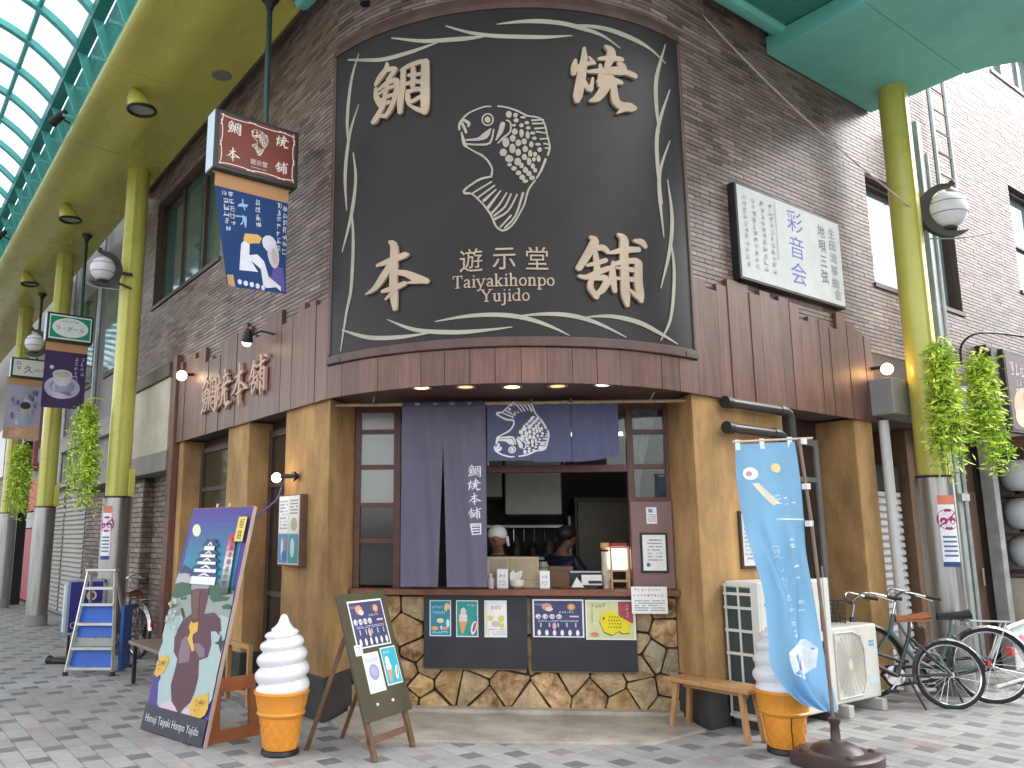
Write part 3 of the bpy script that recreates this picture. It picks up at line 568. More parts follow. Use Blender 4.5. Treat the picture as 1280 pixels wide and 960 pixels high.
# upper windows
def upper_window(s0, s1, z0, z1, npane, glassm, framem, bar=None):
    w = MB()
    def bx(sa, sb, za, zb, d0, d1):
        v = [pz(sa,za,d0),pz(sb,za,d0),pz(sb,zb,d0),pz(sa,zb,d0),pz(sa,za,d1),pz(sb,za,d1),pz(sb,zb,d1),pz(sa,zb,d1)]
        w.add(v, [(3,2,1,0),(4,5,6,7),(0,1,5,4),(1,2,6,5),(2,3,7,6),(3,0,4,7)])
    t = 0.05
    bx(s0, s1, z0, z0+t, -0.17, -0.07); bx(s0, s1, z1-t, z1, -0.17, -0.07); bx(s0, s0+t, z0+t, z1-t, -0.17, -0.07); bx(s1-t, s1, z0+t, z1-t, -0.17, -0.07)
    o = w.build('window', framem, bld); wd = (s1-s0-2*t)/npane
    for i in range(npane):
        a = s0+t+wd*i; g = MB(); q = -0.14 + 0.015*(i % 2)
        g.add([pz(a,z0+t,q),pz(a+wd,z0+t,q),pz(a+wd,z1-t,q),pz(a,z1-t,q)], [(0,1,2,3)])
        g.build('pane', glassm, o)
        if i:
            w = MB(); bx(a-0.03, a+0.03, z0+t, z1-t, -0.15, -0.09); w.build('mullion', framem, o)
        if bar:
            w = MB(); bx(a, a+wd, bar, bar+0.035, -0.135, -0.10); w.build('rail', framem, o)
    w = MB(); bx(s0-0.03, s1+0.03, z0-0.05, z0, -0.16, 0.03); w.build('sill', framem, o)
    # curtain-grey room behind
    return o
M_BLIND = mat('grey_blind', (0.30, 0.31, 0.31), 0.8)
upper_window(-5.66, -2.90, 4.87, 6.5, 3, M_GLASSTEAL, M_ALU)
upper_window(6.79, 8.96, 4.30, 5.58, 2, M_GLASSSKY, M_ALU)
upper_window(10.95, 13.0, 4.95, 6.55, 2, M_GLASSSKY, M_ALU, bar=5.7)
upper_window(10.9, 13.0, 8.35, 9.3, 3, M_GLASSSKY, M_GALV)

# wooden fascia, board by board, tops cut at uneven heights
mb = MB()                     # dark batten wall behind the boards
for i in range(40):
    a = -4.2 + (ARC+2.93+4.2)*i/40; b = -4.2 + (ARC+2.93+4.2)*(i+1)/40
    zt = 2.99 if 0.02 < (a+b)/2 < ARC-0.02 else 3.5
    mb.add([pz(a,2.73,0.004),pz(b,2.73,0.004),pz(b,zt,0.004),pz(a,zt,0.004)], [(0,1,2,3)])
mb.build('fascia_backing', M_DARKWOOD, bld)
def board(s0, s1, z0, z1, o0, o1):
    b = MB(); k = 3 if (s1 > 0 and s0 < ARC) else 1
    vs = []
    for i in range(k+1):
        s = s0 + (s1-s0)*i/k
        vs += [pz(s,z0,o0), pz(s,z0,o1), pz(s,z1,o1), pz(s,z1,o0)]
    fs = [(0,1,2,3), (4*k+3,4*k+2,4*k+1,4*k)]
    for i in range(k):
        q = 4*i
        fs += [(q+1,q+5,q+6,q+2), (q,q+4,q+5,q+1), (q+2,q+6,q+7,q+3), (q+3,q+7,q+4,q)]
    b.add(vs, fs); return b.build('fascia_board', M_FASCIA, bld)
fb = random.Random(3)
s = -4.17; i = 0
while s < 0.0:
    w = fb.choice((0.115, 0.125, 0.14)); e = min(s+w, 0.045)
    top = 3.74 + fb.choice((0.06, 0.03, 0, 0, -0.05, -0.12, -0.16)) if s < -0.35 else 3.62 + fb.choice((0.1, -0.02, 0.04))
    board(s+0.0015, e-0.0015, 2.70, top, 0.012, 0.045+fb.choice((0, 0.003, 0.006))); s = e
s = 0.045
while s < ARC-0.045:
    e = s + 0.2 if s+0.3 < ARC-0.045 else ARC-0.045
    board(s+0.002, e-0.002, 2.70, 2.985, 0.012, 0.048+fb.choice((0, 0.002, 0.004))); s = e
s = ARC-0.045; E_ = ARC+2.93
while s < E_-0.02:
    w = fb.choice((0.15, 0.165, 0.18)); e = min(s+w, E_)
    if E_-e < 0.06: e = E_
    top = 3.74 + fb.choice((0.07, 0.05, 0, 0.02, -0.07, -0.13))
    if s > E_-0.5: top = 3.72 - (s-(E_-0.5))*0.3
    board(s+0.0015, e-0.0015, 2.70, top, 0.012, 0.045+fb.choice((0, 0.004, 0.008))); s = e

# soffit under the fascia, set with the five downlights
mb = MB()
pts = [path(ARC*i/20, 0.012) for i in range(21)]
back = [fr(3.25, 0.62, 0)[:2], fr(-0.1, 0.62, 0)[:2]]
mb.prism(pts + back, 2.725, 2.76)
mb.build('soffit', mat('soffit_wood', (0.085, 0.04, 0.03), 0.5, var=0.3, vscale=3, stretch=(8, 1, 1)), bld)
LAMPS = [(3.692, 5.421, 'y'), (3.965, 5.186, 'd'), (4.274, 4.97, 'y'), (4.552, 4.731, 'd'), (4.807, 4.467, 'w')]
LM = {'y': glow('yellow_downlight', (1.0, 0.74, 0.22), 2.4, (0.7, 0.6, 0.3)), 'd': glow('dim_downlight', (1.0, 0.5, 0.2), 0.45, (0.5, 0.35, 0.2)), 'w': glow('white_downlight', (1.0, 0.93, 0.8), 5.0)}
for x, y, k in LAMPS:
    b = MB().lathe([(0.062, 0.0), (0.085, -0.004), (0.088, 0.004), (0.062, 0.02)], 20, (x*1.012, y*1.012, 2.721), closed=True)
    o = b.build('downlight', mat('lamp_trim', (0.35, 0.28, 0.2), 0.4), bld, smooth=True)
    MB().lathe([(0.001, 0), (0.062, 0)], 20, (x*1.012, y*1.012, 2.7225), closed=True).build('lamp', LM[k], o)

# ground-floor posts, plinths, recesses
def post(name, poly, z1=2.715, plinth=0.36):
    o = MB().prism(poly, 0.0, z1).build(name, M_STUCCO, bld, bevel=0.012)
    if plinth:
        n = len(poly); cx = sum(p[0] for p in poly)/n; cy = sum(p[1] for p in poly)/n
        q = [(x + 0.012*(1 if x > cx else -1), y + 0.012*(1 if y > cy else -1)) for x, y in poly]
        MB().prism(q, 0.004, plinth).build('plinth', M_PLINTH, o, bevel=0.006)
    return o
RL = fr(0.135, 0.556, 0)[:2]; RR = fr(3.0, 0.556, 0)[:2]
post('pillar', [(3.33, 6.32), RL, (3.90, 7.0), (3.78, 7.22), (3.33, 7.22)])
post('pillar', [(5.72, 4.33), (7.05, 4.33), (7.05, 4.75), (6.2, 4.9), RR])
post('pillar', [(3.33, 8.13), (3.75, 8.13), (3.75, 8.72), (3.33, 8.72)])
post('pillar', [(3.33, 10.25), (3.8, 10.25), (3.8, 10.42), (3.33, 10.42)], plinth=0)
post('pillar', [(8.34, 4.33), (8.70, 4.33), (8.70, 4.9), (8.34, 4.9)], plinth=0)
MB().box(3.24, 3.9, 10.43, 10.6, 0, 3.86).build('corner_trim', M_FASCIA, bld, bevel=0.01)
# door recesses left
def door(name, o, ex, ey, w, h, parts, frame=M_DARKWOOD):
    """door leaf with frame, glass and handle; o is the bottom corner, ex along, ey outward"""
    o = Vector(o); ex = Vector(ex); ey = Vector(ey); up = Vector((0,0,1))
    b = MB(); t = 0.07
    b.obox(o, ex*t, ey*0.05, up*h); b.obox(o+ex*(w-t), ex*t, ey*0.05, up*h)
    b.obox(o+ex*t+up*(h-t), ex*(w-2*t), ey*0.05, up*t); b.obox(o+ex*t, ex*(w-2*t), ey*0.05, up*0.2)
    d = b.build(name, frame, bld, bevel=0.004)
    MB().obox(o+ex*t+ey*0.015+up*0.2, ex*(w-2*t), ey*0.01, up*(h-t-0.2)).build('pane', M_DOORGLASS, d)
    for z in parts: MB().obox(o+ex*t+ey*0.026+up*z, ex*(w-2*t), ey*0.02, up*0.05).build('rail', frame, d)
    MB().tube([o+ex*(w-0.16)+ey*0.07+up*0.9, o+ex*(w-0.16)+ey*0.07+up*1.2], 0.012, 8).build('handle', M_STEEL, d)
    return d
M_DOORGLASS = mat('dark_door_glass', (0.03, 0.024, 0.02), 0.1, var=0.3, spec=0.8)
MB().box(3.60, 3.68, 7.22, 10.25, 0, 2.715).build('recess_wall', M_DARKWOOD, bld)
door('door', (3.60, 8.1, 0.02), (0,-1,0), (-1,0,0), 0.86, 2.6, (0.9, 2.0))
door('door', (3.60, 10.2, 0.02), (0,-1,0), (-1,0,0), 1.45, 2.6, (1.0, 1.6, 2.05))
# door recess right
MB().box(7.05, 8.34, 4.75, 4.83, 0, 2.715).build('recess_wall', M_DARKWOOD, bld)
door('door', (7.08, 4.75, 0.02), (1,0,0), (0,-1,0), 1.2, 2.5, (1.0, 2.05), frame=M_GREYCLAD)

# field-stone wall under the counter
sw = MB()
fbox(sw, 0.13, 3.02, 0.575, 0.72, 0.0, 0.985)
stone_wall = sw.build('stone_wall', mat('stone_joint', (0.055, 0.05, 0.042), 0.95, bump=0.4), bld)
ST = [mat('olive_stone', (0.27, 0.215, 0.125), 0.75, var=0.35, vscale=5, col2=(0.30, 0.25, 0.17), bump=1.0, bscale=16, bdist=0.03, objrand=0.2, fine=0.2),
      mat('ochre_stone', (0.40, 0.225, 0.08), 0.75, var=0.4, vscale=7, bump=1.0, bscale=14, bdist=0.035, objrand=0.2, col2=(0.42, 0.28, 0.13), fine=0.22),
      mat('rust_stone', (0.31, 0.125, 0.035), 0.75, var=0.5, vscale=9, bump=1.0, bscale=14, bdist=0.035, objrand=0.2, col2=(0.42, 0.29, 0.15), fine=0.22),
      mat('buff_stone', (0.38, 0.285, 0.165), 0.75, var=0.3, vscale=6, bump=1.0, bscale=16, bdist=0.03, objrand=0.2, col2=(0.42, 0.30, 0.16), fine=0.2)]
def clip(poly, nx, ny, d):
    out = []
    for i in range(len(poly)):
        p, q = poly[i], poly[(i+1) % len(poly)]
        a = p[0]*nx+p[1]*ny-d; b = q[0]*nx+q[1]*ny-d
        if a <= 0: out.append(p)
        if (a < 0 < b) or (b < 0 < a):
            t = a/(a-b); out.append((p[0]+(q[0]-p[0])*t, p[1]+(q[1]-p[1])*t))
    return out
sr = random.Random(21)
A0, A1, Z1 = 0.14, 3.0, 0.985
seeds = []
tries = 0
while len(seeds) < 58 and tries < 6000:
    tries += 1; p = (sr.uniform(A0+0.04, A1-0.04), sr.uniform(0.06, Z1-0.05))
    if all(math.hypot((p[0]-q[0])*0.82, p[1]-q[1]) > sr.uniform(0.13, 0.27) for q in seeds): seeds.append(p)
for p in seeds:
    jg = sr.uniform(0.004, 0.010)
    poly = [(A0, 0.004), (A1, 0.004), (A1, Z1), (A0, Z1)]
    for q in seeds:
        if q is p: continue
        nx, ny = q[0]-p[0], q[1]-p[1]; l_ = math.hypot(nx, ny); nx /= l_; ny /= l_
        poly = clip(poly, nx, ny, ((p[0]+q[0])/2*nx+(p[1]+q[1])/2*ny) - jg)
        if len(poly) < 3: break
    if len(poly) < 3: continue
    # cut the corners and roughen
    pts = []
    for i in range(len(poly)):
        a, b, c = poly[i-1], poly[i], poly[(i+1) % len(poly)]
        for q in (a, c):
            l_ = math.hypot(q[0]-b[0], q[1]-b[1]); k = min(0.012, l_*0.25)/max(l_, 1e-6)
            pts.append((b[0]+(q[0]-b[0])*k + sr.uniform(-0.005, 0.005), b[1]+(q[1]-b[1])*k + sr.uniform(-0.004, 0.005)))
    cx = sum(q[0] for q in pts)/len(pts); cz = sum(q[1] for q in pts)/len(pts); n = len(pts)
    f = 0.532 - sr.uniform(0, 0.022)
    ring = lambda k, b, j: [fr(cx+(x-cx)*k, b+sr.uniform(-j, j), cz+(z-cz)*k) for x, z in pts]
    vs = ring(1, 0.58, 0) + ring(0.995, f+0.012, 0.003) + ring(0.955, f, 0.005) + ring(0.5, f-0.003, 0.009) + [fr(cx, f-0.003+sr.uniform(-0.006, 0.006), cz)]
    fs = []
    for k in range(3):
        for i in range(n): fs.append((k*n+i, (k+1)*n+i, (k+1)*n+(i+1) % n, k*n+(i+1) % n))
    for i in range(n): fs.append((3*n+i, 4*n, 3*n+(i+1) % n))
    fs = [tuple(reversed(q)) for q in fs]
    b = MB(); b.add(vs, fs)
    b.build('stone', sr.choice((ST[1], ST[1], ST[2], ST[3], ST[2]) if cz < 0.4 else (ST[0], ST[0], ST[3], ST[1], ST[2])), stone_wall, smooth=True, angle=24)
# concrete step in front
sl = MB(); sl.prism([(3.384,6.30), (3.267,5.60), (4.975,4.27), (5.66,4.32), RR, RL], -0.3, 0.018)
struct(sl.build('entrance_slab', M_CONC, bevel=0.01))
b = MB(); fbox(b, 0.13, 3.0, 0.40, 0.55, 0.016, 0.05); struct(b.build('entrance_kerb', M_CONC, bevel=0.006))

# counter board and the window above it
b = MB(); fbox(b, 0.125, 3.02, 0.42, 0.80, 1.0, 1.055); counter = b.build('counter', M_REDWOOD, bld, bevel=0.006)
win = MB(); fw = 0.045
def frame_bar(mb, a0, a1, z0, z1, b0=0.52, b1=0.60): fbox(mb, a0, a1, b0, b1, z0, z1)
frame_bar(win, 0.135, 0.19, 1.055, 2.725); frame_bar(win, 0.50, 0.565, 1.055, 2.725); frame_bar(win, 2.63, 2.69, 1.055, 2.725); frame_bar(win, 2.97, 3.03, 1.055, 2.725)
frame_bar(win, 0.19, 0.50, 2.66, 2.725, 0.525, 0.595); frame_bar(win, 2.69, 2.97, 2.66, 2.725, 0.525, 0.595); frame_bar(win, 0.565, 2.63, 2.09, 2.155); frame_bar(win, 0.565, 2.63, 2.65, 2.725, 0.525, 0.595)
window = win.build('window', mat('window_wood', (0.11, 0.04, 0.026), 0.42, var=0.3, vscale=5, stretch=(3, 3, 3)), bld, bevel=0.004)
WM = _MC['window_wood']
for z in (1.475, 1.80, 2.15, 2.48):
    b = MB(); frame_bar(b, 0.19, 0.50, z-0.02, z+0.02, 0.53, 0.585); b.build('muntin', WM, window)
for z in (1.84, 2.14, 2.454):
    b = MB(); frame_bar(b, 2.69, 2.97, z-0.02, z+0.02, 0.53, 0.585); b.build('muntin', WM, window)
GL_CLEAR = clear_glass('shop_glass', (0.9, 0.93, 0.92), 0.0, 0.015)
GL_MILK = clear_glass('frosted_reflecting_glass', (0.62, 0.68, 0.66), 0.06, 0.6, 0.25)  # milky tint stands for frosting and for the outdoors mirrored in the upper panes
zz = [1.06, 1.455, 1.78, 2.13, 2.46, 2.66]
for i in range(5):
    b = MB(); fbox(b, 0.19, 0.50, 0.555, 0.561, zz[i]+0.02, zz[i+1]+ (0 if i == 4 else 0)); b.build('pane', GL_MILK if i >= 2 else GL_CLEAR, window)
zz = [1.82, 2.12, 2.434, 2.66]
for i in range(3):
    b = MB(); fbox(b, 2.69, 2.97, 0.555, 0.561, zz[i]+0.04, zz[i+1]); b.build('pane', GL_CLEAR, window)
b = MB(); fbox(b, 0.565, 2.63, 0.55, 0.556, 2.155, 2.65); b.build('pane', GL_CLEAR, window)
b = MB(); fbox(b, 2.64, 3.0, 0.500, 0.519, 1.058, 1.82); b.build('side_panel', mat('mauve_panel', (0.235, 0.135, 0.125), 0.55, var=0.1), window, bevel=0.003)

# the kitchen behind the window
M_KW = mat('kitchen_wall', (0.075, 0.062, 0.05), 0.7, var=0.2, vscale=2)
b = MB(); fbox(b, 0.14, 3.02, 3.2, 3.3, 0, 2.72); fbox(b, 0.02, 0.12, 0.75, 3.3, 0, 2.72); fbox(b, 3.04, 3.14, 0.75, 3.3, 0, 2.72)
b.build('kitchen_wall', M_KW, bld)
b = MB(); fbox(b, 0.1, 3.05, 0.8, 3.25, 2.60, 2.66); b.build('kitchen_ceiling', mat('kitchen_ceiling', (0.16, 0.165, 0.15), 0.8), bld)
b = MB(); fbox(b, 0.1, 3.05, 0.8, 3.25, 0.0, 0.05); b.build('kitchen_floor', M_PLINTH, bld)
hood = thing('extractor_hood', 'pale grey sheet-metal extractor hood hanging inside the shop window', 'hood', fr(1.6, 2.2, 1.86), world=True)
b = MB(); M_HOOD = mat('hood_metal', (0.24, 0.25, 0.205), 0.5, metal=0.2, var=0.1)
fbox(b, 1.53, 2.12, 1.7, 2.6, 1.74, 2.45); b.build('casing', M_HOOD, hood, bevel=0.01)
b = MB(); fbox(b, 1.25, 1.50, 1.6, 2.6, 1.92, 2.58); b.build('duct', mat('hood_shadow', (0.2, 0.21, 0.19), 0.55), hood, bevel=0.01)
shelf = thing('kitchen_shelf', 'dark steel shelf with hanging utensils on the kitchen back wall', 'shelf', fr(1.6, 2.9, 1.2), world=True)
b = MB(); fbox(b, 1.0, 2.3, 2.8, 3.15, 1.62, 1.65); fbox(b, 1.0, 2.3, 2.8, 3.15, 1.25, 1.28); fbox(b, 1.0, 1.03, 2.8, 2.83, 0.05, 1.75); fbox(b, 2.27, 2.3, 2.8, 2.83, 0.05, 1.75)
b.build('rack', M_STEEL, shelf)
ur = random.Random(8)
for i in range(9):
    a = 1.15 + i*0.12; b = MB()
    b.tube([fr(a, 2.79, 1.60), fr(a, 2.79, 1.45)], 0.006, 6); b.ball(fr(a, 2.79, 1.43), (0.02, 0.02, 0.035), 8, 6)
    b.build('utensil', M_CHROME, shelf)
for i in range(6):
    a = 1.1 + i*0.19; b = MB(); h = ur.uniform(0.1, 0.24)
    b.lathe([(0.05, 0), (0.055, h*0.7), (0.03, h), (0.03, h+0.02)], 12, fr(a, 2.95, 1.285)); b.build('jar', ink(*ur.choice(((60,60,66),(90,84,70),(40,44,52),(110,108,104)))), shelf, smooth=True)
fr_ = thing('kitchen_fridge', 'dark brown upright cabinet at the back of the kitchen', 'cabinet', fr(2.65, 2.6, 0.05), world=True)
b = MB(); fbox(b, 2.3, 3.0, 2.3, 3.0, 0.05, 1.95); b.build('carcass', mat('cabinet_brown', (0.06, 0.045, 0.03), 0.5), fr_, bevel=0.01)
b = MB(); fbox(b, 2.33, 2.97, 2.27, 2.3, 0.15, 1.9); b.build('door', mat('cabinet_door', (0.085, 0.065, 0.045), 0.4), fr_, bevel=0.01)
tb = thing('strip_light', 'white fluorescent strip light on the kitchen ceiling', 'lamp', fr(2.3, 1.5, 2.55), world=True)
b = MB(); fbox(b, 2.0, 2.8, 1.38, 1.5, 2.565, 2.60); b.build('batten', M_WHITE, tb)
MB().tube([fr(2.05, 1.44, 2.545), fr(2.75, 1.44, 2.545)], 0.016, 8).build('tube', glow('tube_glow', (0.9, 1.0, 0.95), 1.3), tb)

# ------------------------------------------------------------------ arcade over the street on the left
YS, YE = 6.86, 38.0
M_VAULT = None
def vault_sheet(name, lo, hi):
    m = D.materials.new(name); m.use_nodes = True
    nt = m.node_tree; n = nt.nodes; l = nt.links; n.clear()
    tr = n.new('ShaderNodeBsdfTransparent'); tr.inputs['Color'].default_value = (0.72, 0.80, 0.86, 1)
    tl = n.new('ShaderNodeBsdfTranslucent'); tl.inputs['Color'].default_value = (0.86, 0.92, 0.97, 1)
    tc = n.new('ShaderNodeTexCoord'); nz_ = n.new('ShaderNodeTexNoise'); nz_.inputs['Scale'].default_value = 1.4; nz_.inputs['Detail'].default_value = 5; l.new(tc.outputs['Object'], nz_.inputs['Vector'])
    mr = n.new('ShaderNodeMapRange'); mr.inputs['To Min'].default_value = lo; mr.inputs['To Max'].default_value = hi; l.new(nz_.outputs['Fac'], mr.inputs['Value'])
    ms = n.new('ShaderNodeMixShader'); l.new(mr.outputs[0], ms.inputs[0]); l.new(tr.outputs[0], ms.inputs[1]); l.new(tl.outputs[0], ms.inputs[2])
    o = n.new('ShaderNodeOutputMaterial'); l.new(ms.outputs[0], o.inputs[0]); return m
M_VAULT = vault_sheet('vault_sheet', 0.28, 0.5)
VC, VR = (0.4, 6.18), 1.84
def vp(ang, y, r=VR): return (VC[0]+r*math.sin(ang), y, VC[1]+r*math.cos(ang))
arc = thing('arcade_roof', 'teal steel barrel vault with white translucent panels over the covered street', 'roof', (0.4, YS, 0), world=True)
AH = R_(45)
nrib = int((YE-7.6)/0.8)
rib = None
for i in range(nrib):
    y = 7.62 + i*0.8
    if rib is None:
        b = MB(); n = 18
        for k in range(n):
            a0 = -AH+2*AH*k/n; a1 = -AH+2*AH*(k+1)/n
            q = [vp(a0,-0.045,VR-0.05),vp(a1,-0.045,VR-0.05),vp(a1,0.045,VR-0.05),vp(a0,0.045,VR-0.05),vp(a0,-0.045,VR+0.03),vp(a1,-0.045,VR+0.03),vp(a1,0.045,VR+0.03),vp(a0,0.045,VR+0.03)]
            b.add(q, [(0,1,2,3),(7,6,5,4),(0,4,5,1),(2,6,7,3)])
        rib = b.build('rib', M_TEALD, arc); rib.matrix_parent_inverse = Matrix.Identity(4); rib.location = (-0.4, y-YS, 0)
    else:
        c = rib.copy(); COL.objects.link(c); c.location = (-0.4, y-YS, 0)
for xo in (1.22, 0.4, -0.42):
    a = math.asin((xo-0.4)/VR)
    MB().tube([vp(a, YS+0.3), vp(a, YE)], 0.032, 6).build('purlin', M_TEALD, arc)
for i in range(nrib):
    y0, y1 = 7.62+i*0.8, 8.42+i*0.8
    if i == 0: y0 = 7.0
    b = MB(); n = 16
    b.grid(lambda u, v, y0=y0, y1=y1: vp(-AH+2*AH*u, y0+(y1-y0)*v-0.004, VR+0.036), n, 1)
    b.build('roof_panel', M_VAULT, arc, smooth=True, angle=0)
for sgn in (1, -1):
    X = lambda x: 0.4+sgn*(x-0.4)
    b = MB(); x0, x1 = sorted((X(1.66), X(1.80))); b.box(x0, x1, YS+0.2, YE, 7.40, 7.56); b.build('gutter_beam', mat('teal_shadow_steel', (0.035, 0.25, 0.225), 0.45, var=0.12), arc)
    for k in range(5):
        z = 6.98 + k*0.088; xx = 1.93 - k*0.03; b = MB()
        x0, x1 = X(xx), X(xx+0.06)
        b.add([(x0,YS+0.2,z+0.035),(x1,YS+0.2,z-0.02),(x1,YE,z-0.02),(x0,YE,z+0.035),(x0,YS+0.2,z+0.05),(x1,YS+0.2,z-0.005),(x1,YE,z-0.005),(x0,YE,z+0.05)], [(0,1,2,3),(7,6,5,4),(0,3,7,4),(1,5,6,2),(0,4,5,1),(3,2,6,7)])
        b.build('louvre', M_TEALD, arc)
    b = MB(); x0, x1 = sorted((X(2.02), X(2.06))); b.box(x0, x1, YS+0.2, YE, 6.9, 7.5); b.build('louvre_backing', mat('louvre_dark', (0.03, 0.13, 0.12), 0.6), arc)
    br0 = None
    for i in range(nrib):
        y = 7.62+i*0.8
        if br0 is None:
            b = MB(); pts = [(1.72, 7.44), (1.775, 7.25), (1.84, 7.05), (1.90, 6.9)]; wd = [0.13, 0.10, 0.07, 0.04]
            for k in range(3):
                (xa, za), (xb, zb) = pts[k], pts[k+1]; wa, wb = wd[k], wd[k+1]
                v = []
                for (x, z, w) in ((xa, za, wa), (xb, zb, wb)):
                    for yy in (-0.012, 0.012): v += [(X(x-w*0.3), yy, z-w*0.3), (X(x+w*0.5), yy, z+w*0.3)]
                b.add(v, [(0,1,5,4),(2,6,7,3),(0,4,6,2),(1,3,7,5)])
            b.tube([(X(1.70), 0, 6.93), (X(1.86), 0, 6.93)], 0.02, 6)
            br0 = b.build('bracket', mat('teal_bracket', (0.12, 0.52, 0.48), 0.42, var=0.1), arc); br0.matrix_parent_inverse = Matrix.Identity(4); br0.location = (-0.4, y-YS, 0)
        else:
            c = br0.copy(); COL.objects.link(c); c.location = (-0.4, y-YS, 0)

eave = thing('arcade_eave', 'yellow painted eave with rounded edge running along the brick wall', 'eave', (2.5, YS, 6.77), world=True)
y = YS; k = 0
ER = [(1.86, 6.93), (1.84, 6.90), (1.835, 6.86), (1.85, 6.82), (1.885, 6.79), (1.93, 6.775), (2.02, 6.77)]
while y < YE:
    e = min(y+2.15, YE); b = MB()
    prof = ER + [(2.32, 6.768), (2.335, 6.76), (2.62, 6.76), (2.64, 6.768), (3.18, 6.77), (3.20, 6.785), (3.20, 6.93)]
    n = len(prof)
    b.add([(x, y+0.003, z) for x, z in prof] + [(x, e-0.003, z) for x, z in prof], [(i, i+1, n+i+1, n+i) for i in range(n-1)] + [(n-1, 0, n, 2*n-1)] + [tuple(range(n))])
    b.build('eave_panel', M_YELLOW, eave, smooth=True, angle=30); y = e; k += 1
MB().box(3.12, 3.40, YS-0.5, 12.9, 6.935, 6.97).build('light_block', M_GREYCLAD, eave)  # unseen strip added over the eave gap to keep light off the wall top
# the eave on the far side of the street
ev2 = thing('opposite_eave', 'yellow painted eave along the far side of the covered street', 'eave', (-1.7, YS, 6.77), world=True)
b = MB(); prof = [(0.8-x, z) for x, z in ER] + [(-2.4, 6.77), (-2.4, 6.93)]; n = len(prof)
b.add([(x, YS, z) for x, z in prof] + [(x, YE, z) for x, z in prof], [(i, n+i, n+i+1, i+1) for i in range(n-1)] + [(n-1, 2*n-1, n, 0)])
b.build('eave_panel', M_YELLOW, ev2, smooth=True, angle=30)

M_LENS = mat('lamp_lens', (0.42, 0.42, 0.38), 0.3)
WHERE = ('nearest the corner', 'second along the eave', 'third along the eave')
for i, (x, y) in enumerate(((2.26, 9.37), (2.30, 13.49), (2.36, 17.55))):
    f = thing('eave_floodlight', 'yellow horn-shaped floodlight with dark rim under the eave, ' + WHERE[i], 'lamp', (x, y, 6.77), group='floodlights under the yellow eave')
    b = MB(); n = 18; vs = []; prof = [(0.16, -0.05), (0.15, 0.0), (0.125, 0.09), (0.07, 0.19), (0.015, 0.26)]
    for (r, h) in prof:
        for j in range(n):
            w = 2*math.pi*j/n
            p = Vector((r*math.cos(w), r*math.sin(w)*0.95, h - 0.2)); vs.append((p.x + 0.10*(0.26-h)/0.3 - 0.05, p.y - 0.05*(0.26-h)/0.3, p.z - 0.02 + 0.25*max(0, p.x)*0.4))
    fs = [(a*n+j, a*n+(j+1) % n, (a+1)*n+(j+1) % n, (a+1)*n+j) for a in range(4) for j in range(n)]
    b.add(vs, fs); o = b.build('housing', M_YELLOW, f, smooth=True)
    b = MB(); b.tube([vs[j] for j in range(n)] + [vs[0]], 0.018, 6, cap=False); b.build('rim', M_BLACK, f, smooth=True)
    b = MB(); b.add([Vector(vs[j])*1 + Vector((0, 0, 0.03)) for j in range(n)], [tuple(range(n-1, -1, -1))]); b.build('lens', M_LENS, f)
s_ = MB().lathe([(0.001, -0.012), (0.10, -0.012), (0.115, -0.004), (0.115, 0.0)], 24, closed=True).build('eave_speaker', mat('grille_grey', (0.2, 0.19, 0.16), 0.7, bump=0.5, bscale=300)); s_.location = (2.966, 8.48, 6.769)
tag(s_, 'round grey speaker grille set in the yellow eave above the hanging sign', 'speaker')

for i, (y, z) in enumerate(((11.05, 6.98), (16.3, 6.98))):
    t = thing('louvre_spotlight', 'small black spotlight clipped to the teal louvres, ' + ('nearer the corner', 'farther along the street')[i], 'lamp', (1.78, y, z), group='spotlights on the louvres')
    MB().tube([(0.06, 0, -0.03), (-0.02, 0, 0.0), (-0.06, 0, 0.05)], 0.014, 6).build('arm', M_BLACK, t)
    MB().tube([(-0.02, -0.06, 0.09), (-0.06, 0.0, 0.06), (-0.12, 0.10, 0.0), (-0.14, 0.14, -0.02)], [0.035, 0.055, 0.06, 0.065], 12).build('head', M_BLACK, t, smooth=True)

# ------------------------------------------------------------------ canopy over the crossing and the gate beam across the right-hand street
can = thing('crossing_canopy', 'teal perforated metal canopy following the rounded corner above the big sign', 'canopy', (5.0, 5.0, 6.5), world=True)
M_PERF = mat('perforated_teal', (0.05, 0.27, 0.215), 0.6, var=0.1, vscale=2, bump=1.0, bscale=130, fine=0.35)
cs_ = [-0.45 + (ARC+1.95+0.45)*i/44 for i in range(45)]
def cp(s, off, z):
    x, y = path(s, off); return (x, y, z+0.16*(1-max(0, min(1, (s+0.5)/(ARC+0.5)))))
b = MB(); vs = [cp(s, 0.14, 6.62) for s in cs_] + [cp(s, 1.35, 6.62) for s in cs_] + [cp(s, 0.14, 6.72) for s in cs_] + [cp(s, 1.35, 6.72) for s in cs_]; n = len(cs_)
b.add(vs, [(i, n+i, n+i+1, i+1) for i in range(n-1)] + [(2*n+i, 2*n+i+1, 3*n+i+1, 3*n+i) for i in range(n-1)] + [(i, i+1, 2*n+i+1, 2*n+i) for i in range(n-1)])
b.build('perforated_ceiling', M_PERF, can)
b = MB(); b.add([cp(s, -0.03, 6.74) for s in cs_] + [cp(s, 0.3, 6.74) for s in cs_] + [cp(s, -0.03, 6.78) for s in cs_] + [cp(s, 0.3, 6.78) for s in cs_], [(i, n+i, n+i+1, i+1) for i in range(n-1)] + [(2*n+i, 2*n+i+1, 3*n+i+1, 3*n+i) for i in range(n-1)]); b.build('light_block', M_GREYCLAD, can)  # unseen cover added so no light leaks down between canopy and wall
b = MB(); vs = []; prof = [(0.10, 6.70), (0.085, 6.64), (0.10, 6.585), (0.15, 6.56), (0.215, 6.565), (0.25, 6.60), (0.25, 6.619)]
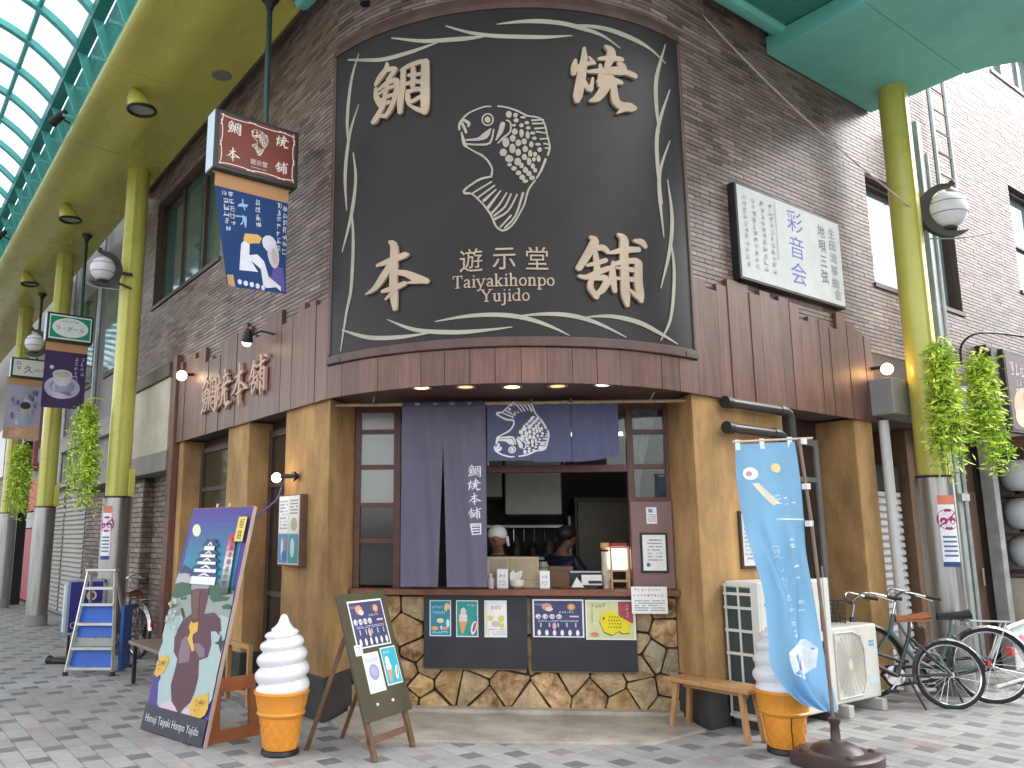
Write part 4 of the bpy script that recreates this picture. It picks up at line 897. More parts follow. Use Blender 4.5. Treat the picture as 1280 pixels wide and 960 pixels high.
for (o_, z) in prof: vs += [cp(s, o_, z) for s in cs_]
b.add(vs, [(k*n+i, (k+1)*n+i, (k+1)*n+i+1, k*n+i+1) for k in range(len(prof)-1) for i in range(n-1)])
b.build('edge_trim', M_TEAL, can, smooth=True)

gate = thing('gate_beam', 'broad smooth teal panelled beam crossing the street on the right', 'beam', (8.3, 0, 6.42), world=True)
edge = [(9.31, 4.31), (9.31, 3.9), (9.30, 3.52), (9.37, 3.12), (9.60, 2.80), (10.0, 2.45), (10.4, 2.0), (10.5, 1.2), (10.4, 0.2), (10.0, -0.4), (9.6, -0.8), (9.31, -1.3), (9.31, -2.6)]
zl = 6.42
def gate_panel(poly, name='beam_panel'): MB().prism(poly, zl, zl+0.19).build(name, M_TEAL, gate, bevel=0.006)
gate_panel([(7.235, 3.302), (9.292, 3.302), edge[2], edge[1], edge[0], (7.235, 4.31)])
gate_panel([(7.235, 3.298), (9.33, 3.298), edge[3], edge[4], edge[5], (10.25, 2.2), (10.25, 1.5), (7.235, 1.5)])
gate_panel([(7.235, 1.495), (10.25, 1.495), (10.45, 1.2), edge[8], edge[9], edge[10], (9.5, -1.0), (7.235, -1.0)])
gate_panel([(7.235, -1.005), (9.45, -1.005), edge[11], edge[12], (7.235, -2.6)])
MB().box(7.26, 9.28, -2.58, 4.29, zl+0.19, zl+0.55).build('upstand', M_TEAL, gate)

# ------------------------------------------------------------------ pillars
def pillar(x, y, ztop, r, label, zc=2.05, sticker=None, ang=0.0):
    t = thing('arcade_pillar', label, 'pillar', (x, y, 0), rz=ang, group='yellow arcade pillars')
    b = MB(); n = 28
    b.lathe([(r, zc), (r, zc+0.02), (r, ztop-0.01), (r, ztop)], n); b.build('shaft', M_YELLOW, t, smooth=True)
    b = MB(); b.box(-r*0.5, -r*0.5+0.035, -r*1.06, -r*0.8, zc, ztop-0.1); b.build('seam_cover', M_YELLOW, t)
    b = MB(); b.box(r*0.7, r*1.25, -0.12, 0.06, zc, zc+0.38); b.build('service_box', M_YELLOW, t, bevel=0.01)
    b = MB(); R2 = r*1.16; b.lathe([(R2, 0.18), (R2, zc-0.02), (R2*0.9, zc-0.004), (r*0.9, zc)], n); b.build('steel_base', M_STEEL, t, smooth=True)
    b = MB(); b.lathe([(R2*1.02, 0.0), (R2*1.02, 0.18), (R2, 0.182)], n); b.build('foot_band', M_GREYCLAD, t, smooth=True)
    b = MB(); b.lathe([(R2*1.01, zc-0.012), (R2*1.01, zc+0.006)], n); b.build('collar', M_BLACK, t)
    if sticker:
        b = MB(); a0, a1 = sticker; z0, z1 = 1.22, 1.92
        def fn(u, v, h=0): w = a0+(a1-a0)*u; q = R2+0.003+h; return (q*math.cos(w), q*math.sin(w), z0+(z1-z0)*v)
        W = abs(a1-a0)*R2
        b.grid(lambda u, v: fn(u, v), 8, 1, ink(226, 228, 232)); b.grid(lambda u, v: fn(u, 0.87+0.13*v, 0.0006), 8, 1, ink(214, 120, 96)); b.grid(lambda u, v: fn(u, 0.07*v, 0.0006), 8, 1, ink(40, 66, 128))
        cu, cv, cr = 0.5, 0.66, 0.15
        def disc(rr, h, m):
            k = 20; b.add([fn(cu, cv, h)] + [fn(cu+rr*math.cos(2*math.pi*i/k)*(z1-z0)/W, cv+rr*math.sin(2*math.pi*i/k), h) for i in range(k)], [(0, 1+i, 1+(i+1) % k) for i in range(k)], m)
        disc(cr, 0.0008, ink(150, 36, 96)); disc(cr*0.74, 0.0011, ink(222, 200, 216))
        for q in (-0.062, 0.062):
            disc_c = cu+q*(z1-z0)/W; k = 12; b.add([fn(disc_c+0.05*math.cos(2*math.pi*i/k)*(z1-z0)/W, cv-0.02+0.05*math.sin(2*math.pi*i/k), 0.0014) for i in range(k)], [tuple(range(k))], ink(150, 36, 96))
        b.grid(lambda u, v: fn(cu+(u-0.5)*0.24*(z1-z0)/W + (v-0.5)*0.02, cv-0.10+0.20*u+(v-0.5)*0.035, 0.0017), 4, 1, ink(150, 36, 96))
        for j in range(5):
            b.grid(lambda u, v, j=j: fn(0.1+0.8*u, 0.14+0.065*j+0.03*v, 0.0008), 6, 1, ink(96, 110, 140))
        b.build('sticker', None, t)
    return t
pillar(2.90, 11.6, 6.765, 0.155, 'yellow round pillar with steel base beside the aluminium step ladder', sticker=(R_(196), R_(240)))
pillar(2.78, 16.02, 6.765, 0.155, 'yellow round pillar with steel base behind the coffee-cup banner')
pillar(2.80, 20.45, 6.765, 0.155, 'yellow round pillar farthest along the covered street')
pillar(8.995, 3.907, zl, 0.145, 'yellow round pillar under the teal beam beside the parked bicycles', zc=2.12, sticker=(R_(205), R_(262)))

# globe lanterns on crescent brackets
M_GLOBE = mat('lantern_glass', (0.74, 0.74, 0.78), 0.35, var=0.05)
M_BRONZE = mat('bronze_paint', (0.045, 0.04, 0.036), 0.45, var=0.2)
def lantern(x, y, z, rz, label, r=0.2, rod=2.2):
    t = thing('globe_lantern', label, 'lantern', (x, y, z), rz=rz, group='globe lanterns on the pillars')
    b = MB(); b.ball((0, 0, 0), r, 22, 14); b.build('globe', M_GLOBE, t, smooth=True)
    b = MB()
    for zz_ in (-0.06, 0.06): q = math.sqrt(r*r-zz_*zz_); b.tube([(q*math.cos(2*math.pi*i/24), q*math.sin(2*math.pi*i/24), zz_) for i in range(25)], 0.005, 5, cap=False)
    b.build('band', M_GREYCLAD, t)
    b = MB(); n = 20; vo = []; vi = []       # crescent in the local x-z plane, opening up and to +x
    for i in range(n+1):
        a = R_(75) + R_(235)*i/n
        wd = 0.11*math.sin(math.pi*min(1, (i+0.6)/(n+0.6)))**0.7
        vo.append((r*1.5*math.cos(a)-0.0, r*1.5*math.sin(a))); vi.append(((r*1.5-wd)*math.cos(a), (r*1.5-wd)*math.sin(a)))
    vs = [(x_, -0.035, z_) for x_, z_ in vo] + [(x_, -0.035, z_) for x_, z_ in vi] + [(x_, 0.035, z_) for x_, z_ in vo] + [(x_, 0.035, z_) for x_, z_ in vi]; m_ = n+1
    fs = []
    for i in range(n): fs += [(i, i+1, m_+i+1, m_+i), (2*m_+i, 3*m_+i, 3*m_+i+1, 2*m_+i+1), (i, 2*m_+i, 2*m_+i+1, i+1), (m_+i, m_+i+1, 3*m_+i+1, 3*m_+i)]
    b.add(vs, fs); b.ball((r*1.5*math.cos(R_(75)), 0, r*1.5*math.sin(R_(75))+0.02), 0.035, 10, 6); b.build('crescent', M_BRONZE, t, smooth=True)
    b = MB(); b.lathe([(0.075, -r*1.12), (0.085, -r*1.02), (0.06, -r*0.93)], 16); b.build('cup', M_BRONZE, t, smooth=True)
    b = MB(); b.tube([(-r*1.45, 0, -0.02), (-r*2.3, 0, -0.02)], 0.025, 8); b.tube([(-r*1.2, 0, -r*1.0), (-r*2.3, 0, -r*1.3)], 0.018, 8); b.build('arm', M_BRONZE, t)
    b = MB(); b.tube([(-r*1.6, 0.0, -r*1.55), (0.1, 0.0, -r*1.6), (r*rod, 0, -r*1.35)], 0.008, 5); b.build('flag_rod', M_GALV, t)
    return t
lantern(2.47, 11.45, 5.16, math.pi*0.98, 'white globe lantern on a bronze crescent on the pillar by the ladder', 0.17, 1.2)
lantern(2.42, 16.3, 5.06, math.pi*0.95, 'white globe lantern just above the coffee-shop sign, farther along the street', 0.17, 0.8)
lantern(9.33, 3.63, 4.98, R_(-42), 'white globe lantern on a bronze crescent on the right-hand pillar', 0.2)

# hanging artificial greenery
M_LEAF = mat('lime_leaf', (0.36, 0.58, 0.03), 0.5, var=0.25, vscale=6, col2=(0.56, 0.70, 0.09), attr=0.4, trans=0.0)
def greenery(x, y, ztop, zbot, rad, label, seed, n=3000):
    r = random.Random(seed)
    t = thing('hanging_plant', label, 'plant', (x, y, zbot), group='green foliage sprays on the pillars')
    H = ztop-zbot; b = MB(); stem = MB()
    ns = 26
    strands = []
    for i in range(ns):
        a = r.uniform(0, 2*math.pi); q = rad*math.sqrt(r.random()); L = H*r.uniform(0.55, 1.0)
        x0, y0 = q*0.4*math.cos(a), q*0.4*math.sin(a); x1, y1 = q*math.cos(a), q*math.sin(a)
        pts = []
        for k in range(6):
            u = k/5; pts.append((x0+(x1-x0)*math.sin(u*1.6)+r.uniform(-0.015, 0.015), y0+(y1-y0)*math.sin(u*1.6)+r.uniform(-0.015, 0.015), H - (H*0.12*r.random() if k == 0 else 0) - u*L))
        strands.append(pts); stem.tube(pts, 0.004, 4)
    for i in range(n):
        p = r.choice(strands); u = r.random()*4.99; k = int(u); f = u-k
        c = Vector(p[k]).lerp(Vector(p[k+1]), f) + Vector((r.gauss(0, 0.035), r.gauss(0, 0.035), r.gauss(0, 0.03)))
        d = Vector((r.gauss(0, 1), r.gauss(0, 1), r.uniform(-1.2, 0.3))).normalized(); s1 = d.cross(Vector((r.gauss(0, 1), r.gauss(0, 1), r.gauss(0, 1)))).normalized()
        L = r.uniform(0.05, 0.10); w = L*0.15
        b.add([c, c+d*L*0.5+s1*w, c+d*L, c+d*L*0.5-s1*w], [(0, 1, 2, 3)], None, r.random())
    b.build('foliage', M_LEAF, t); stem.build('stem', mat('stem_green', (0.1, 0.2, 0.02), 0.6), t)
    b = MB(); b.tube([(0, 0, H-0.02), (0.05, 0.0, H+0.06), (0.22, 0.0, H+0.05)], 0.012, 6); b.build('bracket', M_YELLOW, t)
    return t
greenery(2.45, 11.75, 3.34, 1.82, 0.22, 'lime green hanging foliage on the pillar beside the ladder', 1)
greenery(2.38, 16.4, 3.2, 1.75, 0.2, 'lime green hanging foliage on the pillar behind the coffee banner', 2, 2200)
greenery(8.66, 3.60, 3.42, 2.0, 0.13, 'lime green hanging foliage on the right-hand pillar, strand nearer the shop', 3)
greenery(9.42, 3.52, 3.40, 2.12, 0.15, 'lime green hanging foliage on the right-hand pillar, strand farther from the shop', 4)

# ------------------------------------------------------------------ neighbouring frontages along the left street
def bricks_flat(b, p, ex, en, w, z0, z1, ch, bl, seed, cut=None):
    r = random.Random(seed); p = Vector(p); ex = Vector(ex); en = Vector(en)
    z = z0; j = 0
    while z < z1-ch*0.5:
        u = -bl/2 if j % 2 else 0.0
        while u < w:
            a, c = max(u, 0), min(u+bl-0.009, w); u += bl
            if c-a < 0.02: continue
            f = 0.012+r.uniform(-0.002, 0.002); e = 0.003; za, zb = z, z+ch-0.01
            Q = lambda s, zz_, d: p+ex*s+en*d+Vector((0, 0, zz_))
            b.add([Q(a,za,0),Q(c,za,0),Q(c,zb,0),Q(a,zb,0),Q(a+e,za+e,f),Q(c-e,za+e,f),Q(c-e,zb-e,f),Q(a+e,zb-e,f)], [(4,5,6,7),(0,1,5,4),(1,2,6,5),(2,3,7,6),(3,0,4,7)], None, min(1, max(0, r.gauss(0.5, 0.25))))
        z += ch; j += 1
shop2 = thing('brick_shop', 'low brick shop with cream sign board next to the corner building', 'building', (3.5, 13.5, 0), world=True)
b = MB(); b.box(3.55, 4.5, 10.62, 16.35, 0, 2.95); b.build('wall', M_MORTAR, shop2)
b = MB(); bricks_flat(b, (3.55, 12.1, 0), (0,-1,0), (-1,0,0), 1.48, 0.0, 2.35, 0.072, 0.235, 1); bricks_flat(b, (3.55, 16.3, 0), (0,-1,0), (-1,0,0), 1.95, 0.0, 2.3, 0.072, 0.235, 2)
stuff(b.build('brickwork', M_BRICK2, shop2))
b = MB(); b.box(3.40, 3.55, 12.12, 12.62, 0, 2.35); o = b.build('brick_pier', M_MORTAR, shop2)
b = MB(); bricks_flat(b, (3.40, 12.62, 0), (0,-1,0), (-1,0,0), 0.5, 0.0, 2.33, 0.072, 0.235, 3); bricks_flat(b, (3.40, 12.12, 0), (1,0,0), (0,-1,0), 0.15, 0.0, 2.33, 0.072, 0.15, 4); stuff(b.build('brickwork', M_BRICK2, o))
MB().box(3.22, 3.6, 10.62, 16.35, 2.36, 2.615).build('lower_beam', M_GREYCLAD, shop2, bevel=0.01)
MB().box(3.24, 3.32, 10.66, 12.95, 2.62, 3.6).build('sign_board', M_CREAM, shop2, bevel=0.01)
MB().box(3.20, 3.32, 10.62, 13.1, 3.602, 3.80).build('upper_beam', mat('brown_beam', (0.10, 0.075, 0.06), 0.55, var=0.2), shop2, bevel=0.01)
MB().box(3.44, 3.62, 14.22, 14.36, 0, 2.36).build('door_post', M_ALU, shop2); MB().box(3.58, 3.6, 12.65, 14.2, 0, 2.36).build('shutter', M_GREYCLAD, shop2)
facade = thing('grey_building', 'grey clad building with dark windows and drainpipes beyond the brick wall', 'building', (3.5, 16.5, 0), world=True)
MB().box(3.42, 7, 12.96, 20.4, 2.53, 10).build('wall', M_GREYCLAD, facade)
for i in range(3):
    y = 13.6+i*2.3; o = MB().box(3.38, 3.45, y, y+1.5, 4.3, 6.2).build('window', M_ALU, facade); MB().box(3.37, 3.379, y+0.06, y+1.44, 4.36, 6.14).build('pane', M_GLASSTEAL, o)
for y in (13.25, 15.5, 18.0): MB().tube([(3.34, y, 2.6), (3.34, y, 9.5)], 0.05, 8).build('drainpipe', M_GALV, facade, smooth=True)
MB().box(3.3, 3.42, 13.0, 20.4, 3.2, 3.5).build('sign_band', mat('worn_band', (0.27, 0.26, 0.24), 0.6, var=0.2), facade)
b = MB(); b.box(3.62, 7, 16.4, 20.4, 0, 2.55); b.build('shop_wall', M_GREYCLAD, facade)
M_SHUT = mat('shutter_slats', (0.32, 0.305, 0.28), 0.55, metal=0.2, var=0.15, vscale=2)
for (y0, y1) in ((16.45, 18.3), (18.38, 20.3)):
    sh = MB().box(3.58, 3.6, y0, y1, 0, 2.4).build('roller_shutter', M_SHUT, facade)
    b = None
    for k in range(26):
        if b is None:
            q = MB(); q.add([(3.585,y0+0.03,0),(3.585,y1-0.03,0),(3.555,y1-0.03,0.03),(3.555,y0+0.03,0.03),(3.565,y1-0.03,0.08),(3.565,y0+0.03,0.08),(3.585,y1-0.03,0.085),(3.585,y0+0.03,0.085)], [(1,0,3,2),(2,3,5,4),(4,5,7,6)])
            b = q.build('slat', M_SHUT, sh); b.location.z = 0.03
        else: c = b.copy(); COL.objects.link(c); c.location.z = 0.03+k*0.09
far = thing('red_shop', 'far shop front with crimson panel and pale signs at the end of the frontage', 'building', (3.5, 24, 0), world=True)
MB().box(3.7, 7, 20.42, 40, 0, 10).build('wall', mat('far_wall', (0.3, 0.27, 0.25), 0.7, var=0.2), far)
MB().box(3.5, 3.7, 21.0, 26.5, 0.06, 1.72).build('crimson_panel', mat('crimson', (0.33, 0.012, 0.04), 0.5), far)
MB().box(3.45, 3.7, 20.9, 26.5, 1.74, 2.1).build('grey_sign', ink(176, 178, 176), far)
MB().box(3.5, 3.7, 21.0, 27, 2.15, 2.9).build('red_awning', ink(196, 52, 40), far)
for i, c in enumerate(((196,120,128), (60,66,96), (226,226,226), (150,60,50), (210,200,180))):
    MB().box(3.3, 3.69, 21+i*2.4, 23.1+i*2.4, 3.2+0.3*(i % 2), 4.6).build('shop_sign', ink(*c), far)
MB().box(3.1, 3.3, 21.2, 21.35, 0, 4.6).build('post', M_BLACK, far)

# ------------------------------------------------------------------ frontage of the right-hand street beyond the fascia
rs = thing('side_street_shops', 'row of small shop doors under the bright brick wall on the right', 'building', (11, 4.5, 0), world=True)
MB().box(8.58, 10.95, 5.3, 5.5, 0, 2.72).build('back_wall', M_GREYCLAD, rs)
b = MB().box(8.86, 9.72, 4.62, 4.7, 0.0, 2.0).build('roller_shutter', M_WHITE, rs)
q0 = None
for k in range(24):
    if q0 is None:
        q = MB(); q.add([(8.88,4.618,0),(9.70,4.618,0),(9.70,4.585,0.02),(8.88,4.585,0.02),(9.70,4.59,0.066),(8.88,4.59,0.066),(9.70,4.618,0.07),(8.88,4.618,0.07)], [(0,1,2,3),(3,2,4,5),(5,4,6,7)])
        q0 = q.build('slat', mat('pale_slats', (0.55, 0.55, 0.56), 0.5, var=0.08), b); q0.location.z = 0.1
    else: c = q0.copy(); COL.objects.link(c); c.location.z = 0.1+k*0.08
MB().box(8.84, 9.75, 4.58, 4.72, 2.02, 2.3).build('shutter_box', M_DARKVOID, rs)
MB().box(9.76, 9.98, 4.5, 5.3, 0, 2.72).build('timber_post', mat('brown_post', (0.16, 0.095, 0.055), 0.6, var=0.2), rs)
MB().box(10.0, 11.2, 4.42, 5.3, 0, 2.72).build('door_wall', mat('brown_wall', (0.115, 0.06, 0.035), 0.6, var=0.2, vscale=3), rs)
MB().box(10.28, 11.12, 4.38, 4.42, 0.02, 2.05).build('timber_door', mat('timber_door', (0.10, 0.05, 0.028), 0.5, var=0.25, stretch=(6, 6, 1)), rs, bevel=0.005)
MB().tube([(11.0, 4.35, 0.95), (11.0, 4.35, 1.15)], 0.014, 8).build('door_handle', M_STEEL, rs)
MB().box(11.2, 11.34, 4.2, 4.34, 0, 2.9).build('steel_post', M_GALV, rs, bevel=0.006)
b = MB(); b.box(11.34, 11.55, 4.33, 4.6, 0, 2.8); o = b.build('brick_pier', M_MORTAR, rs)
b = MB(); bricks_flat(b, (11.34, 4.33, 0), (1,0,0), (0,-1,0), 0.21, 0, 2.8, 0.06, 0.21, 9); stuff(b.build('brickwork', mat('pale_brick', (0.36, 0.24, 0.17), 0.6, attr=0.3), o))
MB().box(11.55, 16, 4.6, 4.7, 0, 3.3).build('dark_shop_wall', M_DARKVOID, rs)
b = MB(); b.box(8.62, 9.9, 4.05, 4.34, 2.76, 3.14); b.build('canopy_box', mat('grey_canopy', (0.26, 0.25, 0.25), 0.5), rs, bevel=0.01)
b = MB(); b.box(10.3, 11.85, 3.95, 4.32, 2.93, 3.22); b.build('light_box', mat('white_lightbox', (0.78, 0.80, 0.82), 0.4, var=0.04), rs, bevel=0.01)
b = MB(); b.box(11.45, 13, 4.2, 4.33, 3.2, 3.9); o = b.build('lattice_window', M_DARKWOOD, rs)
for k in range(5): MB().box(11.5+k*0.3, 11.54+k*0.3, 4.17, 4.2, 3.25, 3.85).build('bar', M_DARKWOOD, o)
MB().box(11.5, 16, 3.7, 4.6, 2.62, 2.72).build('shop_roof', mat('red_tile_roof', (0.16, 0.07, 0.055), 0.6), rs)
MB().tube([(8.80, 4.26, 0), (8.80, 4.26, 2.72)], 0.05, 12).build('downpipe', mat('pale_pipe', (0.6, 0.6, 0.6), 0.3, var=0.05), rs, smooth=True)

op = thing('opposite_building', 'plain buff building on the far side of the right-hand street', 'building', (14, -4, 0), world=True)
MB().box(10.8, 40, -9, -3.4, 0, 7.6).build('wall', mat('opposite_wall', (0.34, 0.31, 0.27), 0.7, var=0.15, vscale=0.6), op)
for k in range(8): o = MB().box(11.6+k*3.2, 13.4+k*3.2, -3.42, -3.36, 4.2, 5.8).build('window', M_ALU, op); MB().box(11.68+k*3.2, 13.32+k*3.2, -3.359, -3.35, 4.28, 5.72).build('pane', M_GLASSTEAL, o)

# ------------------------------------------------------------------ the big curved signboard
U_TAI, U_YAKI, U_HON, U_HO = map(fscale, (TAI, YAKI, HON, HO))
M_PANEL = mat('sign_panel', (0.017, 0.0145, 0.0145), 0.42, var=0.35, vscale=1.1, rvar=0.12, spec=0.3)
M_LETTER = mat('sign_letter', (0.42, 0.325, 0.235), 0.55, var=0.16, vscale=3)
M_LETTERD = mat('sign_line', (0.36, 0.33, 0.265), 0.6, var=0.12, vscale=3)
M_FRAME = mat('sign_frame_wood', (0.085, 0.042, 0.032), 0.45, var=0.3, vscale=2.5, stretch=(2, 2, 2), fine=0.1)
sgn = thing('shop_signboard', 'huge curved black signboard with beige fish emblem and brush lettering on the corner', 'signboard', (3.97, 4.97, 3.0), world=True)
def sz(s, z, h=0.0): x, y = path(min(max(s, 0.06), ARC-0.06), 0.06+h); return (x, y, z)
b = MB(); n = 40
vs = [sz(0.07+(ARC-0.14)*i/n, z) for z in (3.03, 6.0) for i in range(n+1)]
b.add(vs, [(i, i+1, n+2+i, n+1+i) for i in range(n)]); b.build('panel', M_PANEL, sgn, smooth=True, angle=0)
def curved_bar(s0, s1, z0, z1, h0, h1, name, m, k=36):
    b = MB(); vs = []
    for i in range(k+1):
        s = s0+(s1-s0)*i/k; vs += [sz(s, z0, h0), sz(s, z0, h1), sz(s, z1, h1), sz(s, z1, h0)]
    fs = [(0,1,2,3), (4*k+3,4*k+2,4*k+1,4*k)]
    for i in range(k): q = 4*i; fs += [(q+1,q+5,q+6,q+2), (q,q+4,q+5,q+1), (q+2,q+6,q+7,q+3), (q+3,q+7,q+4,q)]
    b.add(vs, fs); return b.build(name, m, sgn, bevel=0.008)
curved_bar(0.06, ARC-0.06, 2.99, 3.07, -0.055, 0.016, 'frame', M_FRAME); curved_bar(0.06, ARC-0.06, 5.95, 6.01, -0.055, 0.014, 'frame', M_FRAME)
curved_bar(0.06, 0.10, 3.072, 5.948, -0.055, 0.012, 'frame', M_FRAME, 2); curved_bar(ARC-0.10, ARC-0.06, 3.072, 5.948, -0.055, 0.012, 'frame', M_FRAME, 2)
curved_bar(0.06, ARC-0.06, 6.012, 6.10, -0.055, -0.02, 'head_board', M_FRAME)
for s0 in (0.065, ARC-0.225): curved_bar(s0, s0+0.18, 2.995, 3.04, 0.0165, 0.022, 'corner_plate', M_BRONZE, 3)
for k, st in enumerate((TAI, YAKI, HON, HO)):
    b = MB()
    for i, s in enumerate(st): ribbon(b, [(p[0], p[1], p[2]*1.2) for p in s], lambda x, y, h: sz(x, y, h), 0.004, 0.030+(i % 8)*0.0004, None, 4, 5)
    b.build('character', M_LETTER, sgn)
b = MB()
for i, s in enumerate(FISH): ribbon(b, s, lambda x, y, h: sz(x, y, h), 0.001, 0.0065+(i % 5)*0.0004, None, 3, 4)
fr2 = random.Random(4)
for (s, z, rx, rz) in SCALES:
    k = 9; pts = [(s+rx*1.0*math.cos(2*math.pi*i/k+0.3)*fr2.uniform(0.9, 1.08), z+rz*1.0*math.sin(2*math.pi*i/k+0.3)*fr2.uniform(0.9, 1.08)) for i in range(k)]
    b.add([sz(x, y, 0.007) for x, y in pts] + [sz(x, y, 0.001) for x, y in pts], [tuple(range(k))] + [((i+1) % k, i, k+i, k+(i+1) % k) for i in range(k)])
b.build('fish_emblem', M_LETTERD, sgn)
b = MB()
for i, s in enumerate(VINE): ribbon(b, s, lambda x, y, h: sz(x, y, h), 0.001, 0.005+(i % 5)*0.0005, None, 5, 3)
b.build('vine_border', M_LETTERD, sgn)
for ch, s in (('遊', 1.467), ('示', 1.726), ('堂', 1.983)):
    b = MB(); put_text(b, ch, lambda x, y, h: sz(x, y, h), s, 3.715, 0.185, 0.2, 0.012, None, 4, h0=0.001); b.build('character', M_LETTER, sgn)
# slab-serif letters drawn as strokes
_o = lambda cx: [(cx+0.17*math.cos(t), 0.25+0.22*math.sin(t), 0.085 if abs(math.cos(t)) > 0.5 else 0.055) for t in [2*math.pi*i/12 for i in range(13)]]
_st = lambda x, a, c: [(x, a, 0.1), (x, c, 0.1)]
_sf = lambda x0, x1, y: [(x0, y, 0.05), (x1, y, 0.05)]
_ar = [(0.13,0.34,0.05),(0.21,0.46,0.07),(0.32,0.47,0.08),(0.38,0.38,0.1),(0.38,0.03,0.1)]
SLAB = {'T': (0.6, [_st(0.3,0.72,0.03), _sf(0.04,0.56,0.72), [(0.05,0.74,0.05),(0.05,0.56,0.04)], [(0.55,0.74,0.05),(0.55,0.56,0.04)], _sf(0.18,0.42,0.025)]),
 'a': (0.47, [[(0.1,0.4,0.08),(0.2,0.48,0.07),(0.31,0.45,0.09),(0.34,0.36,0.1),(0.34,0.06,0.1),(0.43,0.03,0.06)], [(0.34,0.29,0.05),(0.18,0.25,0.07),(0.09,0.14,0.09),(0.16,0.035,0.07),(0.27,0.06,0.05),(0.34,0.14,0.05)]]),
 'i': (0.29, [_st(0.15,0.48,0.03), _sf(0.05,0.15,0.465), _sf(0.04,0.26,0.025), [(0.145,0.67,0.11),(0.15,0.68,0.11)]]),
 'y': (0.52, [[(0.07,0.47,0.1),(0.25,0.03,0.08)], [(0.44,0.47,0.06),(0.25,0.0,0.06),(0.16,-0.18,0.06),(0.06,-0.2,0.09)], _sf(-0.02,0.17,0.475), _sf(0.34,0.53,0.475)]),
 'k': (0.52, [_st(0.12,0.74,0.03), _sf(0.03,0.12,0.725), _sf(0.02,0.24,0.025), [(0.38,0.46,0.05),(0.14,0.22,0.05)], [(0.2,0.28,0.1),(0.4,0.03,0.1)], _sf(0.3,0.48,0.475), _sf(0.3,0.5,0.025)]),
 'h': (0.53, [_st(0.12,0.74,0.03), _sf(0.03,0.12,0.725), _sf(0.02,0.24,0.025), _ar, _sf(0.28,0.5,0.025)]), 'o': (0.49, [_o(0.24)]),
 'n': (0.53, [_st(0.12,0.48,0.03), _sf(0.03,0.12,0.465), _sf(0.02,0.24,0.025), _ar, _sf(0.28,0.5,0.025)]),
 'p': (0.52, [_st(0.12,0.48,-0.2), _sf(0.03,0.12,0.465), _sf(0.02,0.24,-0.2), _o(0.28)]),
 'Y': (0.66, [[(0.08,0.72,0.1),(0.32,0.36,0.1)], [(0.56,0.72,0.06),(0.32,0.36,0.06)], _st(0.32,0.38,0.03), _sf(0,0.2,0.725), _sf(0.46,0.66,0.725), _sf(0.2,0.44,0.025)]),
 'u': (0.52, [[(0.12,0.47,0.1),(0.12,0.14,0.1),(0.2,0.035,0.08),(0.3,0.05,0.06),(0.38,0.15,0.05)], _st(0.38,0.47,0.03), _sf(0.02,0.12,0.465), _sf(0.28,0.38,0.465), _sf(0.38,0.48,0.025)]),
 'j': (0.29, [[(0.16,0.47,0.1),(0.16,-0.08,0.1),(0.1,-0.2,0.07),(0.0,-0.19,0.09)], _sf(0.06,0.16,0.465), [(0.155,0.67,0.11),(0.16,0.68,0.11)]]),
 'd': (0.52, [_o(0.22), _st(0.38,0.74,0.03), _sf(0.28,0.38,0.725), _sf(0.38,0.48,0.025)])}
def slab(mb, word, fn, x0, base, em, h0, h1, m=None):
    x = x0
    for ch in word:
        adv, st = SLAB[ch]
        for i, s in enumerate(st): ribbon(mb, [(x+p[0]*em, base+p[1]*em, p[2]*em) for p in s], fn, h0, h1+(i % 6)*0.0002, m, 2 if len(s) < 3 else 4, 2)
        x += adv*em
for word, x0, base, em in (('Taiyakihonpo', 1.315, 3.485, 0.141), ('Yujido', 1.54, 3.36, 0.139)):
    b = MB(); slab(b, word, lambda x, y, h: sz(x, y, h), x0, base, em, 0.001, 0.008); b.build('latin_name', M_LETTER, sgn)
# small spot lamps on arms above the sign
for i, s in enumerate((0.62, 1.75, 2.62)):
    t = thing('sign_spotlight', 'small black spotlight on an arm above the signboard, ' + ('left of the emblem', 'over the emblem', 'right of the emblem')[i], 'lamp', pz(s, 6.3, 0.0), group='spotlights above the big sign', world=True)
    MB().tube([pz(s, 6.34, 0.0), pz(s, 6.36, 0.22), pz(s, 6.25, 0.26)], 0.012, 8).build('arm', M_BLACK, t)
    x, y = path(s, 0.26); MB().lathe([(0.045, -0.12), (0.05, -0.02), (0.03, 0.02), (0.01, 0.03)], 14, (x, y, 6.26)).build('head', M_BLACK, t, smooth=True)

# ------------------------------------------------------------------ raised lettering and lamps on the side fascia
fl = thing('fascia_lettering', 'raised copper-brown brush letters naming the shop on the left fascia', 'lettering', (3.28, 8.5, 2.9), world=True)
M_COPPER = mat('copper_letter', (0.50, 0.33, 0.25), 0.5, var=0.15)
for unit, y0, w, h, z in ((U_TAI, 9.16, 0.50, 0.44, 3.145), (U_YAKI, 8.70, 0.46, 0.46, 3.135), (U_HON, 8.23, 0.47, 0.47, 3.13), (U_HO, 7.74, 0.46, 0.44, 3.14)):
    b = MB(); put_brush(b, unit, lambda x, y, h_: (3.27-h_, y0-x, y), 0, z, w, h, 0.0, 0.032, None, 3, 0.9); b.build('character', M_COPPER, fl)
def spot(name, label, base, head, aim, col, st, r=0.05):
    t = thing(name, label, 'lamp', base, world=True)
    base = Vector(base); head = Vector(head); aim = Vector(aim).normalized()
    MB().tube([base, base.lerp(head, 0.5)+Vector((0, 0, 0.05)), head], 0.011, 8).build('arm', M_BLACK, t)
    MB().tube([head-aim*0.09, head-aim*0.05, head+aim*0.02, head+aim*0.04], [r*0.45, r*0.8, r*1.1, r*1.15], 14).build('shade', M_BLACK, t, smooth=True)
    c = head+aim*0.05; MB().ball(c, r*0.85, 12, 8).build('bulb', glow('fascia_bulb_'+name, col, st), t, smooth=True)
    return t
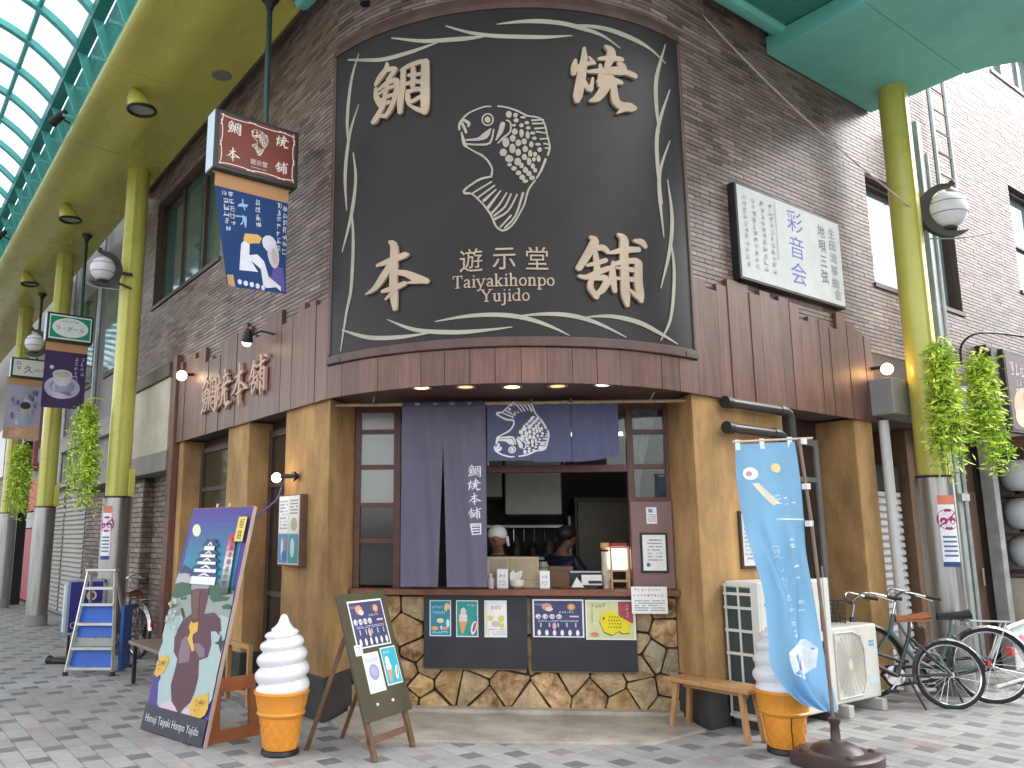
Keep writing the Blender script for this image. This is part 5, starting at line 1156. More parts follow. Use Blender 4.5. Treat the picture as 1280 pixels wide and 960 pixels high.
spot('fascia_spotlight', 'black clip spotlight over the last fascia letter, bulb lit', (3.28, 7.45, 3.52), (3.08, 7.66, 3.50), (0.1, 0.5, -0.85), (1.0, 0.7, 0.4), 4.0, 0.055)
t = thing('globe_bulb', 'bare lit globe bulb on the fascia beside the first letter', 'lamp', (3.28, 9.85, 3.47), world=True)
MB().tube([(3.28, 9.85, 3.5), (3.19, 9.85, 3.49)], 0.02, 10).build('socket', M_BLACK, t); MB().ball((3.13, 9.85, 3.47), 0.062, 14, 10).build('bulb', glow('warm_globe', (1.0, 0.72, 0.42), 5.0), t, smooth=True)
t = thing('end_lamp', 'glowing amber lamp at the right end of the wooden fascia', 'lamp', (8.7, 4.27, 3.25), world=True)
MB().tube([(8.7, 4.28, 3.27), (8.72, 4.18, 3.27)], 0.02, 10).build('socket', M_BLACK, t); MB().ball((8.74, 4.14, 3.25), 0.06, 14, 10).build('bulb', glow('amber_globe', (1.0, 0.55, 0.2), 7.0), t, smooth=True)

# ------------------------------------------------------------------ hanging box signs with cloth banners under the eave
def hanging_sign(x0, x1, y, z0, z1, label, face, polex, deco, dep=0.2, white_end=True):
    t = thing('hanging_sign', label, 'sign', ((x0+x1)/2, y, z0), group='box signs hanging from the eave', world=True)
    MB().box(x0, x1, y, y+dep, z0, z1).build('box', mat('sign_box_green', (0.022, 0.035, 0.033), 0.4), t, bevel=0.008)
    if white_end: MB().box(x0-0.006, x0-0.001, y+0.012, y+dep-0.012, z0+0.012, z1-0.012).build('end_cap', ink(206, 222, 236), t)
    MB().tube([(polex, y+dep/2, z1-0.01), (polex, y+dep/2, 6.76)], 0.028, 12).build('pole', mat('pole_green', (0.02, 0.055, 0.052), 0.35), t, smooth=True)
    MB().lathe([(0.03, 0), (0.045, 0.06), (0.09, 0.12), (0.09, 0.135)], 16, (polex, y+dep/2, 6.63)).build('flange', M_BLACK, t, smooth=True)
    m = 0.035; s = Sheet((x0+m, y-0.003, z0+m), (1,0,0), (0,0,1), x1-x0-2*m, z1-z0-2*m, face, 0.003); deco(s); s.build('face', t)
    return t
def deco_shop(s):
    w = ink(238, 228, 220)
    fn = lambda x, y, h: s.fn(x/s.w, y/s.h, h)
    for unit, u, v in ((U_TAI, 0.19, 0.78), (U_YAKI, 0.82, 0.78), (U_HON, 0.19, 0.26), (U_HO, 0.82, 0.26)): put_brush(s.mb, unit, fn, u*s.w, v*s.h, 0.13, 0.13, 0.0006, 0.0008, w, 2, 1.0)
    a = [p for q in FISH for p in q]; cx = (min(p[0] for p in a)+max(p[0] for p in a))/2; cz = (min(p[1] for p in a)+max(p[1] for p in a))/2; k = 0.25/(max(p[1] for p in a)-min(p[1] for p in a))
    for q in FISH: ribbon(s.mb, [(0.52*s.w+(p[0]-cx)*k, 0.62*s.h+(p[1]-cz)*k, p[2]*k*1.5) for p in q], fn, 0.0006, 0.0008, w, 2, 2)
    for (x, z, rx, rz_) in SCALES: s.mb.add([fn(0.52*s.w+(x-cx+rx*math.cos(t))*k, 0.62*s.h+(z-cz+rz_*math.sin(t))*k, 0.0008) for t in [i*math.pi/3 for i in range(6)]], [tuple(range(6))], w)
    s.text(w, '遊示堂', 0.52, 0.23, w=0.22); s.text(w, 'Taiyakihonpo Yujido', 0.52, 0.12, w=0.2)
    r = random.Random(2)
    for side in range(4):
        for k_ in range(5):
            a0, a1 = k_/5-0.03, (k_+1)/5+0.06; o1 = 0.03+0.03*(k_ % 2); o2 = 0.09-o1
            pts = [(max(0.02, min(0.98, a0)), o1), ((a0+a1)/2, (o1+o2)/2+0.012), (max(0.02, min(0.98, a1)), o2)]
            if side == 1: pts = [(p, 1-q) for p, q in pts]
            if side == 2: pts = [(q*0.7, p) for p, q in pts]
            if side == 3: pts = [(1-q*0.7, p) for p, q in pts]
            s.line(w, pts, 0.009)
hanging_sign(2.335, 3.17, 6.78, 4.80, 5.38, 'brown lit box sign with fish emblem hanging nearest the corner', mat('sign_face_brown', lin(120, 52, 34), 0.4, var=0.08), 2.86, deco_shop, 0.2)
def deco_cafe(s):
    g, w = ink(16, 150, 108), ink(238, 242, 240)
    s.rect(w, 0.0, 1, 0, 1); s.rect(g, 0.025, 0.975, 0.06, 0.94); s.ellipse(w, 0.5, 0.5, 0.43, 0.4, 28)
    s.text(ink(52, 70, 84), 'ラ・ボール', 0.5, 0.46, w=0.68); s.scrib(ink(120, 140, 140), 0.5, 0.76, 0.42, 0.11, 7, seed=3)
hanging_sign(2.33, 3.07, 14.62, 4.78, 5.27, 'green and white oval cafe box sign with katakana over the coffee banner', ink(238, 242, 240), 2.87, deco_cafe, 0.2)
def deco_white(s):
    s.scrib(ink(200, 84, 56), 0.17, 0.62, 0.16, 0.6, 2, True, seed=5); s.text(ink(40, 44, 42), '久', 0.48, 0.42, h=0.5); s.scrib(ink(60, 64, 64), 0.77, 0.4, 0.32, 0.22, 4, seed=6)
hanging_sign(2.40, 3.1, 18.92, 4.86, 5.28, 'white box sign with red and black brush characters, farther along the street', ink(236, 232, 226), 2.89, deco_white, 0.2)

def banner(name, label, x0, x1, y, z0, z1, fm, deco, sag=0.0, grp='cloth banners under the hanging signs', taper=0.0, strip=0.13):
    t = thing(name, label, 'banner', ((x0+x1)/2, y, z0), group=grp, world=True)
    r = random.Random(len(label))
    zc = z1-strip
    def fn(u, v, h=0.0):
        x = x0+(x1-x0)*(u + taper*(1-v)*(1-u) * 1.0)
        wv = (0.03*math.sin(u*6+v*2)+0.012*math.sin(u*11-v*4))*(1-v)
        return (x, y - 0.01 + wv*0.9 - h, z0+(zc-z0)*v - sag*(1-v)*math.sin(u*5)*0.4)
    b = MB(); b.grid(lambda u, v: fn(u, v), 20, 20, fm); o = b.build('cloth', None, t, smooth=True, angle=0)
    b = MB(); b.grid(lambda u, v: (x0+(x1-x0)*u, y-0.012, zc-0.01+(strip+0.01)*v), 8, 2); b.build('header', cloth('header_cloth', lin(204, 158, 116), 0.2), t)
    MB().tube([(x0-0.02, y, z1), (x1+0.02, y, z1)], 0.012, 8).build('rod', M_PALEWOOD, t)
    b = MB()
    deco(b, fn, (x1-x0), (zc-z0)); b.build('print', None, t)
    return t
def pf(fn, W, H, k): return lambda x, y, h: fn(x/W, y/H, 0.009+0.0004*k+h)
def ppoly(b, fn, m, pts, k):
    """printed shape that follows the folds: fan rings about its middle"""
    q = []
    for i in range(len(pts)):
        a, c = pts[i], pts[(i+1) % len(pts)]
        for j in range(3): q.append((a[0]+(c[0]-a[0])*j/3, a[1]+(c[1]-a[1])*j/3))
    if sum(q[i][0]*q[(i+1) % len(q)][1]-q[(i+1) % len(q)][0]*q[i][1] for i in range(len(q))) < 0: q = q[::-1]
    cu, cv = sum(p[0] for p in q)/len(q), sum(p[1] for p in q)/len(q); n = len(q); h = 0.003+0.0012*k; vs = [fn(cu, cv, h)]; fs = []
    for r_ in (0.33, 0.66, 1.0): vs += [fn(cu+(p[0]-cu)*r_, cv+(p[1]-cv)*r_, h) for p in q]
    for i in range(n):
        j = (i+1) % n; fs.append((0, 1+i, 1+j))
        for t_ in (0, 1): fs.append((1+t_*n+i, 1+(t_+1)*n+i, 1+(t_+1)*n+j, 1+t_*n+j))
    b.add(vs, fs, m)
def pgrid(b, fn, m, u0, u1, v0, v1, k, n=8): b.grid(lambda u, v: fn(u0+(u1-u0)*u, v0+(v1-v0)*v, 0.0015+0.0006*k), n, n, m)
def deco_navy(b, fn, W, H):
    w = ink(206, 212, 226)
    for j, (n_, u, v, g_) in enumerate(((7, 0.87, 0.94, 0.075), (7, 0.96, 0.92, 0.075), (4, 0.56, 0.92, 0.08), (6, 0.12, 0.93, 0.07), (5, 0.20, 0.93, 0.07))):
        for i in range(n_): pen_strokes(b, pf(fn, W, H, j), u*W, (v-i*g_*1.02)*H, 0.085*W, g_*0.9*H, j*17+i, w)
    for i, (u, v) in enumerate(((0.36, 0.86), (0.32, 0.68))): pen_strokes(b, pf(fn, W, H, 3), u*W, v*H, 0.2*W, 0.14*H, 90+i, ink(150, 190, 222))
    sk, wh = ink(216, 206, 214), ink(222, 222, 232)
    ppoly(b, fn, wh, [(0.25,0.18),(0.3,0.45),(0.36,0.5),(0.42,0.46),(0.40,0.3),(0.52,0.18)], 1)
    ppoly(b, fn, wh, [(0.38,0.34),(0.52,0.36),(0.62,0.3),(0.72,0.1),(0.9,0.02),(0.9,0.07),(0.66,0.03),(0.6,0.06),(0.56,0.24),(0.40,0.3)], 2)
    ppoly(b, fn, ink(92, 84, 156), [(0.72,0.1),(0.78,0.28),(0.95,0.28),(0.985,0.02),(0.9,0.03)], 1)
    ppoly(b, fn, sk, ell(0.78, 0.40, 0.10, 0.15, 12, 0.2), 2); ppoly(b, fn, wh, ell(0.72, 0.5, 0.12, 0.09, 12), 3); ppoly(b, fn, ink(206, 184, 178), ell(0.80, 0.38, 0.05, 0.09, 10, 0.2), 4)
    ppoly(b, fn, ink(222, 172, 92), [(0.33,0.5),(0.36,0.56),(0.54,0.57),(0.6,0.54),(0.56,0.48),(0.4,0.46)], 4)
    ppoly(b, fn, ink(208, 166, 122), [(0.02,0.0),(0.02,0.1),(0.14,0.12),(0.16,0.0)], 1)
    for i in range(5): ppoly(b, fn, w, ell(0.24+i*0.09, 0.06-0.008*i, 0.035, 0.028, 8), 2)
banner('cloth_banner', 'navy banner of a person in white eating cake, under the nearest box sign', 2.38, 3.11, 6.86, 3.75, 4.80, cloth('navy_banner', lin(58, 84, 132), 0.3), deco_navy, taper=0.22)
def deco_cup(b, fn, W, H):
    ppoly(b, fn, ink(186, 184, 204), ell(0.46, 0.36, 0.42, 0.20, 24), 1); ppoly(b, fn, ink(150, 146, 172), ell(0.46, 0.38, 0.30, 0.12, 20), 2)
    ppoly(b, fn, ink(196, 192, 206), [(0.22,0.58),(0.26,0.44),(0.36,0.38),(0.52,0.38),(0.62,0.44),(0.66,0.58)], 3); ppoly(b, fn, ink(202, 198, 208), ell(0.44, 0.59, 0.23, 0.08, 18), 4); ppoly(b, fn, ink(186, 166, 150), ell(0.44, 0.59, 0.18, 0.06, 18), 5)
    b.tube([fn(0.64, 0.56, 0.004), fn(0.78, 0.57, 0.004), fn(0.78, 0.48, 0.004), fn(0.62, 0.46, 0.004)], 0.012, 5, ink(190, 186, 204)); ppoly(b, fn, ink(120, 116, 146), [(0.36,0.28),(0.6,0.22),(0.7,0.24),(0.62,0.29)], 4); ppoly(b, fn, ink(210, 206, 216), ell(0.18, 0.7, 0.05, 0.035, 10), 3)
    for j, u in enumerate((0.75, 0.9)):
        for i in range(4): pen_strokes(b, pf(fn, W, H, 2), u*W, (0.88-i*0.085)*H, 0.1*W, 0.07*H, 40+j*9+i, ink(196, 192, 214))
banner('cloth_banner', 'dark purple banner printed with a cup of coffee under the green sign', 2.35, 3.02, 14.7, 3.65, 4.76, cloth('purple_banner', lin(82, 66, 100), 0.25), deco_cup)
def deco_port(b, fn, W, H):
    r = random.Random(6)
    for i in range(22): ppoly(b, fn, ink(*r.choice(((150,152,176),(120,112,140),(206,196,200),(96,104,140)))), ell(r.uniform(0.1, 0.9), r.uniform(0.3, 0.92), 0.05, 0.06, 8), i % 4)
    ppoly(b, fn, ink(190, 166, 158), ell(0.55, 0.55, 0.14, 0.10, 12), 5); ppoly(b, fn, ink(54, 40, 44), ell(0.55, 0.62, 0.15, 0.07, 12), 6); ppoly(b, fn, ink(150, 170, 196), [(0.35,0.3),(0.42,0.46),(0.68,0.46),(0.78,0.3)], 4); ppoly(b, fn, ink(206, 160, 126), [(0.02,0.02),(0.02,0.2),(0.98,0.24),(0.98,0.02)], 3)
banner('cloth_banner', 'pale lilac banner with a dark-haired portrait under the white box sign', 2.36, 3.05, 19.0, 3.55, 4.84, cloth('lilac_banner', lin(176, 172, 190), 0.3), deco_port)

# ------------------------------------------------------------------ white notice sign on the right-hand brick wall
t = thing('wall_sign', 'large weathered white sign with vertical blue and black characters on the brick wall', 'sign', (7.3, 4.3, 3.84), world=True)
MB().box(6.41, 8.22, 4.24, 4.32, 3.835, 4.78).build('case', M_BLACK, t, bevel=0.006)
s = Sheet((6.435, 4.24, 3.86), (1,0,0), (0,0,1), 1.77, 0.9, mat('weathered_white', (0.58, 0.60, 0.58), 0.5, var=0.1, vscale=3, fine=0.05), 0.004)
s.vtext(ink(92, 104, 186), '彩音会', 0.53, 0.52, 0.155, 0.9); s.vtext(ink(74, 78, 84), '地唄三弦', 0.80, 0.56, 0.075, 0.72); s.vtext(ink(140, 146, 152), '生田流箏曲', 0.91, 0.55, 0.075, 0.74); s.text(ink(140, 146, 152), '会', 0.925, 0.12, w=0.07)
for i, u in enumerate((0.06, 0.14, 0.22, 0.30)): s.scrib(ink(170, 174, 172), u, 0.52, 0.04, 0.8, 11, True, seed=i+20)
s.rect(ink(160, 164, 160), 0.338, 0.343, 0.3, 0.96)
s.build('face', t)

# ------------------------------------------------------------------ shop curtains on their bamboo pole
M_NOREN = cloth('indigo_cloth', lin(112, 108, 127), 0.22, 0.16, 2.0)
M_PRINTW = ink(222, 222, 228)
NB = 0.12
nor = thing('long_noren', 'long grey-indigo split shop curtain with white brush lettering hanging beside the counter', 'curtain', fr(0.98, NB, 1.08), world=True)
def nfold(a, z, amp=0.02): return NB + amp*math.sin(a*17+z*0.7)*min(1, (2.69-z)*1.2) + 0.012*math.sin(a*41+z*3)
def panel(a0, a1, z0, z1, l_in=0.0, r_in=0.0, lift=0.0, amp=0.02):
    def fn(u, v):
        z = z0 + (z1-z0)*v + lift*(1-v)*u*u
        k = max(0.0, min(1.0, (2.34-z)/1.25))
        a = a0 + (a1-a0)*u + l_in*k*(1-u) - r_in*k*u
        return fr(a, nfold(a, z, amp), z)
    return fn
b = MB(); b.grid(panel(0.622, 0.988, 1.09, 2.645, 0, 0.045), 16, 30); b.build('panel', M_NOREN, nor, smooth=True, angle=0)
b = MB(); b.grid(panel(0.989, 1.362, 1.09, 2.645, 0.028, 0), 16, 30); b.build('panel', M_NOREN, nor, smooth=True, angle=0)
b = MB(); b.grid(lambda u, v: fr(0.618+0.748*u, nfold(0.618+0.748*u, 2.645)-0.008-0.016*math.sin(v*math.pi), 2.64+0.05*v), 24, 4); b.build('hem', cloth('indigo_hem', lin(82, 82, 112), 0.15), nor, smooth=True, angle=0)
def on_noren(x, y, h): return fr(x, nfold(x, y)-0.003-h, y)
b = MB()
for i, u in enumerate((U_TAI, U_YAKI, U_HON, U_HO)): put_brush(b, u, on_noren, 1.262, 2.075-i*0.122, 0.115, 0.105, 0, 0, M_PRINTW, 2, 0.8)
ribbon(b, [(1.225, 1.615, 0.012), (1.31, 1.62, 0.014), (1.31, 1.535, 0.012), (1.24, 1.53, 0.012), (1.225, 1.61, 0.012)], on_noren, 0, 0, M_PRINTW, 1)
for k in range(3): ribbon(b, [(1.235, 1.60-k*0.022, 0.009), (1.30, 1.602-k*0.022, 0.009)], on_noren, 0, 0, M_PRINTW, 1)
b.build('lettering', None, nor)
ns = thing('short_noren', 'short indigo curtain of three panels printed with an upside-down white fish', 'curtain', fr(1.9, NB, 2.15), world=True)
SP = [(1.374, 1.760, 2.160, 0, 0), (1.764, 2.100, 2.148, 0, 0), (2.105, 2.508, 2.148, 0, 0.05)]
for a0, a1, z0, _, lf in SP:
    b = MB(); b.grid(panel(a0, a1, z0, 2.675, lift=lf, amp=0.012), 12, 12); b.build('panel', cloth('indigo_cloth_b', lin(98, 102, 130), 0.22, 0.14, 2.0), ns, smooth=True, angle=0)
for a in (1.762, 2.103): MB().tube([fr(a, NB-0.02, 2.66), fr(a, NB-0.025, 2.69), fr(a, NB, 2.70)], 0.012, 6).build('loop', M_NOREN, ns)
ap = [p for q in FISH for p in q]; fx0, fx1 = min(p[0] for p in ap), max(p[0] for p in ap); fz0, fz1 = min(p[1] for p in ap), max(p[1] for p in ap)
fmap = lambda p: (1.44+(p[0]-fx0)/(fx1-fx0)*0.47, min(2.668, 2.195+(fz1-p[1])/(fz1-fz0)*0.56))
on_short = lambda x, y, h: fr(x, nfold(x, y, 0.012)-0.004-h, y)
b = MB()
for q in FISH: ribbon(b, [(*fmap(p), p[2]*0.9) for p in q], on_short, 0, 0, M_PRINTW, 2, 2)
for (s_, z_, rx, rz_) in SCALES:
    c = fmap((s_, z_)); b.add([on_short(c[0]+rx*0.66*math.cos(t), c[1]+rz_*0.62*math.sin(t), 0) for t in [-i*math.pi/4 for i in range(8)]], [tuple(range(8))], M_PRINTW)
b.build('fish_print', None, ns)
t = thing('bamboo_pole', 'long bamboo curtain pole hung by strings across the shop window', 'pole', fr(1.6, NB, 2.7), world=True)
b = MB(); b.tube([fr(0.0+3.17*i/24, NB-0.02*0, 2.668+0.0012*math.sin(i*1.7)) for i in range(25)], 0.016, 10); b.build('cane', mat('bamboo', (0.42, 0.30, 0.17), 0.45, var=0.25, vscale=5), t, smooth=True)
b = MB()
for i in range(12): b.tube([fr(0.12+i*0.27, NB, 2.668), fr(0.128+i*0.27, NB, 2.668)], 0.0185, 10)
b.build('node_ring', mat('bamboo_node', (0.2, 0.13, 0.07), 0.5), t)
for a in (0.36, 2.78): MB().tube([fr(a, NB, 2.67), fr(a+0.03, NB-0.1, 2.73)], 0.004, 5).build('string', M_CREAM, t)

t = thing('sheer_curtain', 'thin white curtain tied aside behind the right-hand window panes', 'curtain', fr(2.75, 0.7, 1.9), world=True)
b = MB(); b.grid(lambda u, v: fr(2.60+0.36*u*v**1.3+0.10*(1-v)*(1+u*0.6), 0.68+0.02*math.sin(u*26), 1.86+0.80*v), 30, 14); b.build('cloth', cloth('sheer_white', (0.55, 0.58, 0.56), 0.5), t, smooth=True, angle=0)
MB().tube([fr(2.55, 0.68, 2.67), fr(3.0, 0.68, 2.67)], 0.008, 6).build('rod', M_GALV, t)

# ------------------------------------------------------------------ menu panels and posters on the stone wall
NX = (T_.x, T_.y, 0)
def onwall(a, z, b_): return fr(a, b_, z)
for (a0, a1, z0, z1, lb) in ((0.786, 1.70, 0.375, 0.995, 'black menu panel under the counter carrying three small posters'), (1.732, 2.645, 0.362, 0.998, 'black menu panel under the counter with the yellow fish poster')):
    t = thing('menu_board', lb, 'panel', fr(a0, 0.49, z0), group='black panels under the counter', world=True)
    b = MB(); fbox(b, a0, a1, 0.485, 0.505, z0, z1); b.build('board', mat('chalk_black', (0.022, 0.023, 0.03), 0.55, var=0.25, vscale=3), t, bevel=0.003)
    b = MB(); fbox(b, a0+0.01, a1-0.01, 0.482, 0.51, z1+0.0005, z1+0.012); b.build('rail', mat('rail_grey', (0.3, 0.3, 0.3), 0.5), t)
    b = MB(); fbox(b, a0+0.01, a1-0.01, 0.481, 0.51, z0-0.012, z0-0.0005); b.build('rail', mat('rail_brown', (0.12, 0.08, 0.05), 0.6), t)
def poster(label, a0, a1, z0, z1, base, deco, b_=0.4845, name='poster', cat='poster', group=None):
    s = Sheet(fr(a0, b_, z0), NX, (0,0,1), a1-a0, z1-z0, base, 0.0025); deco(s); o = s.build(name); tag(o, label, cat, group); return o
WH = ink(232, 232, 228)
def d_sea(s):
    s.rect(ink(200, 224, 226), 0, 1, 0, 1); s.rect(ink(44, 134, 156), 0.05, 0.95, 0.03, 0.97); s.ellipse(ink(226, 196, 150), 0.82, 0.8, 0.14, 0.12); s.ellipse(ink(120, 84, 70), 0.86, 0.72, 0.05, 0.04)
    s.scrib(ink(206, 228, 232), 0.42, 0.66, 0.66, 0.1, 6, seed=1); s.scrib(ink(206, 228, 232), 0.35, 0.80, 0.5, 0.08, 5, seed=2); s.ellipse(ink(214, 214, 176), 0.5, 0.43, 0.17, 0.07); s.ellipse(ink(196, 226, 236), 0.85, 0.36, 0.08, 0.12); s.ellipse(ink(216, 164, 96), 0.25, 0.22, 0.17, 0.06); s.ellipse(ink(206, 150, 120), 0.72, 0.22, 0.13, 0.05); s.ellipse(ink(212, 228, 232), 0.55, 0.24, 0.05, 0.06); s.lines(ink(196, 224, 228), 0.15, 0.85, 0.08, 0.15, 2, 3)
poster('small teal-blue dessert poster, first on the left menu panel', 0.838, 1.03, 0.645, 0.955, WH, d_sea, group='posters on the black panels')
def d_soft(s):
    s.rect(ink(40, 150, 142), 0.04, 0.96, 0.03, 0.97); s.poly(ink(46, 122, 160), [(0.5,0.03),(0.96,0.03),(0.96,0.6)]); s.ellipse(ink(226, 208, 206), 0.33, 0.68, 0.13, 0.12); s.ellipse(ink(230, 214, 212), 0.32, 0.56, 0.19, 0.10); s.ellipse(ink(226, 206, 204), 0.32, 0.46, 0.2, 0.08)
    s.poly(ink(222, 158, 90), [(0.14,0.42),(0.5,0.42),(0.34,0.1),(0.24,0.1)]); s.ellipse(ink(232, 226, 220), 0.8, 0.25, 0.12, 0.2, 14, -0.5); s.ellipse(ink(176, 70, 80), 0.82, 0.27, 0.06, 0.15, 12, -0.5); s.scrib(ink(206, 90, 110), 0.36, 0.66, 0.2, 0.05, 3, seed=3); s.scrib(ink(214, 232, 226), 0.72, 0.86, 0.42, 0.08, 4, seed=4)
poster('small green poster of a soft-serve cone, middle of the left menu panel', 1.075, 1.27, 0.64, 0.955, WH, d_soft, group='posters on the black panels')
def d_white(s):
    s.scrib(ink(96, 110, 140), 0.52, 0.80, 0.46, 0.11, 3, seed=5); s.ellipse(ink(206, 210, 120), 0.27, 0.52, 0.14, 0.08); s.ellipse(ink(212, 204, 110), 0.75, 0.5, 0.14, 0.1); s.ellipse(ink(206, 176, 190), 0.5, 0.36, 0.2, 0.08); s.ellipse(ink(190, 206, 110), 0.78, 0.32, 0.1, 0.07); s.lines(ink(150, 156, 160), 0.15, 0.95, 0.05, 0.24, 3, 5, 0.3); s.rect(ink(206, 214, 176), 0.04, 0.12, 0.05, 0.95)
poster('white fruit menu sheet with green and yellow drawings on the left panel', 1.325, 1.523, 0.64, 0.955, WH, d_white, group='posters on the black panels')
def d_menu(s):
    s.rect(ink(64, 66, 104), 0.03, 0.97, 0.03, 0.96); w = ink(222, 222, 230)
    s.ellipse(ink(206, 150, 128), 0.28, 0.8, 0.1, 0.1); s.ellipse(ink(222, 204, 196), 0.33, 0.74, 0.07, 0.06); s.ellipse(ink(200, 140, 104), 0.76, 0.8, 0.08, 0.09); s.ellipse(ink(222, 176, 120), 0.76, 0.8, 0.045, 0.05)
    for i in range(4): s.ellipse(w, 0.11+i*0.135, 0.545, 0.055, 0.065, 12)
    s.scrib(ink(64, 66, 104), 0.313, 0.545, 0.52, 0.08, 4, seed=6); s.scrib(w, 0.13, 0.86, 0.16, 0.06, 4, seed=7); s.scrib(w, 0.66, 0.66, 0.3, 0.06, 6, seed=8); s.lines(w, 0.1, 0.9, 0.4, 0.46, 2, 4, 0.3); s.rect(ink(226, 190, 200), 0.72, 0.9, 0.53, 0.57)
    for i in range(6): s.ellipse(ink(226, 228, 232), 0.12+i*0.15, 0.12, 0.035, 0.08, 10)
    for i in range(5): s.rect(ink(176, 196, 216), 0.14+i*0.17, 0.17+i*0.17, 0.27, 0.38)
    s.ellipse(ink(212, 176, 170), 0.42, 0.3, 0.04, 0.09)
poster('navy drinks and dessert menu sheet on the right black panel', 1.75, 2.195, 0.645, 0.968, WH, d_menu, group='posters on the black panels')
def d_fish(s):
    s.rect(ink(206, 204, 156), 0.03, 0.97, 0.03, 0.96); s.rect(ink(168, 70, 84), 0.66, 0.95, 0.42, 0.96); s.scrib(ink(224, 190, 196), 0.84, 0.72, 0.08, 0.36, 4, True, seed=9); s.scrib(ink(112, 120, 90), 0.26, 0.86, 0.3, 0.11, 4, seed=10); s.scrib(ink(140, 130, 90), 0.13, 0.58, 0.05, 0.34, 6, True, seed=11)
    y = ink(226, 208, 28); d = ink(96, 92, 24)
    pts = [(0.28,0.46),(0.32,0.66),(0.46,0.74),(0.6,0.70),(0.7,0.58),(0.80,0.50),(0.92,0.42),(0.86,0.32),(0.88,0.18),(0.74,0.16),(0.66,0.22),(0.52,0.12),(0.36,0.2)]
    s.poly(d, [(x-0.008, z-0.025) for x, z in pts]); s.poly(y, pts)
    for i in range(5):
        for j in range(4): s.ellipse(d, 0.46+i*0.055+0.02*(j % 2), 0.32+j*0.085, 0.012, 0.022, 6)
    s.ellipse(d, 0.36, 0.54, 0.02, 0.035, 8); s.ellipse(ink(214, 130, 84), 0.17, 0.14, 0.08, 0.05)
poster('yellow fish-cake poster with a red corner on the right black panel', 2.21, 2.64, 0.628, 0.965, WH, d_fish, group='posters on the black panels')
def d_note(s):
    r = ink(176, 74, 84); s.scrib(r, 0.46, 0.88, 0.8, 0.1, 8, seed=12); s.scrib(r, 0.48, 0.68, 0.86, 0.1, 9, seed=13); s.lines(ink(130, 134, 140), 0.08, 0.92, 0.08, 0.52, 5, 7, 0.4)
poster('white notice with red heading pinned at the right end of the counter', 2.60, 2.905, 0.858, 1.085, WH, d_note, 0.405, 'notice', 'notice')
t = thing('framed_certificate', 'white certificate in a black frame on the mauve side panel', 'certificate', fr(2.82, 0.49, 1.2), world=True)
b = MB(); fbox(b, 2.71, 2.945, 0.482, 0.499, 1.2, 1.545); b.build('frame', M_BLACK, t, bevel=0.003)
s = Sheet(fr(2.728, 0.4815, 1.218), NX, (0,0,1), 0.199, 0.309, WH, 0.001); s.lines(ink(120, 124, 130), 0.2, 0.85, 0.25, 0.9, 7, 3, 0.3); s.ellipse(ink(90, 110, 150), 0.22, 0.16, 0.09, 0.06); s.scrib(ink(90, 92, 96), 0.5, 0.86, 0.4, 0.05, 4, seed=14); s.build('paper', t)
s = Sheet(fr(2.775, 0.4985, 1.625), NX, (0,0,1), 0.092, 0.145, WH, 0.001); s.lines(ink(110, 124, 160), 0.1, 0.9, 0.1, 0.6, 4, 2, 0.4); s.rect(ink(120, 140, 170), 0.2, 0.6, 0.68, 0.9); tag(s.build('small_card'), 'small white card above the framed certificate', 'card')

# ------------------------------------------------------------------ things on the counter
CZ = 1.057
def cthing(name, label, cat, a, b_, rz=0.0): return thing(name, label, cat, fr(a, b_, CZ), rz=R_(-39.8)+rz)
M_CARD = mat('cardboard', (0.38, 0.26, 0.16), 0.8, var=0.15)
M_PALEB = mat('pale_veneer', (0.46, 0.34, 0.25), 0.6, var=0.15, stretch=(1, 1, 8))
t = cthing('wooden_box', 'pale wooden display box standing on the counter in front of the cook', 'box', 1.585, 0.68)
MB().box(-0.235, 0.235, -0.07, 0.07, 0, 0.275).build('carcass', M_PALEB, t, bevel=0.004); MB().box(-0.03, 0.22, -0.078, -0.071, 0.07, 0.255).build('panel', mat('box_panel', (0.36, 0.30, 0.18), 0.6), t); MB().box(-0.2, -0.05, -0.078, -0.071, 0.1, 0.25).build('panel', mat('box_panel_b', (0.34, 0.26, 0.2), 0.6), t)
def bottle(name, label, cat, a, b_, r, h, m, capm):
    t = cthing(name, label, cat, a, b_); MB().lathe([(r*0.9, 0), (r, 0.01), (r, h*0.62), (r*0.45, h*0.78), (r*0.45, h*0.86)], 14).build('body', m, t, smooth=True); MB().lathe([(r*0.5, h*0.86), (r*0.5, h)], 12).build('cap', capm, t)
bottle('pump_bottle', 'small white bottle at the curtain end of the counter', 'bottle', 1.385, 0.53, 0.028, 0.13, ink(196, 190, 186), ink(214, 206, 204))
def card(label, a, b_, w, h, txt, col=(226, 226, 224)):
    t = cthing('counter_card', label, 'card', a, b_); MB().box(-w/2, w/2, 0, 0.012, 0, h).build('stand', ink(*col), t, bevel=0.002)
    s = Sheet((-w/2+0.006, -0.0005, 0.01), (1,0,0), (0,0,1), w-0.012, h-0.018, WH, 0.0005); s.scrib(ink(80, 86, 110), 0.5, 0.66, 0.6, 0.2, 2, seed=int(w*1000)); s.lines(ink(150, 154, 164), 0.15, 0.85, 0.12, 0.4, 3, 5); s.build('print', t)
card('white price card leaning beside the wooden box', 1.49, 0.52, 0.10, 0.17, '営業')
card('white card with a blue symbol right of the wooden box', 1.865, 0.52, 0.09, 0.155, '◎')
t = cthing('paper_pot', 'white bowl holding folded paper slips on the counter', 'bowl', 1.62, 0.55)
MB().lathe([(0.03, 0), (0.06, 0.02), (0.07, 0.06), (0.066, 0.075), (0.06, 0.07)], 18, closed=True).build('bowl', ink(214, 206, 196), t, smooth=True)
pr_ = random.Random(9)
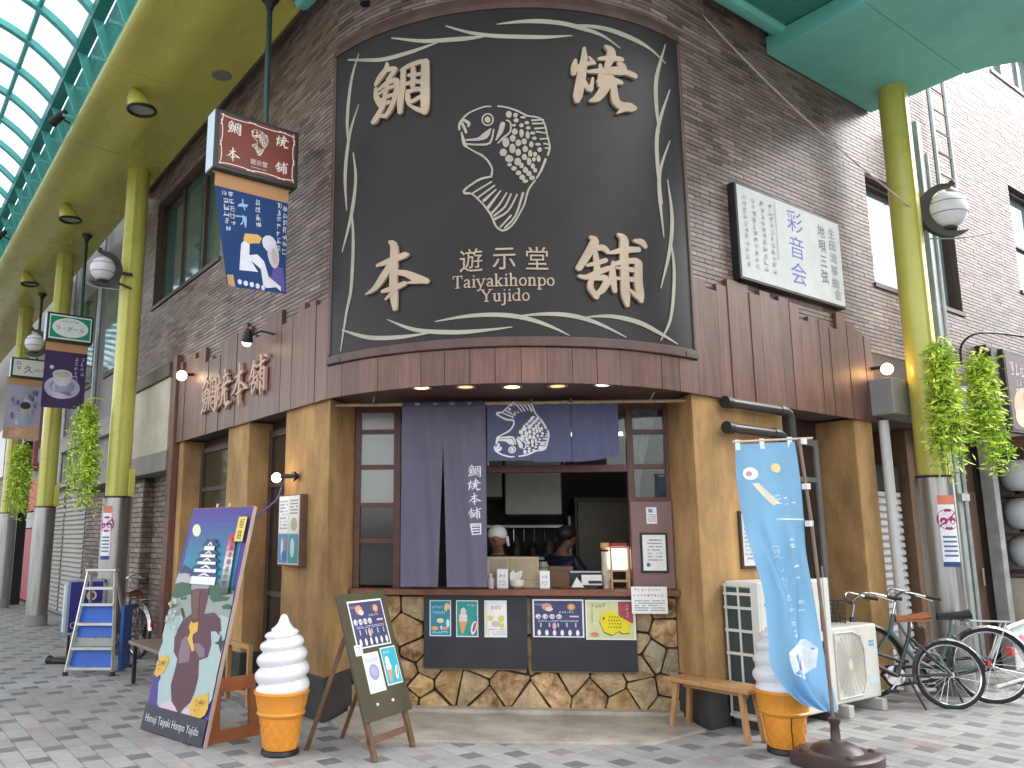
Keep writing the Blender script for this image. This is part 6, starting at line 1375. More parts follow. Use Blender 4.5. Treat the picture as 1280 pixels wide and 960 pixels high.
for i in range(7):
    x, a = pr_.uniform(-0.045, 0.045), pr_.uniform(-0.4, 0.4); b = MB(); b.add([(x-0.02, 0.0, 0.04), (x+0.02, 0.004, 0.04), (x+0.02+a*0.1, 0.0, 0.14+0.03*pr_.random()), (x-0.02+a*0.1, 0.004, 0.13)], [(0, 1, 2, 3)]); b.build('slip', ink(*pr_.choice(((222, 220, 216), (206, 200, 196), (220, 214, 196)))), t)
t = cthing('brown_box', 'dark brown carton behind the card on the counter', 'box', 2.02, 0.72); MB().box(-0.11, 0.11, -0.06, 0.06, 0, 0.19).build('carton', mat('brown_carton', (0.14, 0.07, 0.04), 0.7), t, bevel=0.004); MB().box(-0.11, 0.11, -0.0605, 0.0605, 0.15, 0.155).build('lid_edge', M_DARKWOOD, t)
t = cthing('grey_canister', 'grey round canister behind the white card', 'canister', 1.86, 0.70); MB().lathe([(0.055, 0), (0.055, 0.19), (0.04, 0.22), (0.0401, 0.23)], 16).build('body', ink(128, 128, 120), t, smooth=True); MB().lathe([(0.058, 0.17), (0.058, 0.19)], 16).build('band', ink(96, 96, 90), t)
t = cthing('serving_tray', 'dark red tray with a folded white cloth on the counter', 'tray', 2.12, 0.55); MB().box(-0.12, 0.12, -0.05, 0.05, 0, 0.012).build('tray', ink(96, 34, 26), t, bevel=0.004)
b = MB(); b.add([(-0.02,-0.03,0.013),(0.09,-0.03,0.013),(0.09,0.03,0.013),(-0.02,0.03,0.013),(0.03,0,0.10)], [(0,1,4),(1,2,4),(2,3,4),(3,0,4)]); b.build('cloth', ink(214, 210, 202), t)
t = cthing('card_terminal', 'white card reader with black keys in front of a dark register', 'terminal', 2.28, 0.55); MB().box(-0.09, 0.09, -0.02, 0.03, 0.03, 0.12).build('body', ink(212, 214, 212), t, bevel=0.006); MB().box(-0.03, 0.085, -0.024, -0.0205, 0.045, 0.07).build('keys', ink(40, 42, 44), t); MB().box(-0.06, 0.05, 0.0, 0.03, 0, 0.03).build('foot', M_BLACK, t)
t = cthing('cash_register', 'low black cash register behind the card reader', 'register', 2.25, 0.70); MB().box(-0.15, 0.15, -0.06, 0.06, 0, 0.15).build('drawer', M_BLACK, t, bevel=0.006); MB().box(-0.15, 0.15, -0.07, -0.061, 0.135, 0.15).build('edge', M_GALV, t)
t = cthing('paper_cups', 'tall stack of paper cups beside the lantern on the counter', 'cups', 2.415, 0.60)
b = MB()
for k in range(14): b.lathe([(0.028, 0.02*k), (0.038, 0.02*k+0.06), (0.040, 0.02*k+0.062)], 14)
b.build('cups', ink(206, 196, 182), t, smooth=True); MB().lathe([(0.03, 0.34), (0.045, 0.36), (0.045, 0.40)], 14).build('top_cup', ink(190, 150, 96), t)
t = cthing('counter_lantern', 'lit wooden paper lantern with red top at the end of the counter', 'lantern', 2.53, 0.58)
b = MB()
for x in (-0.075, 0.075):
    for y in (-0.06, 0.06): b.box(x-0.008, x+0.008, y-0.008, y+0.008, 0, 0.37)
for z in (0.06, 0.15, 0.355): b.box(-0.083, 0.083, -0.066, -0.056, z, z+0.014); b.box(-0.083, 0.083, 0.056, 0.066, z, z+0.014); b.box(-0.081, -0.069, -0.056, 0.056, z, z+0.014); b.box(0.069, 0.081, -0.056, 0.056, z, z+0.014)
b.build('frame', mat('lantern_wood', (0.42, 0.25, 0.13), 0.5), t); MB().box(-0.062, 0.062, -0.05, 0.05, 0.17, 0.35).build('paper', glow('lantern_paper', (0.95, 0.95, 0.9), 1.6), t, bevel=0.01); MB().box(-0.07, 0.07, -0.055, 0.055, 0.371, 0.40).build('top', ink(150, 30, 34), t, bevel=0.006)

# ------------------------------------------------------------------ the two people in the kitchen
M_SKIN = mat('skin', (0.24, 0.115, 0.075), 0.55, var=0.1)
def skinned(name, chain, m, parent, sub=2):
    """one continuous surface grown from joints: name -> (x, y, z, rx, ry), edges"""
    joints, edges = chain; keys = list(joints); me = D.meshes.new(name)
    me.from_pydata([joints[k][:3] for k in keys], [(keys.index(a), keys.index(c)) for a, c in edges], []); me.materials.append(m)
    o = D.objects.new(name, me); COL.objects.link(o); adopt(o, parent)
    bm_ = bmesh.new(); bm_.from_mesh(me); ly = bm_.verts.layers.skin.verify()
    for i, v in enumerate(bm_.verts): v[ly].radius = joints[keys[i]][3:5]; v[ly].use_root = (i == 0)
    bm_.to_mesh(me); bm_.free()
    md = o.modifiers.new('skin', 'SKIN'); md.use_smooth_shade = True; md.branch_smoothing = 0.4
    s_ = o.modifiers.new('sub', 'SUBSURF'); s_.levels = sub; s_.render_levels = sub
    return o
def person(label, loc, rz, shirt, lean, head_tilt, cap, hairm, arm_r, arm_l, bulk=1.0):
    p = thing('person', label, 'person', loc, rz=rz)
    ly, lx = lean
    hx, hy = lx*1.15, ly*1.2
    J = {'pelvis': (0, 0, 0.88, 0.15, 0.11), 'waist': (lx*0.3, ly*0.3, 1.05, 0.135, 0.10), 'chest': (lx*0.75, ly*0.75, 1.24, 0.15, 0.105), 'neckb': (lx, ly, 1.36, 0.065, 0.06), 'neck': (hx, hy, 1.40, 0.052, 0.05),
         'jaw': (hx, hy-0.03+head_tilt, 1.45, 0.06, 0.065), 'head': (hx, hy-0.01+head_tilt, 1.51, 0.072, 0.085), 'crown': (hx, hy+0.005+head_tilt, 1.57, 0.055, 0.065), 'nose': (hx, hy-0.115+head_tilt*1.3, 1.49, 0.012, 0.014), 'earr': (hx-0.085, hy+head_tilt, 1.50, 0.012, 0.02), 'earl': (hx+0.085, hy+head_tilt, 1.50, 0.012, 0.02),
         'shr': (lx-0.17, ly, 1.30, 0.058, 0.058), 'elr': (*arm_r[0], 0.042, 0.042), 'wrr': (*arm_r[1], 0.028, 0.024), 'shl': (lx+0.17, ly, 1.30, 0.058, 0.058), 'ell': (*arm_l[0], 0.042, 0.042), 'wrl': (*arm_l[1], 0.028, 0.024),
         'hipr': (-0.09, 0, 0.80, 0.085, 0.085), 'kneer': (-0.10, -0.01, 0.46, 0.058, 0.058), 'anklr': (-0.10, 0.02, 0.08, 0.04, 0.04), 'toer': (-0.11, -0.14, 0.03, 0.04, 0.026), 'hipl': (0.09, 0, 0.80, 0.085, 0.085), 'kneel': (0.10, -0.01, 0.46, 0.058, 0.058), 'ankll': (0.10, 0.02, 0.08, 0.04, 0.04), 'toel': (0.11, -0.14, 0.03, 0.04, 0.026)}
    E = [('pelvis','waist'),('waist','chest'),('chest','neckb'),('neckb','neck'),('neck','jaw'),('jaw','head'),('head','crown'),('head','nose'),('head','earr'),('head','earl'),('chest','shr'),('shr','elr'),('elr','wrr'),('chest','shl'),('shl','ell'),('ell','wrl'),('pelvis','hipr'),('hipr','kneer'),('kneer','anklr'),('anklr','toer'),('pelvis','hipl'),('hipl','kneel'),('kneel','ankll'),('ankll','toel')]
    for sd, arm in (('r', arm_r), ('l', arm_l)):
        w = Vector(arm[1]); d = (w-Vector(arm[0])).normalized(); s = d.cross(Vector((0, 0, 1))).normalized()
        J['palm'+sd] = (*(w+d*0.06), 0.036, 0.018); E.append(('wr'+sd, 'palm'+sd))
        for k, (o_, ln) in enumerate(((-0.03, 0.06), (-0.01, 0.075), (0.01, 0.07), (0.03, 0.05))):
            a = w+d*0.10+s*o_; J['f%d%s' % (k, sd)] = (*(a), 0.009, 0.009); J['g%d%s' % (k, sd)] = (*(a+d*ln*0.8+Vector((0, 0, -0.025))), 0.008, 0.008); E += [('palm'+sd, 'f%d%s' % (k, sd)), ('f%d%s' % (k, sd), 'g%d%s' % (k, sd))]
        J['th'+sd] = (*(w+d*0.05+s*(-0.05)+Vector((0, 0, -0.01))), 0.01, 0.01); E.append(('palm'+sd, 'th'+sd))
    skinned('body', (J, E), M_SKIN, p)
    sh = {k: (*J[k][:3], J[k][3]*1.13*bulk+0.008, J[k][4]*1.13*bulk+0.008) for k in ('pelvis','waist','chest','neckb','shr','elr','shl','ell','hipr','kneer','anklr','hipl','kneel','ankll')}
    for sd in 'rl': a, w = Vector(J['el'+sd][:3]), Vector(J['wr'+sd][:3]); q = a.lerp(w, 0.75); sh['cf'+sd] = (*q, 0.04, 0.038)
    skinned('clothing', (sh, [e for e in E if e[0] in sh and e[1] in sh] + [('elr','cfr'), ('ell','cfl')]), shirt, p)
    hc = (hx, hy+0.0+head_tilt, 1.535)
    b = MB(); b.ball((hc[0], hc[1]+0.012, hc[2]+0.012), (0.094, 0.108, 0.088), 18, 12)
    b.v = [(x, y, max(z, hc[2]-0.005 + (-0.02 if y < hc[1] else -0.05))) for x, y, z in b.v]; b.build('cap' if cap else 'hair', cap or hairm, p, smooth=True)
    if cap: b = MB(); b.ball((hc[0], hc[1]+0.045, hc[2]-0.045), (0.075, 0.06, 0.06), 14, 9); b.build('hair', hairm, p, smooth=True); b = MB(); b.tube([(hc[0]+0.08, hc[1]+0.05, hc[2]-0.01), (hc[0]+0.10, hc[1]+0.05, hc[2]-0.1)], [0.02, 0.012], 8); b.build('cap_tail', cap, p)
    for s in (-1, 1): MB().ball((hx+s*0.03, hy-0.086+head_tilt*1.2, 1.492), 0.006, 8, 6).build('eye', M_BLACK, p)
    b = MB(); b.tube([(hx-0.025, hy-0.083+head_tilt, 1.445), (hx, hy-0.09+head_tilt, 1.442), (hx+0.025, hy-0.083+head_tilt, 1.445)], 0.006, 6); b.build('mouth', mat('lips', (0.2, 0.07, 0.06), 0.5), p)
    return p
person('person in white cap and dark clothes looking down behind the wooden box', fr(1.46, 1.05, -0.01), R_(-39.8-8), ink(28, 26, 32), (-0.05, 0.0), -0.035, ink(214, 212, 206), mat('grey_hair', (0.2, 0.19, 0.18), 0.6),
       ((-0.24, -0.12, 1.08), (-0.12, -0.30, 1.02)), ((0.24, -0.12, 1.08), (0.12, -0.32, 1.03)))
person('person in navy clothes bending over work deeper in the kitchen', fr(1.98, 1.55, 0.0), R_(-39.8+128), ink(28, 33, 54), (-0.16, 0.0), -0.05, None, mat('dark_hair', (0.03, 0.02, 0.016), 0.5),
       ((-0.24, -0.28, 1.05), (-0.16, -0.48, 1.0)), ((0.24, -0.28, 1.05), (0.15, -0.5, 1.0)), 1.2)

# ------------------------------------------------------------------ poster case, bulb and pipes on the walls
t = thing('poster_case', 'narrow white flyer case fixed to the tan pillar under a bulb', 'case', (3.32, 6.95, 1.25), world=True)
MB().box(3.255, 3.329, 6.70, 7.15, 1.25, 1.89).build('case', mat('case_wood', (0.12, 0.06, 0.04), 0.5), t, bevel=0.004)
s = Sheet((3.2545, 7.14, 1.265), (0,-1,0), (0,0,1), 0.43, 0.615, ink(206, 206, 208), 0.002)
s.rect(WH, 0.02, 0.48, 0.46, 0.99); s.rect(ink(222, 220, 214), 0.52, 0.98, 0.46, 0.99); s.lines(ink(160, 150, 156), 0.06, 0.44, 0.5, 0.95, 9, 3); s.lines(ink(120, 124, 130), 0.56, 0.94, 0.72, 0.95, 5, 4); s.ellipse(ink(178, 170, 120), 0.76, 0.58, 0.16, 0.1)
s.rect(ink(84, 130, 170), 0.02, 0.48, 0.02, 0.44); s.rect(ink(60, 140, 150), 0.52, 0.98, 0.02, 0.44); s.ellipse(ink(206, 218, 226), 0.22, 0.22, 0.06, 0.16); s.ellipse(ink(70, 90, 170), 0.32, 0.12, 0.12, 0.08); s.ellipse(ink(196, 216, 210), 0.72, 0.24, 0.1, 0.14); s.ellipse(ink(190, 110, 120), 0.38, 0.3, 0.04, 0.1)
s.build('flyers', t)
t = thing('wall_bulb', 'lit bare bulb in a black socket on the tan pillar above the flyer case', 'lamp', (3.3, 6.95, 2.06), world=True)
MB().lathe([(0.045, 0), (0.045, 0.02), (0.025, 0.05)], 14, (0, 0, 0), axis='x').build('rose', M_BLACK, t); t.children[0].location = (3.30, 6.93, 2.06) if False else (0, 0, 0)
for ch in t.children: ch.location = Vector((3.265, 6.90, 2.06))
MB().tube([(3.27, 6.90, 2.06), (3.22, 6.93, 2.06), (3.19, 6.98, 2.055)], 0.02, 8).build('arm', M_BRONZE, t, smooth=True); MB().ball((3.17, 7.04, 2.05), 0.045, 14, 10).build('bulb', glow('wall_bulb_glow', (1.0, 0.68, 0.34), 6.0), t, smooth=True)
o = MB().tube(catmull([(3.30, 7.2, 1.98), (3.26, 7.22, 1.86), (3.1, 7.18, 1.74), (2.9, 7.0, 1.64), (2.75, 6.75, 1.60)], 4), 0.008, 6).build('blue_cable', mat('blue_cable', (0.06, 0.07, 0.32), 0.4)); tag(o, 'thin blue cable slung from the pillar to the painted board', 'cable')
for i, (z, x1, zd) in enumerate(((2.655, 7.03, 2.36), (2.435, 6.90, 2.30))):
    t = thing('duct_pipe', 'black bent vent pipe on the tan wall, ' + ('upper of the pair', 'lower of the pair')[i], 'pipe', (6.1, 4.25, z), group='black pipes over the air conditioner', world=True)
    pts = [(6.08, 4.24, z), (x1-0.07, 4.24, z), (x1-0.02, 4.24, z-0.02), (x1, 4.24, z-0.07), (x1, 4.24, 1.2)]
    MB().tube(pts, 0.045, 12).build('pipe', M_PVC, t, smooth=True); MB().tube([(6.05, 4.24, z), (6.12, 4.24, z)], 0.055, 12).build('cap', M_BLACK, t, smooth=True); MB().tube([(x1-0.17, 4.24, z), (x1-0.11, 4.24, z)], 0.05, 12).build('collar', M_PVC, t, smooth=True)
t = thing('wall_plaque', 'framed white notice on the tan wall behind the blue flag', 'notice', (6.4, 4.32, 1.24), world=True)
MB().box(6.25, 6.55, 4.305, 4.328, 1.24, 1.73).build('frame', M_DARKWOOD, t, bevel=0.003); s = Sheet((6.275, 4.3045, 1.265), (1,0,0), (0,0,1), 0.25, 0.44, ink(206, 206, 206), 0.001); s.lines(ink(140, 144, 150), 0.1, 0.9, 0.1, 0.9, 10, 2); s.build('paper', t)

# ------------------------------------------------------------------ hand-painted standing board
BX, BY, BH, BW, BHt, BL_ = 2.045, 6.955, -1.36, 0.9, 1.783, 0.203
e_ = Vector((math.cos(BH), math.sin(BH), 0)); m_ = Vector((-e_.y, e_.x, 0)); u_ = m_*math.sin(BL_)+Vector((0, 0, math.cos(BL_)))
t = thing('painted_board', 'tall leaning board painted with a white castle, moon and hooded ninja figure', 'signboard', (BX, BY, 0), world=True)
O_ = Vector((BX, BY, 0.004)); nb = e_.cross(u_)
MB().obox(O_-nb*0.035, e_*BW, u_*BHt, nb*0.034).build('panel', mat('board_ply', (0.42, 0.31, 0.24), 0.6), t, bevel=0.003)
s = Sheet(O_+e_*0.003+u_*0.003-nb*0.0008, e_, u_, BW-0.006, BHt-0.006, ink(66, 44, 132), 0.001)
for i in range(12):
    f = (i/11)**2.4; s.rect(ink(int(34+f*28), int(132-f*76), int(150-f*10)), 0.06+0.02*f, 0.94, 0.60+0.03*i, 0.635+0.03*i)
INK = {'moon': (222, 222, 190), 'white': (226, 228, 230), 'navy': (38, 52, 96), 'grey': (146, 142, 150), 'greylt': (168, 166, 170), 'rock': (136, 146, 138), 'green': (36, 86, 56), 'cloud': (158, 178, 176), 'pink': (196, 176, 196), 'maroon': (78, 36, 52), 'mauve': (120, 98, 110), 'brown': (96, 62, 44), 'gold': (206, 164, 60), 'black': (30, 32, 44), 'dark': (44, 46, 58)}
for i, (k, pts) in enumerate(BOARD_ART):
    if not 1 <= i <= 6: s.poly(ink(*INK[k]), pts)
nv, wt = ink(38, 52, 96), ink(226, 228, 230)
cu_ = 0.475
for (v0, v1, wd, rf) in ((0.645, 0.680, 0.20, 0.02), (0.699, 0.714, 0.18, 0.022), (0.735, 0.748, 0.15, 0.02), (0.767, 0.780, 0.12, 0.02), (0.799, 0.818, 0.085, 0.026)):
    s.rect(wt, cu_-wd, cu_+wd, v0, v1); e = wd+0.045
    s.poly(nv, [(cu_-e, v1-0.004), (cu_-e*0.8, v1), (cu_+e*0.8, v1), (cu_+e, v1-0.004), (cu_+e*0.95, v1+0.006), (cu_+wd*0.8, v1+rf), (cu_-wd*0.8, v1+rf), (cu_-e*0.95, v1+0.006)])
    s.poly(wt, [(cu_-wd*0.5, v1+0.003), (cu_+wd*0.5, v1+0.003), (cu_, v1+rf*0.9)]); s.poly(nv, [(cu_-wd*0.28, v1+0.004), (cu_+wd*0.28, v1+0.004), (cu_, v1+rf*0.5)])
s.poly(nv, [(cu_-0.06, 0.838), (cu_-0.09, 0.858), (cu_-0.05, 0.85), (cu_+0.05, 0.85), (cu_+0.09, 0.858), (cu_+0.06, 0.838)])
for i in range(10):
    v = 0.875-0.0262*i; f = i/9; c = (int(176+50*(1-abs(2*f-1))-120*max(0, f-0.5)*2), int(40+180*(1-abs(2*f-1))+60*max(0, f-0.5)), int(70+150*(1-abs(2*f-1))))
    s.rect(ink(*c), 0.75+0.004*i, 0.862+0.007*i, v-0.0262, v)
s.vtext(ink(60, 34, 40), '鯛焼本舗遊示堂', 0.838, 0.75, 0.06, 0.22); s.rect(ink(222, 196, 84), 0.855, 0.985, 0.84, 0.95); s.vtext(ink(70, 50, 30), '姫路', 0.92, 0.895, 0.07, 0.1)
for c, r_ in (((0.12, 0.275), 0.06), ((0.85, 0.15), 0.07)):
    for i in range(7): q = random.Random(i); s.ellipse(ink(150, 110, 34), c[0]+q.uniform(-r_, r_)*0.7, c[1]+q.uniform(-r_, r_)*0.35, 0.012, 0.006, 6)
rr = random.Random(12)
for i in range(20): s.ellipse(ink(*rr.choice(((140,150,142),(176,184,176),(120,132,124),(192,198,192)))), rr.uniform(0.04, 0.22), rr.uniform(0.43, 0.57), 0.02, 0.006, 6, rr.uniform(-1, 1))
s.text(ink(206, 206, 210), 'Himeji Taiyaki Honpo Yujido', 0.53, 0.05, w=0.86, h=0.042)
s.build('painting', t)
# plywood foot behind
p0 = Vector((BX, BY, 0.004))+e_*(BW*0.90)-nb*0.036
b = MB(); mh = -nb.copy(); mh.z = 0; mh.normalize(); th = e_*0.03
def plate(q): b.obox(*q)
for (d0, d1, z0, z1) in ((0.03, 0.5, 0.0, 0.09), (0.10, 0.45, 0.36, 0.46)): b.obox(p0+mh*d0+Vector((0, 0, z0)), mh*(d1-d0), th, Vector((0, 0, z1-z0)))
b.obox(p0+mh*0.40+Vector((0, 0, 0.09)), mh*0.09, th, Vector((0, 0, 0.27))); b.obox(p0+mh*0.05+Vector((0, 0, 0.09)), mh*0.09, th, Vector((0, 0, 0.27)))
b.build('foot', mat('foot_ply', (0.30, 0.10, 0.035), 0.5, var=0.2), t, bevel=0.004)
for q in (0.42, 0.62): MB().tube([O_+e_*(BW*q)+u_*BHt, O_+e_*(BW*q)+u_*(BHt+0.03)], 0.012, 8).build('hook', mat('brass', (0.5, 0.36, 0.14), 0.4, metal=0.7), t)

# ------------------------------------------------------------------ soft-serve cone displays
M_CONE = mat('cone_orange', (0.72, 0.29, 0.035), 0.38, var=0.1, vscale=3, spec=0.5)
M_ICE = mat('ice_white', (0.74, 0.74, 0.76), 0.32, var=0.04, vscale=4)
def softserve(x, y, rz, label, crack=False):
    t = thing('softserve_display', label, 'display', (x, y, 0), rz=rz, group='giant soft-serve cone displays')
    MB().lathe([(0.125, 0), (0.135, 0.01), (0.13, 0.035), (0.11, 0.045)], 28).build('base', M_BLACK, t, smooth=True)
    MB().lathe([(0.118, 0.04), (0.122, 0.05), (0.148, 0.255), (0.168, 0.268), (0.174, 0.282), (0.166, 0.292), (0.168, 0.305), (0.188, 0.405), (0.197, 0.415), (0.197, 0.43), (0.185, 0.44)], 36).build('cone', M_CONE, t, smooth=True)
    b = MB()
    for k in range(12):
        for sg in (1, -1):
            pts = []
            for i in range(9):
                z = 0.055+0.195*i/8; r = 0.1225+0.026*(z-0.05)/0.205+0.0005; a = 2*math.pi*k/12+sg*i*0.15; pts.append((r*math.cos(a), r*math.sin(a), z))
            b.tube(pts, 0.0032, 4)
    for k in range(20): a = 2*math.pi*k/20; b.tube([(0.1715*math.cos(a), 0.1715*math.sin(a), 0.32), (0.187*math.cos(a), 0.187*math.sin(a), 0.40)], 0.002, 4)
    b.build('waffle_ribs', M_CONE, t)
    LZ = [0.425, 0.545, 0.655, 0.75, 0.825, 0.865]
    EN = [(0.41, 0.185), (0.45, 0.196), (0.55, 0.195), (0.65, 0.184), (0.74, 0.164), (0.81, 0.134), (0.845, 0.10), (0.87, 0.064), (0.895, 0.042), (0.925, 0.031), (0.945, 0.023), (0.955, 0.012), (0.957, 0.002)]
    def env(z):
        for (z0, r0), (z1, r1) in zip(EN, EN[1:]):
            if z <= z1: return r0+(r1-r0)*max(0, (z-z0)/(z1-z0))
        return 0.002
    def turn(z):
        for i in range(5):
            if z <= LZ[i+1]: return i+(z-LZ[i])/(LZ[i+1]-LZ[i])
        return 5.0
    nz_, na = 74, 44; b = MB(); vs = []
    for i in range(nz_+1):
        z = 0.41+(0.957-0.41)*i/nz_; amp = 0.036*min(1, max(0, (z-0.415)/0.02))*min(1, max(0, (0.875-z)/0.05))
        for j in range(na):
            w_ = 2*math.pi*j/na; ph = turn(z)-j/na; q = env(z)-amp*(1-abs(math.sin(math.pi*ph))**0.75)
            vs.append((q*math.cos(w_), q*math.sin(w_), z))
    b.add(vs, [(i*na+j, i*na+(j+1) % na, (i+1)*na+(j+1) % na, (i+1)*na+j) for i in range(nz_) for j in range(na)] + [tuple(nz_*na+j for j in range(na))])
    b.build('ice_cream', M_ICE, t, smooth=True)
    if crack: b = MB(); b.tube([(0.172*math.cos(-2.3), 0.172*math.sin(-2.3), 0.34), (0.16*math.cos(-2.25), 0.16*math.sin(-2.25), 0.29), (0.145*math.cos(-2.28), 0.145*math.sin(-2.28), 0.2), (0.125*math.cos(-2.2), 0.125*math.sin(-2.2), 0.06)], 0.0035, 5); b.build('crack', M_BLACK, t)
    return t
softserve(2.634, 5.635, 0.4, 'giant white soft-serve cone display beside the painted board')
softserve(5.60, 3.60, 0.0, 'giant soft-serve cone display half hidden behind the blue flag', True)

# ------------------------------------------------------------------ easel with posters
EX, EY, EZ, EH, EW, EHt, EL = 3.0, 5.075, 0.249, 0.419, 0.602, 0.892, 0.309
e2 = Vector((math.cos(EH), math.sin(EH), 0)); m2 = Vector((-e2.y, e2.x, 0)); u2 = m2*math.sin(EL)+Vector((0, 0, math.cos(EL))); n2 = e2.cross(u2); O2 = Vector((EX, EY, EZ))
M_OLIVE = mat('olive_board', (0.060, 0.052, 0.026), 0.6, var=0.25, vscale=3)
M_EASEL = mat('easel_wood', (0.13, 0.065, 0.035), 0.55, var=0.3, vscale=5)
t = thing('menu_easel', 'dark olive easel board with menu posters leaning on wooden legs', 'easel', (EX, EY, 0), world=True)
MB().obox(O2-n2*0.02, e2*EW, u2*EHt, n2*0.02).build('board', M_OLIVE, t, bevel=0.004)
for f in (0.06, 0.86):
    a = O2+e2*(EW*f)-n2*0.02; k = a.z/u2.z; MB().obox(a-u2*(k-0.004)-n2*0.03, e2*0.045, u2*(k+0.5), n2*0.03).build('leg', M_EASEL, t, bevel=0.004)
for f in (0.10, 0.80):
    a = O2+e2*(EW*f)+u2*0.6-n2*0.05; g_ = Vector((a.x, a.y, 0))+m2*0.33; MB().tube([a, Vector((g_.x, g_.y, 0.0))], 0.02, 4).build('rear_leg', M_EASEL, t)
MB().obox(O2-u2*0.14+e2*(EW*0.06)-n2*0.052, e2*(EW*0.86), u2*0.045, n2*0.02).build('crossbar', M_EASEL, t)
for f in (0.3, 0.62): MB().ball(O2+e2*(EW*f)+u2*0.1+n2*0.004, 0.012, 8, 6).build('peg', M_WHITE, t)
def on_easel(label, u0, u1, v0, v1, deco):
    s = Sheet(O2+e2*(EW*u0)+u2*(EHt*v0)+n2*0.0005, e2, u2, EW*(u1-u0), EHt*(v1-v0), WH, 0.002); deco(s); tag(s.build('poster'), label, 'poster', 'posters on the easel')
on_easel('navy menu sheet at the top of the olive easel', 0.16, 0.88, 0.55, 0.935, d_menu)
def d_lav(s): s.rect(ink(206, 208, 222), 0.04, 0.96, 0.03, 0.97); s.ellipse(ink(150, 146, 184), 0.5, 0.5, 0.3, 0.2, 20); s.ellipse(ink(168, 164, 196), 0.5, 0.52, 0.2, 0.12, 16); s.scrib(ink(176, 174, 204), 0.5, 0.82, 0.76, 0.09, 6, seed=16); s.lines(ink(230, 232, 238), 0.15, 0.85, 0.1, 0.22, 2, 3)
on_easel('pale lavender poster with a purple circle low on the easel', 0.22, 0.55, 0.2, 0.51, d_lav)
def d_soft2(s): s.rect(ink(52, 172, 190), 0.04, 0.96, 0.03, 0.97); s.ellipse(ink(232, 220, 224), 0.3, 0.62, 0.14, 0.14); s.ellipse(ink(234, 224, 226), 0.3, 0.48, 0.18, 0.1); s.poly(ink(228, 150, 100), [(0.14,0.4),(0.46,0.4),(0.32,0.08),(0.24,0.08)]); s.ellipse(ink(236, 232, 224), 0.75, 0.3, 0.1, 0.2, 12, -0.4); s.ellipse(ink(190, 120, 80), 0.78, 0.32, 0.04, 0.13, 10, -0.4); s.scrib(ink(210, 238, 236), 0.34, 0.86, 0.4, 0.08, 3, seed=17)
on_easel('bright turquoise soft-serve poster low on the easel', 0.60, 0.93, 0.225, 0.53, d_soft2)
s = Sheet(O2+e2*(EW*0.10)+u2*(EHt*0.50)+n2*0.004, e2, u2, 0.09, 0.075, WH, 0.001); s.lines(ink(150, 150, 156), 0.1, 0.9, 0.1, 0.9, 4, 2); tag(s.build('price_tag'), 'tiny white tag stuck beside the top easel poster', 'tag')

# ------------------------------------------------------------------ benches
def bench(label, x0, x1, y0, y1, z, legm, topm, splay=0.05, th=0.035):
    t = thing('bench', label, 'bench', ((x0+x1)/2, (y0+y1)/2, 0), world=True)
    MB().box(x0, x1, y0, y1, z-th, z).build('seat', topm, t, bevel=0.006)
    for x, sx in ((x0+0.05, -1), (x1-0.05, 1)):
        for y, sy in ((y0+0.09, -1), (y1-0.09, 1)):
            b = MB(); w = 0.019; dx, dy = sx*splay*0.5, sy*splay
            b.add([(x-w+dx,y-w+dy,0.002),(x+w+dx,y-w+dy,0.002),(x+w+dx,y+w+dy,0.002),(x-w+dx,y+w+dy,0.002),(x-w,y-w,z-th),(x+w,y-w,z-th),(x+w,y+w,z-th),(x-w,y+w,z-th)], [(0,3,2,1),(4,5,6,7),(0,1,5,4),(1,2,6,5),(2,3,7,6),(3,0,4,7)]); b.build('leg', legm, t, bevel=0.003)
    MB().box((x0+x1)/2-0.012, (x0+x1)/2+0.012, y0+0.09, y1-0.09, z-th-0.045, z-th-0.001).build('rail', topm, t)
    return t
bench('low pale wooden bench with splayed legs beside the air conditioner', 5.52, 5.78, 3.83, 4.60, 0.395, M_PALEWOOD, M_PALEWOOD)
bench('low bench with weathered top and black legs behind the painted board', 2.52, 2.92, 8.2, 9.22, 0.43, M_BLACK, mat('weathered_top', (0.2, 0.15, 0.12), 0.6, var=0.25), 0.0)
t = thing('wooden_trestle', 'pale wooden frame standing in the doorway behind the painted board', 'frame', (3.1, 7.3, 0), world=True)
for y in (7.25, 7.75): MB().box(3.05, 3.09, y, y+0.04, 0, 0.5).build('leg', M_PALEWOOD, t)
MB().box(3.05, 3.09, 7.25, 7.79, 0.501, 0.54).build('top_rail', M_PALEWOOD, t); MB().box(3.055, 3.085, 7.291, 7.749, 0.1, 0.13).build('low_rail', M_PALEWOOD, t)

# ------------------------------------------------------------------ air conditioners
M_ACW = mat('ac_casing', (0.62, 0.61, 0.56), 0.45, var=0.07, vscale=2)
M_COIL = mat('ac_coil', (0.03, 0.05, 0.05), 0.5, var=0.3, stretch=(1, 60, 1))
t = thing('air_conditioner', 'tall white outdoor air conditioner with side coil grille behind the flag', 'air conditioner', (6.45, 4.14, 0), world=True)
X0, X1, Y0, Y1, Z0, Z1_ = 5.96, 6.96, 3.985, 4.305, 0.07, 1.15
MB().box(X0+0.02, X1, Y0, Y1, Z0, Z1_).build('casing', M_ACW, t, bevel=0.014)
MB().box(X0+0.005, X0+0.0195, Y0+0.06, Y1-0.015, Z0+0.06, Z1_-0.05).build('coil', M_COIL, t)
b = MB()
for i in range(3): y = Y0+0.05+i*(Y1-Y0-0.075)/2; b.box(X0-0.006, X0+0.004, y, y+0.016, Z0+0.03, Z1_-0.03)
for z in (Z0+0.02, Z0+0.27, Z0+0.5, Z0+0.68, Z0+0.86, Z0+0.97, Z1_-0.04): b.box(X0-0.007, X0+0.003, Y0+0.03, Y1, z, z+0.022)
b.build('grille', M_ACW, t)
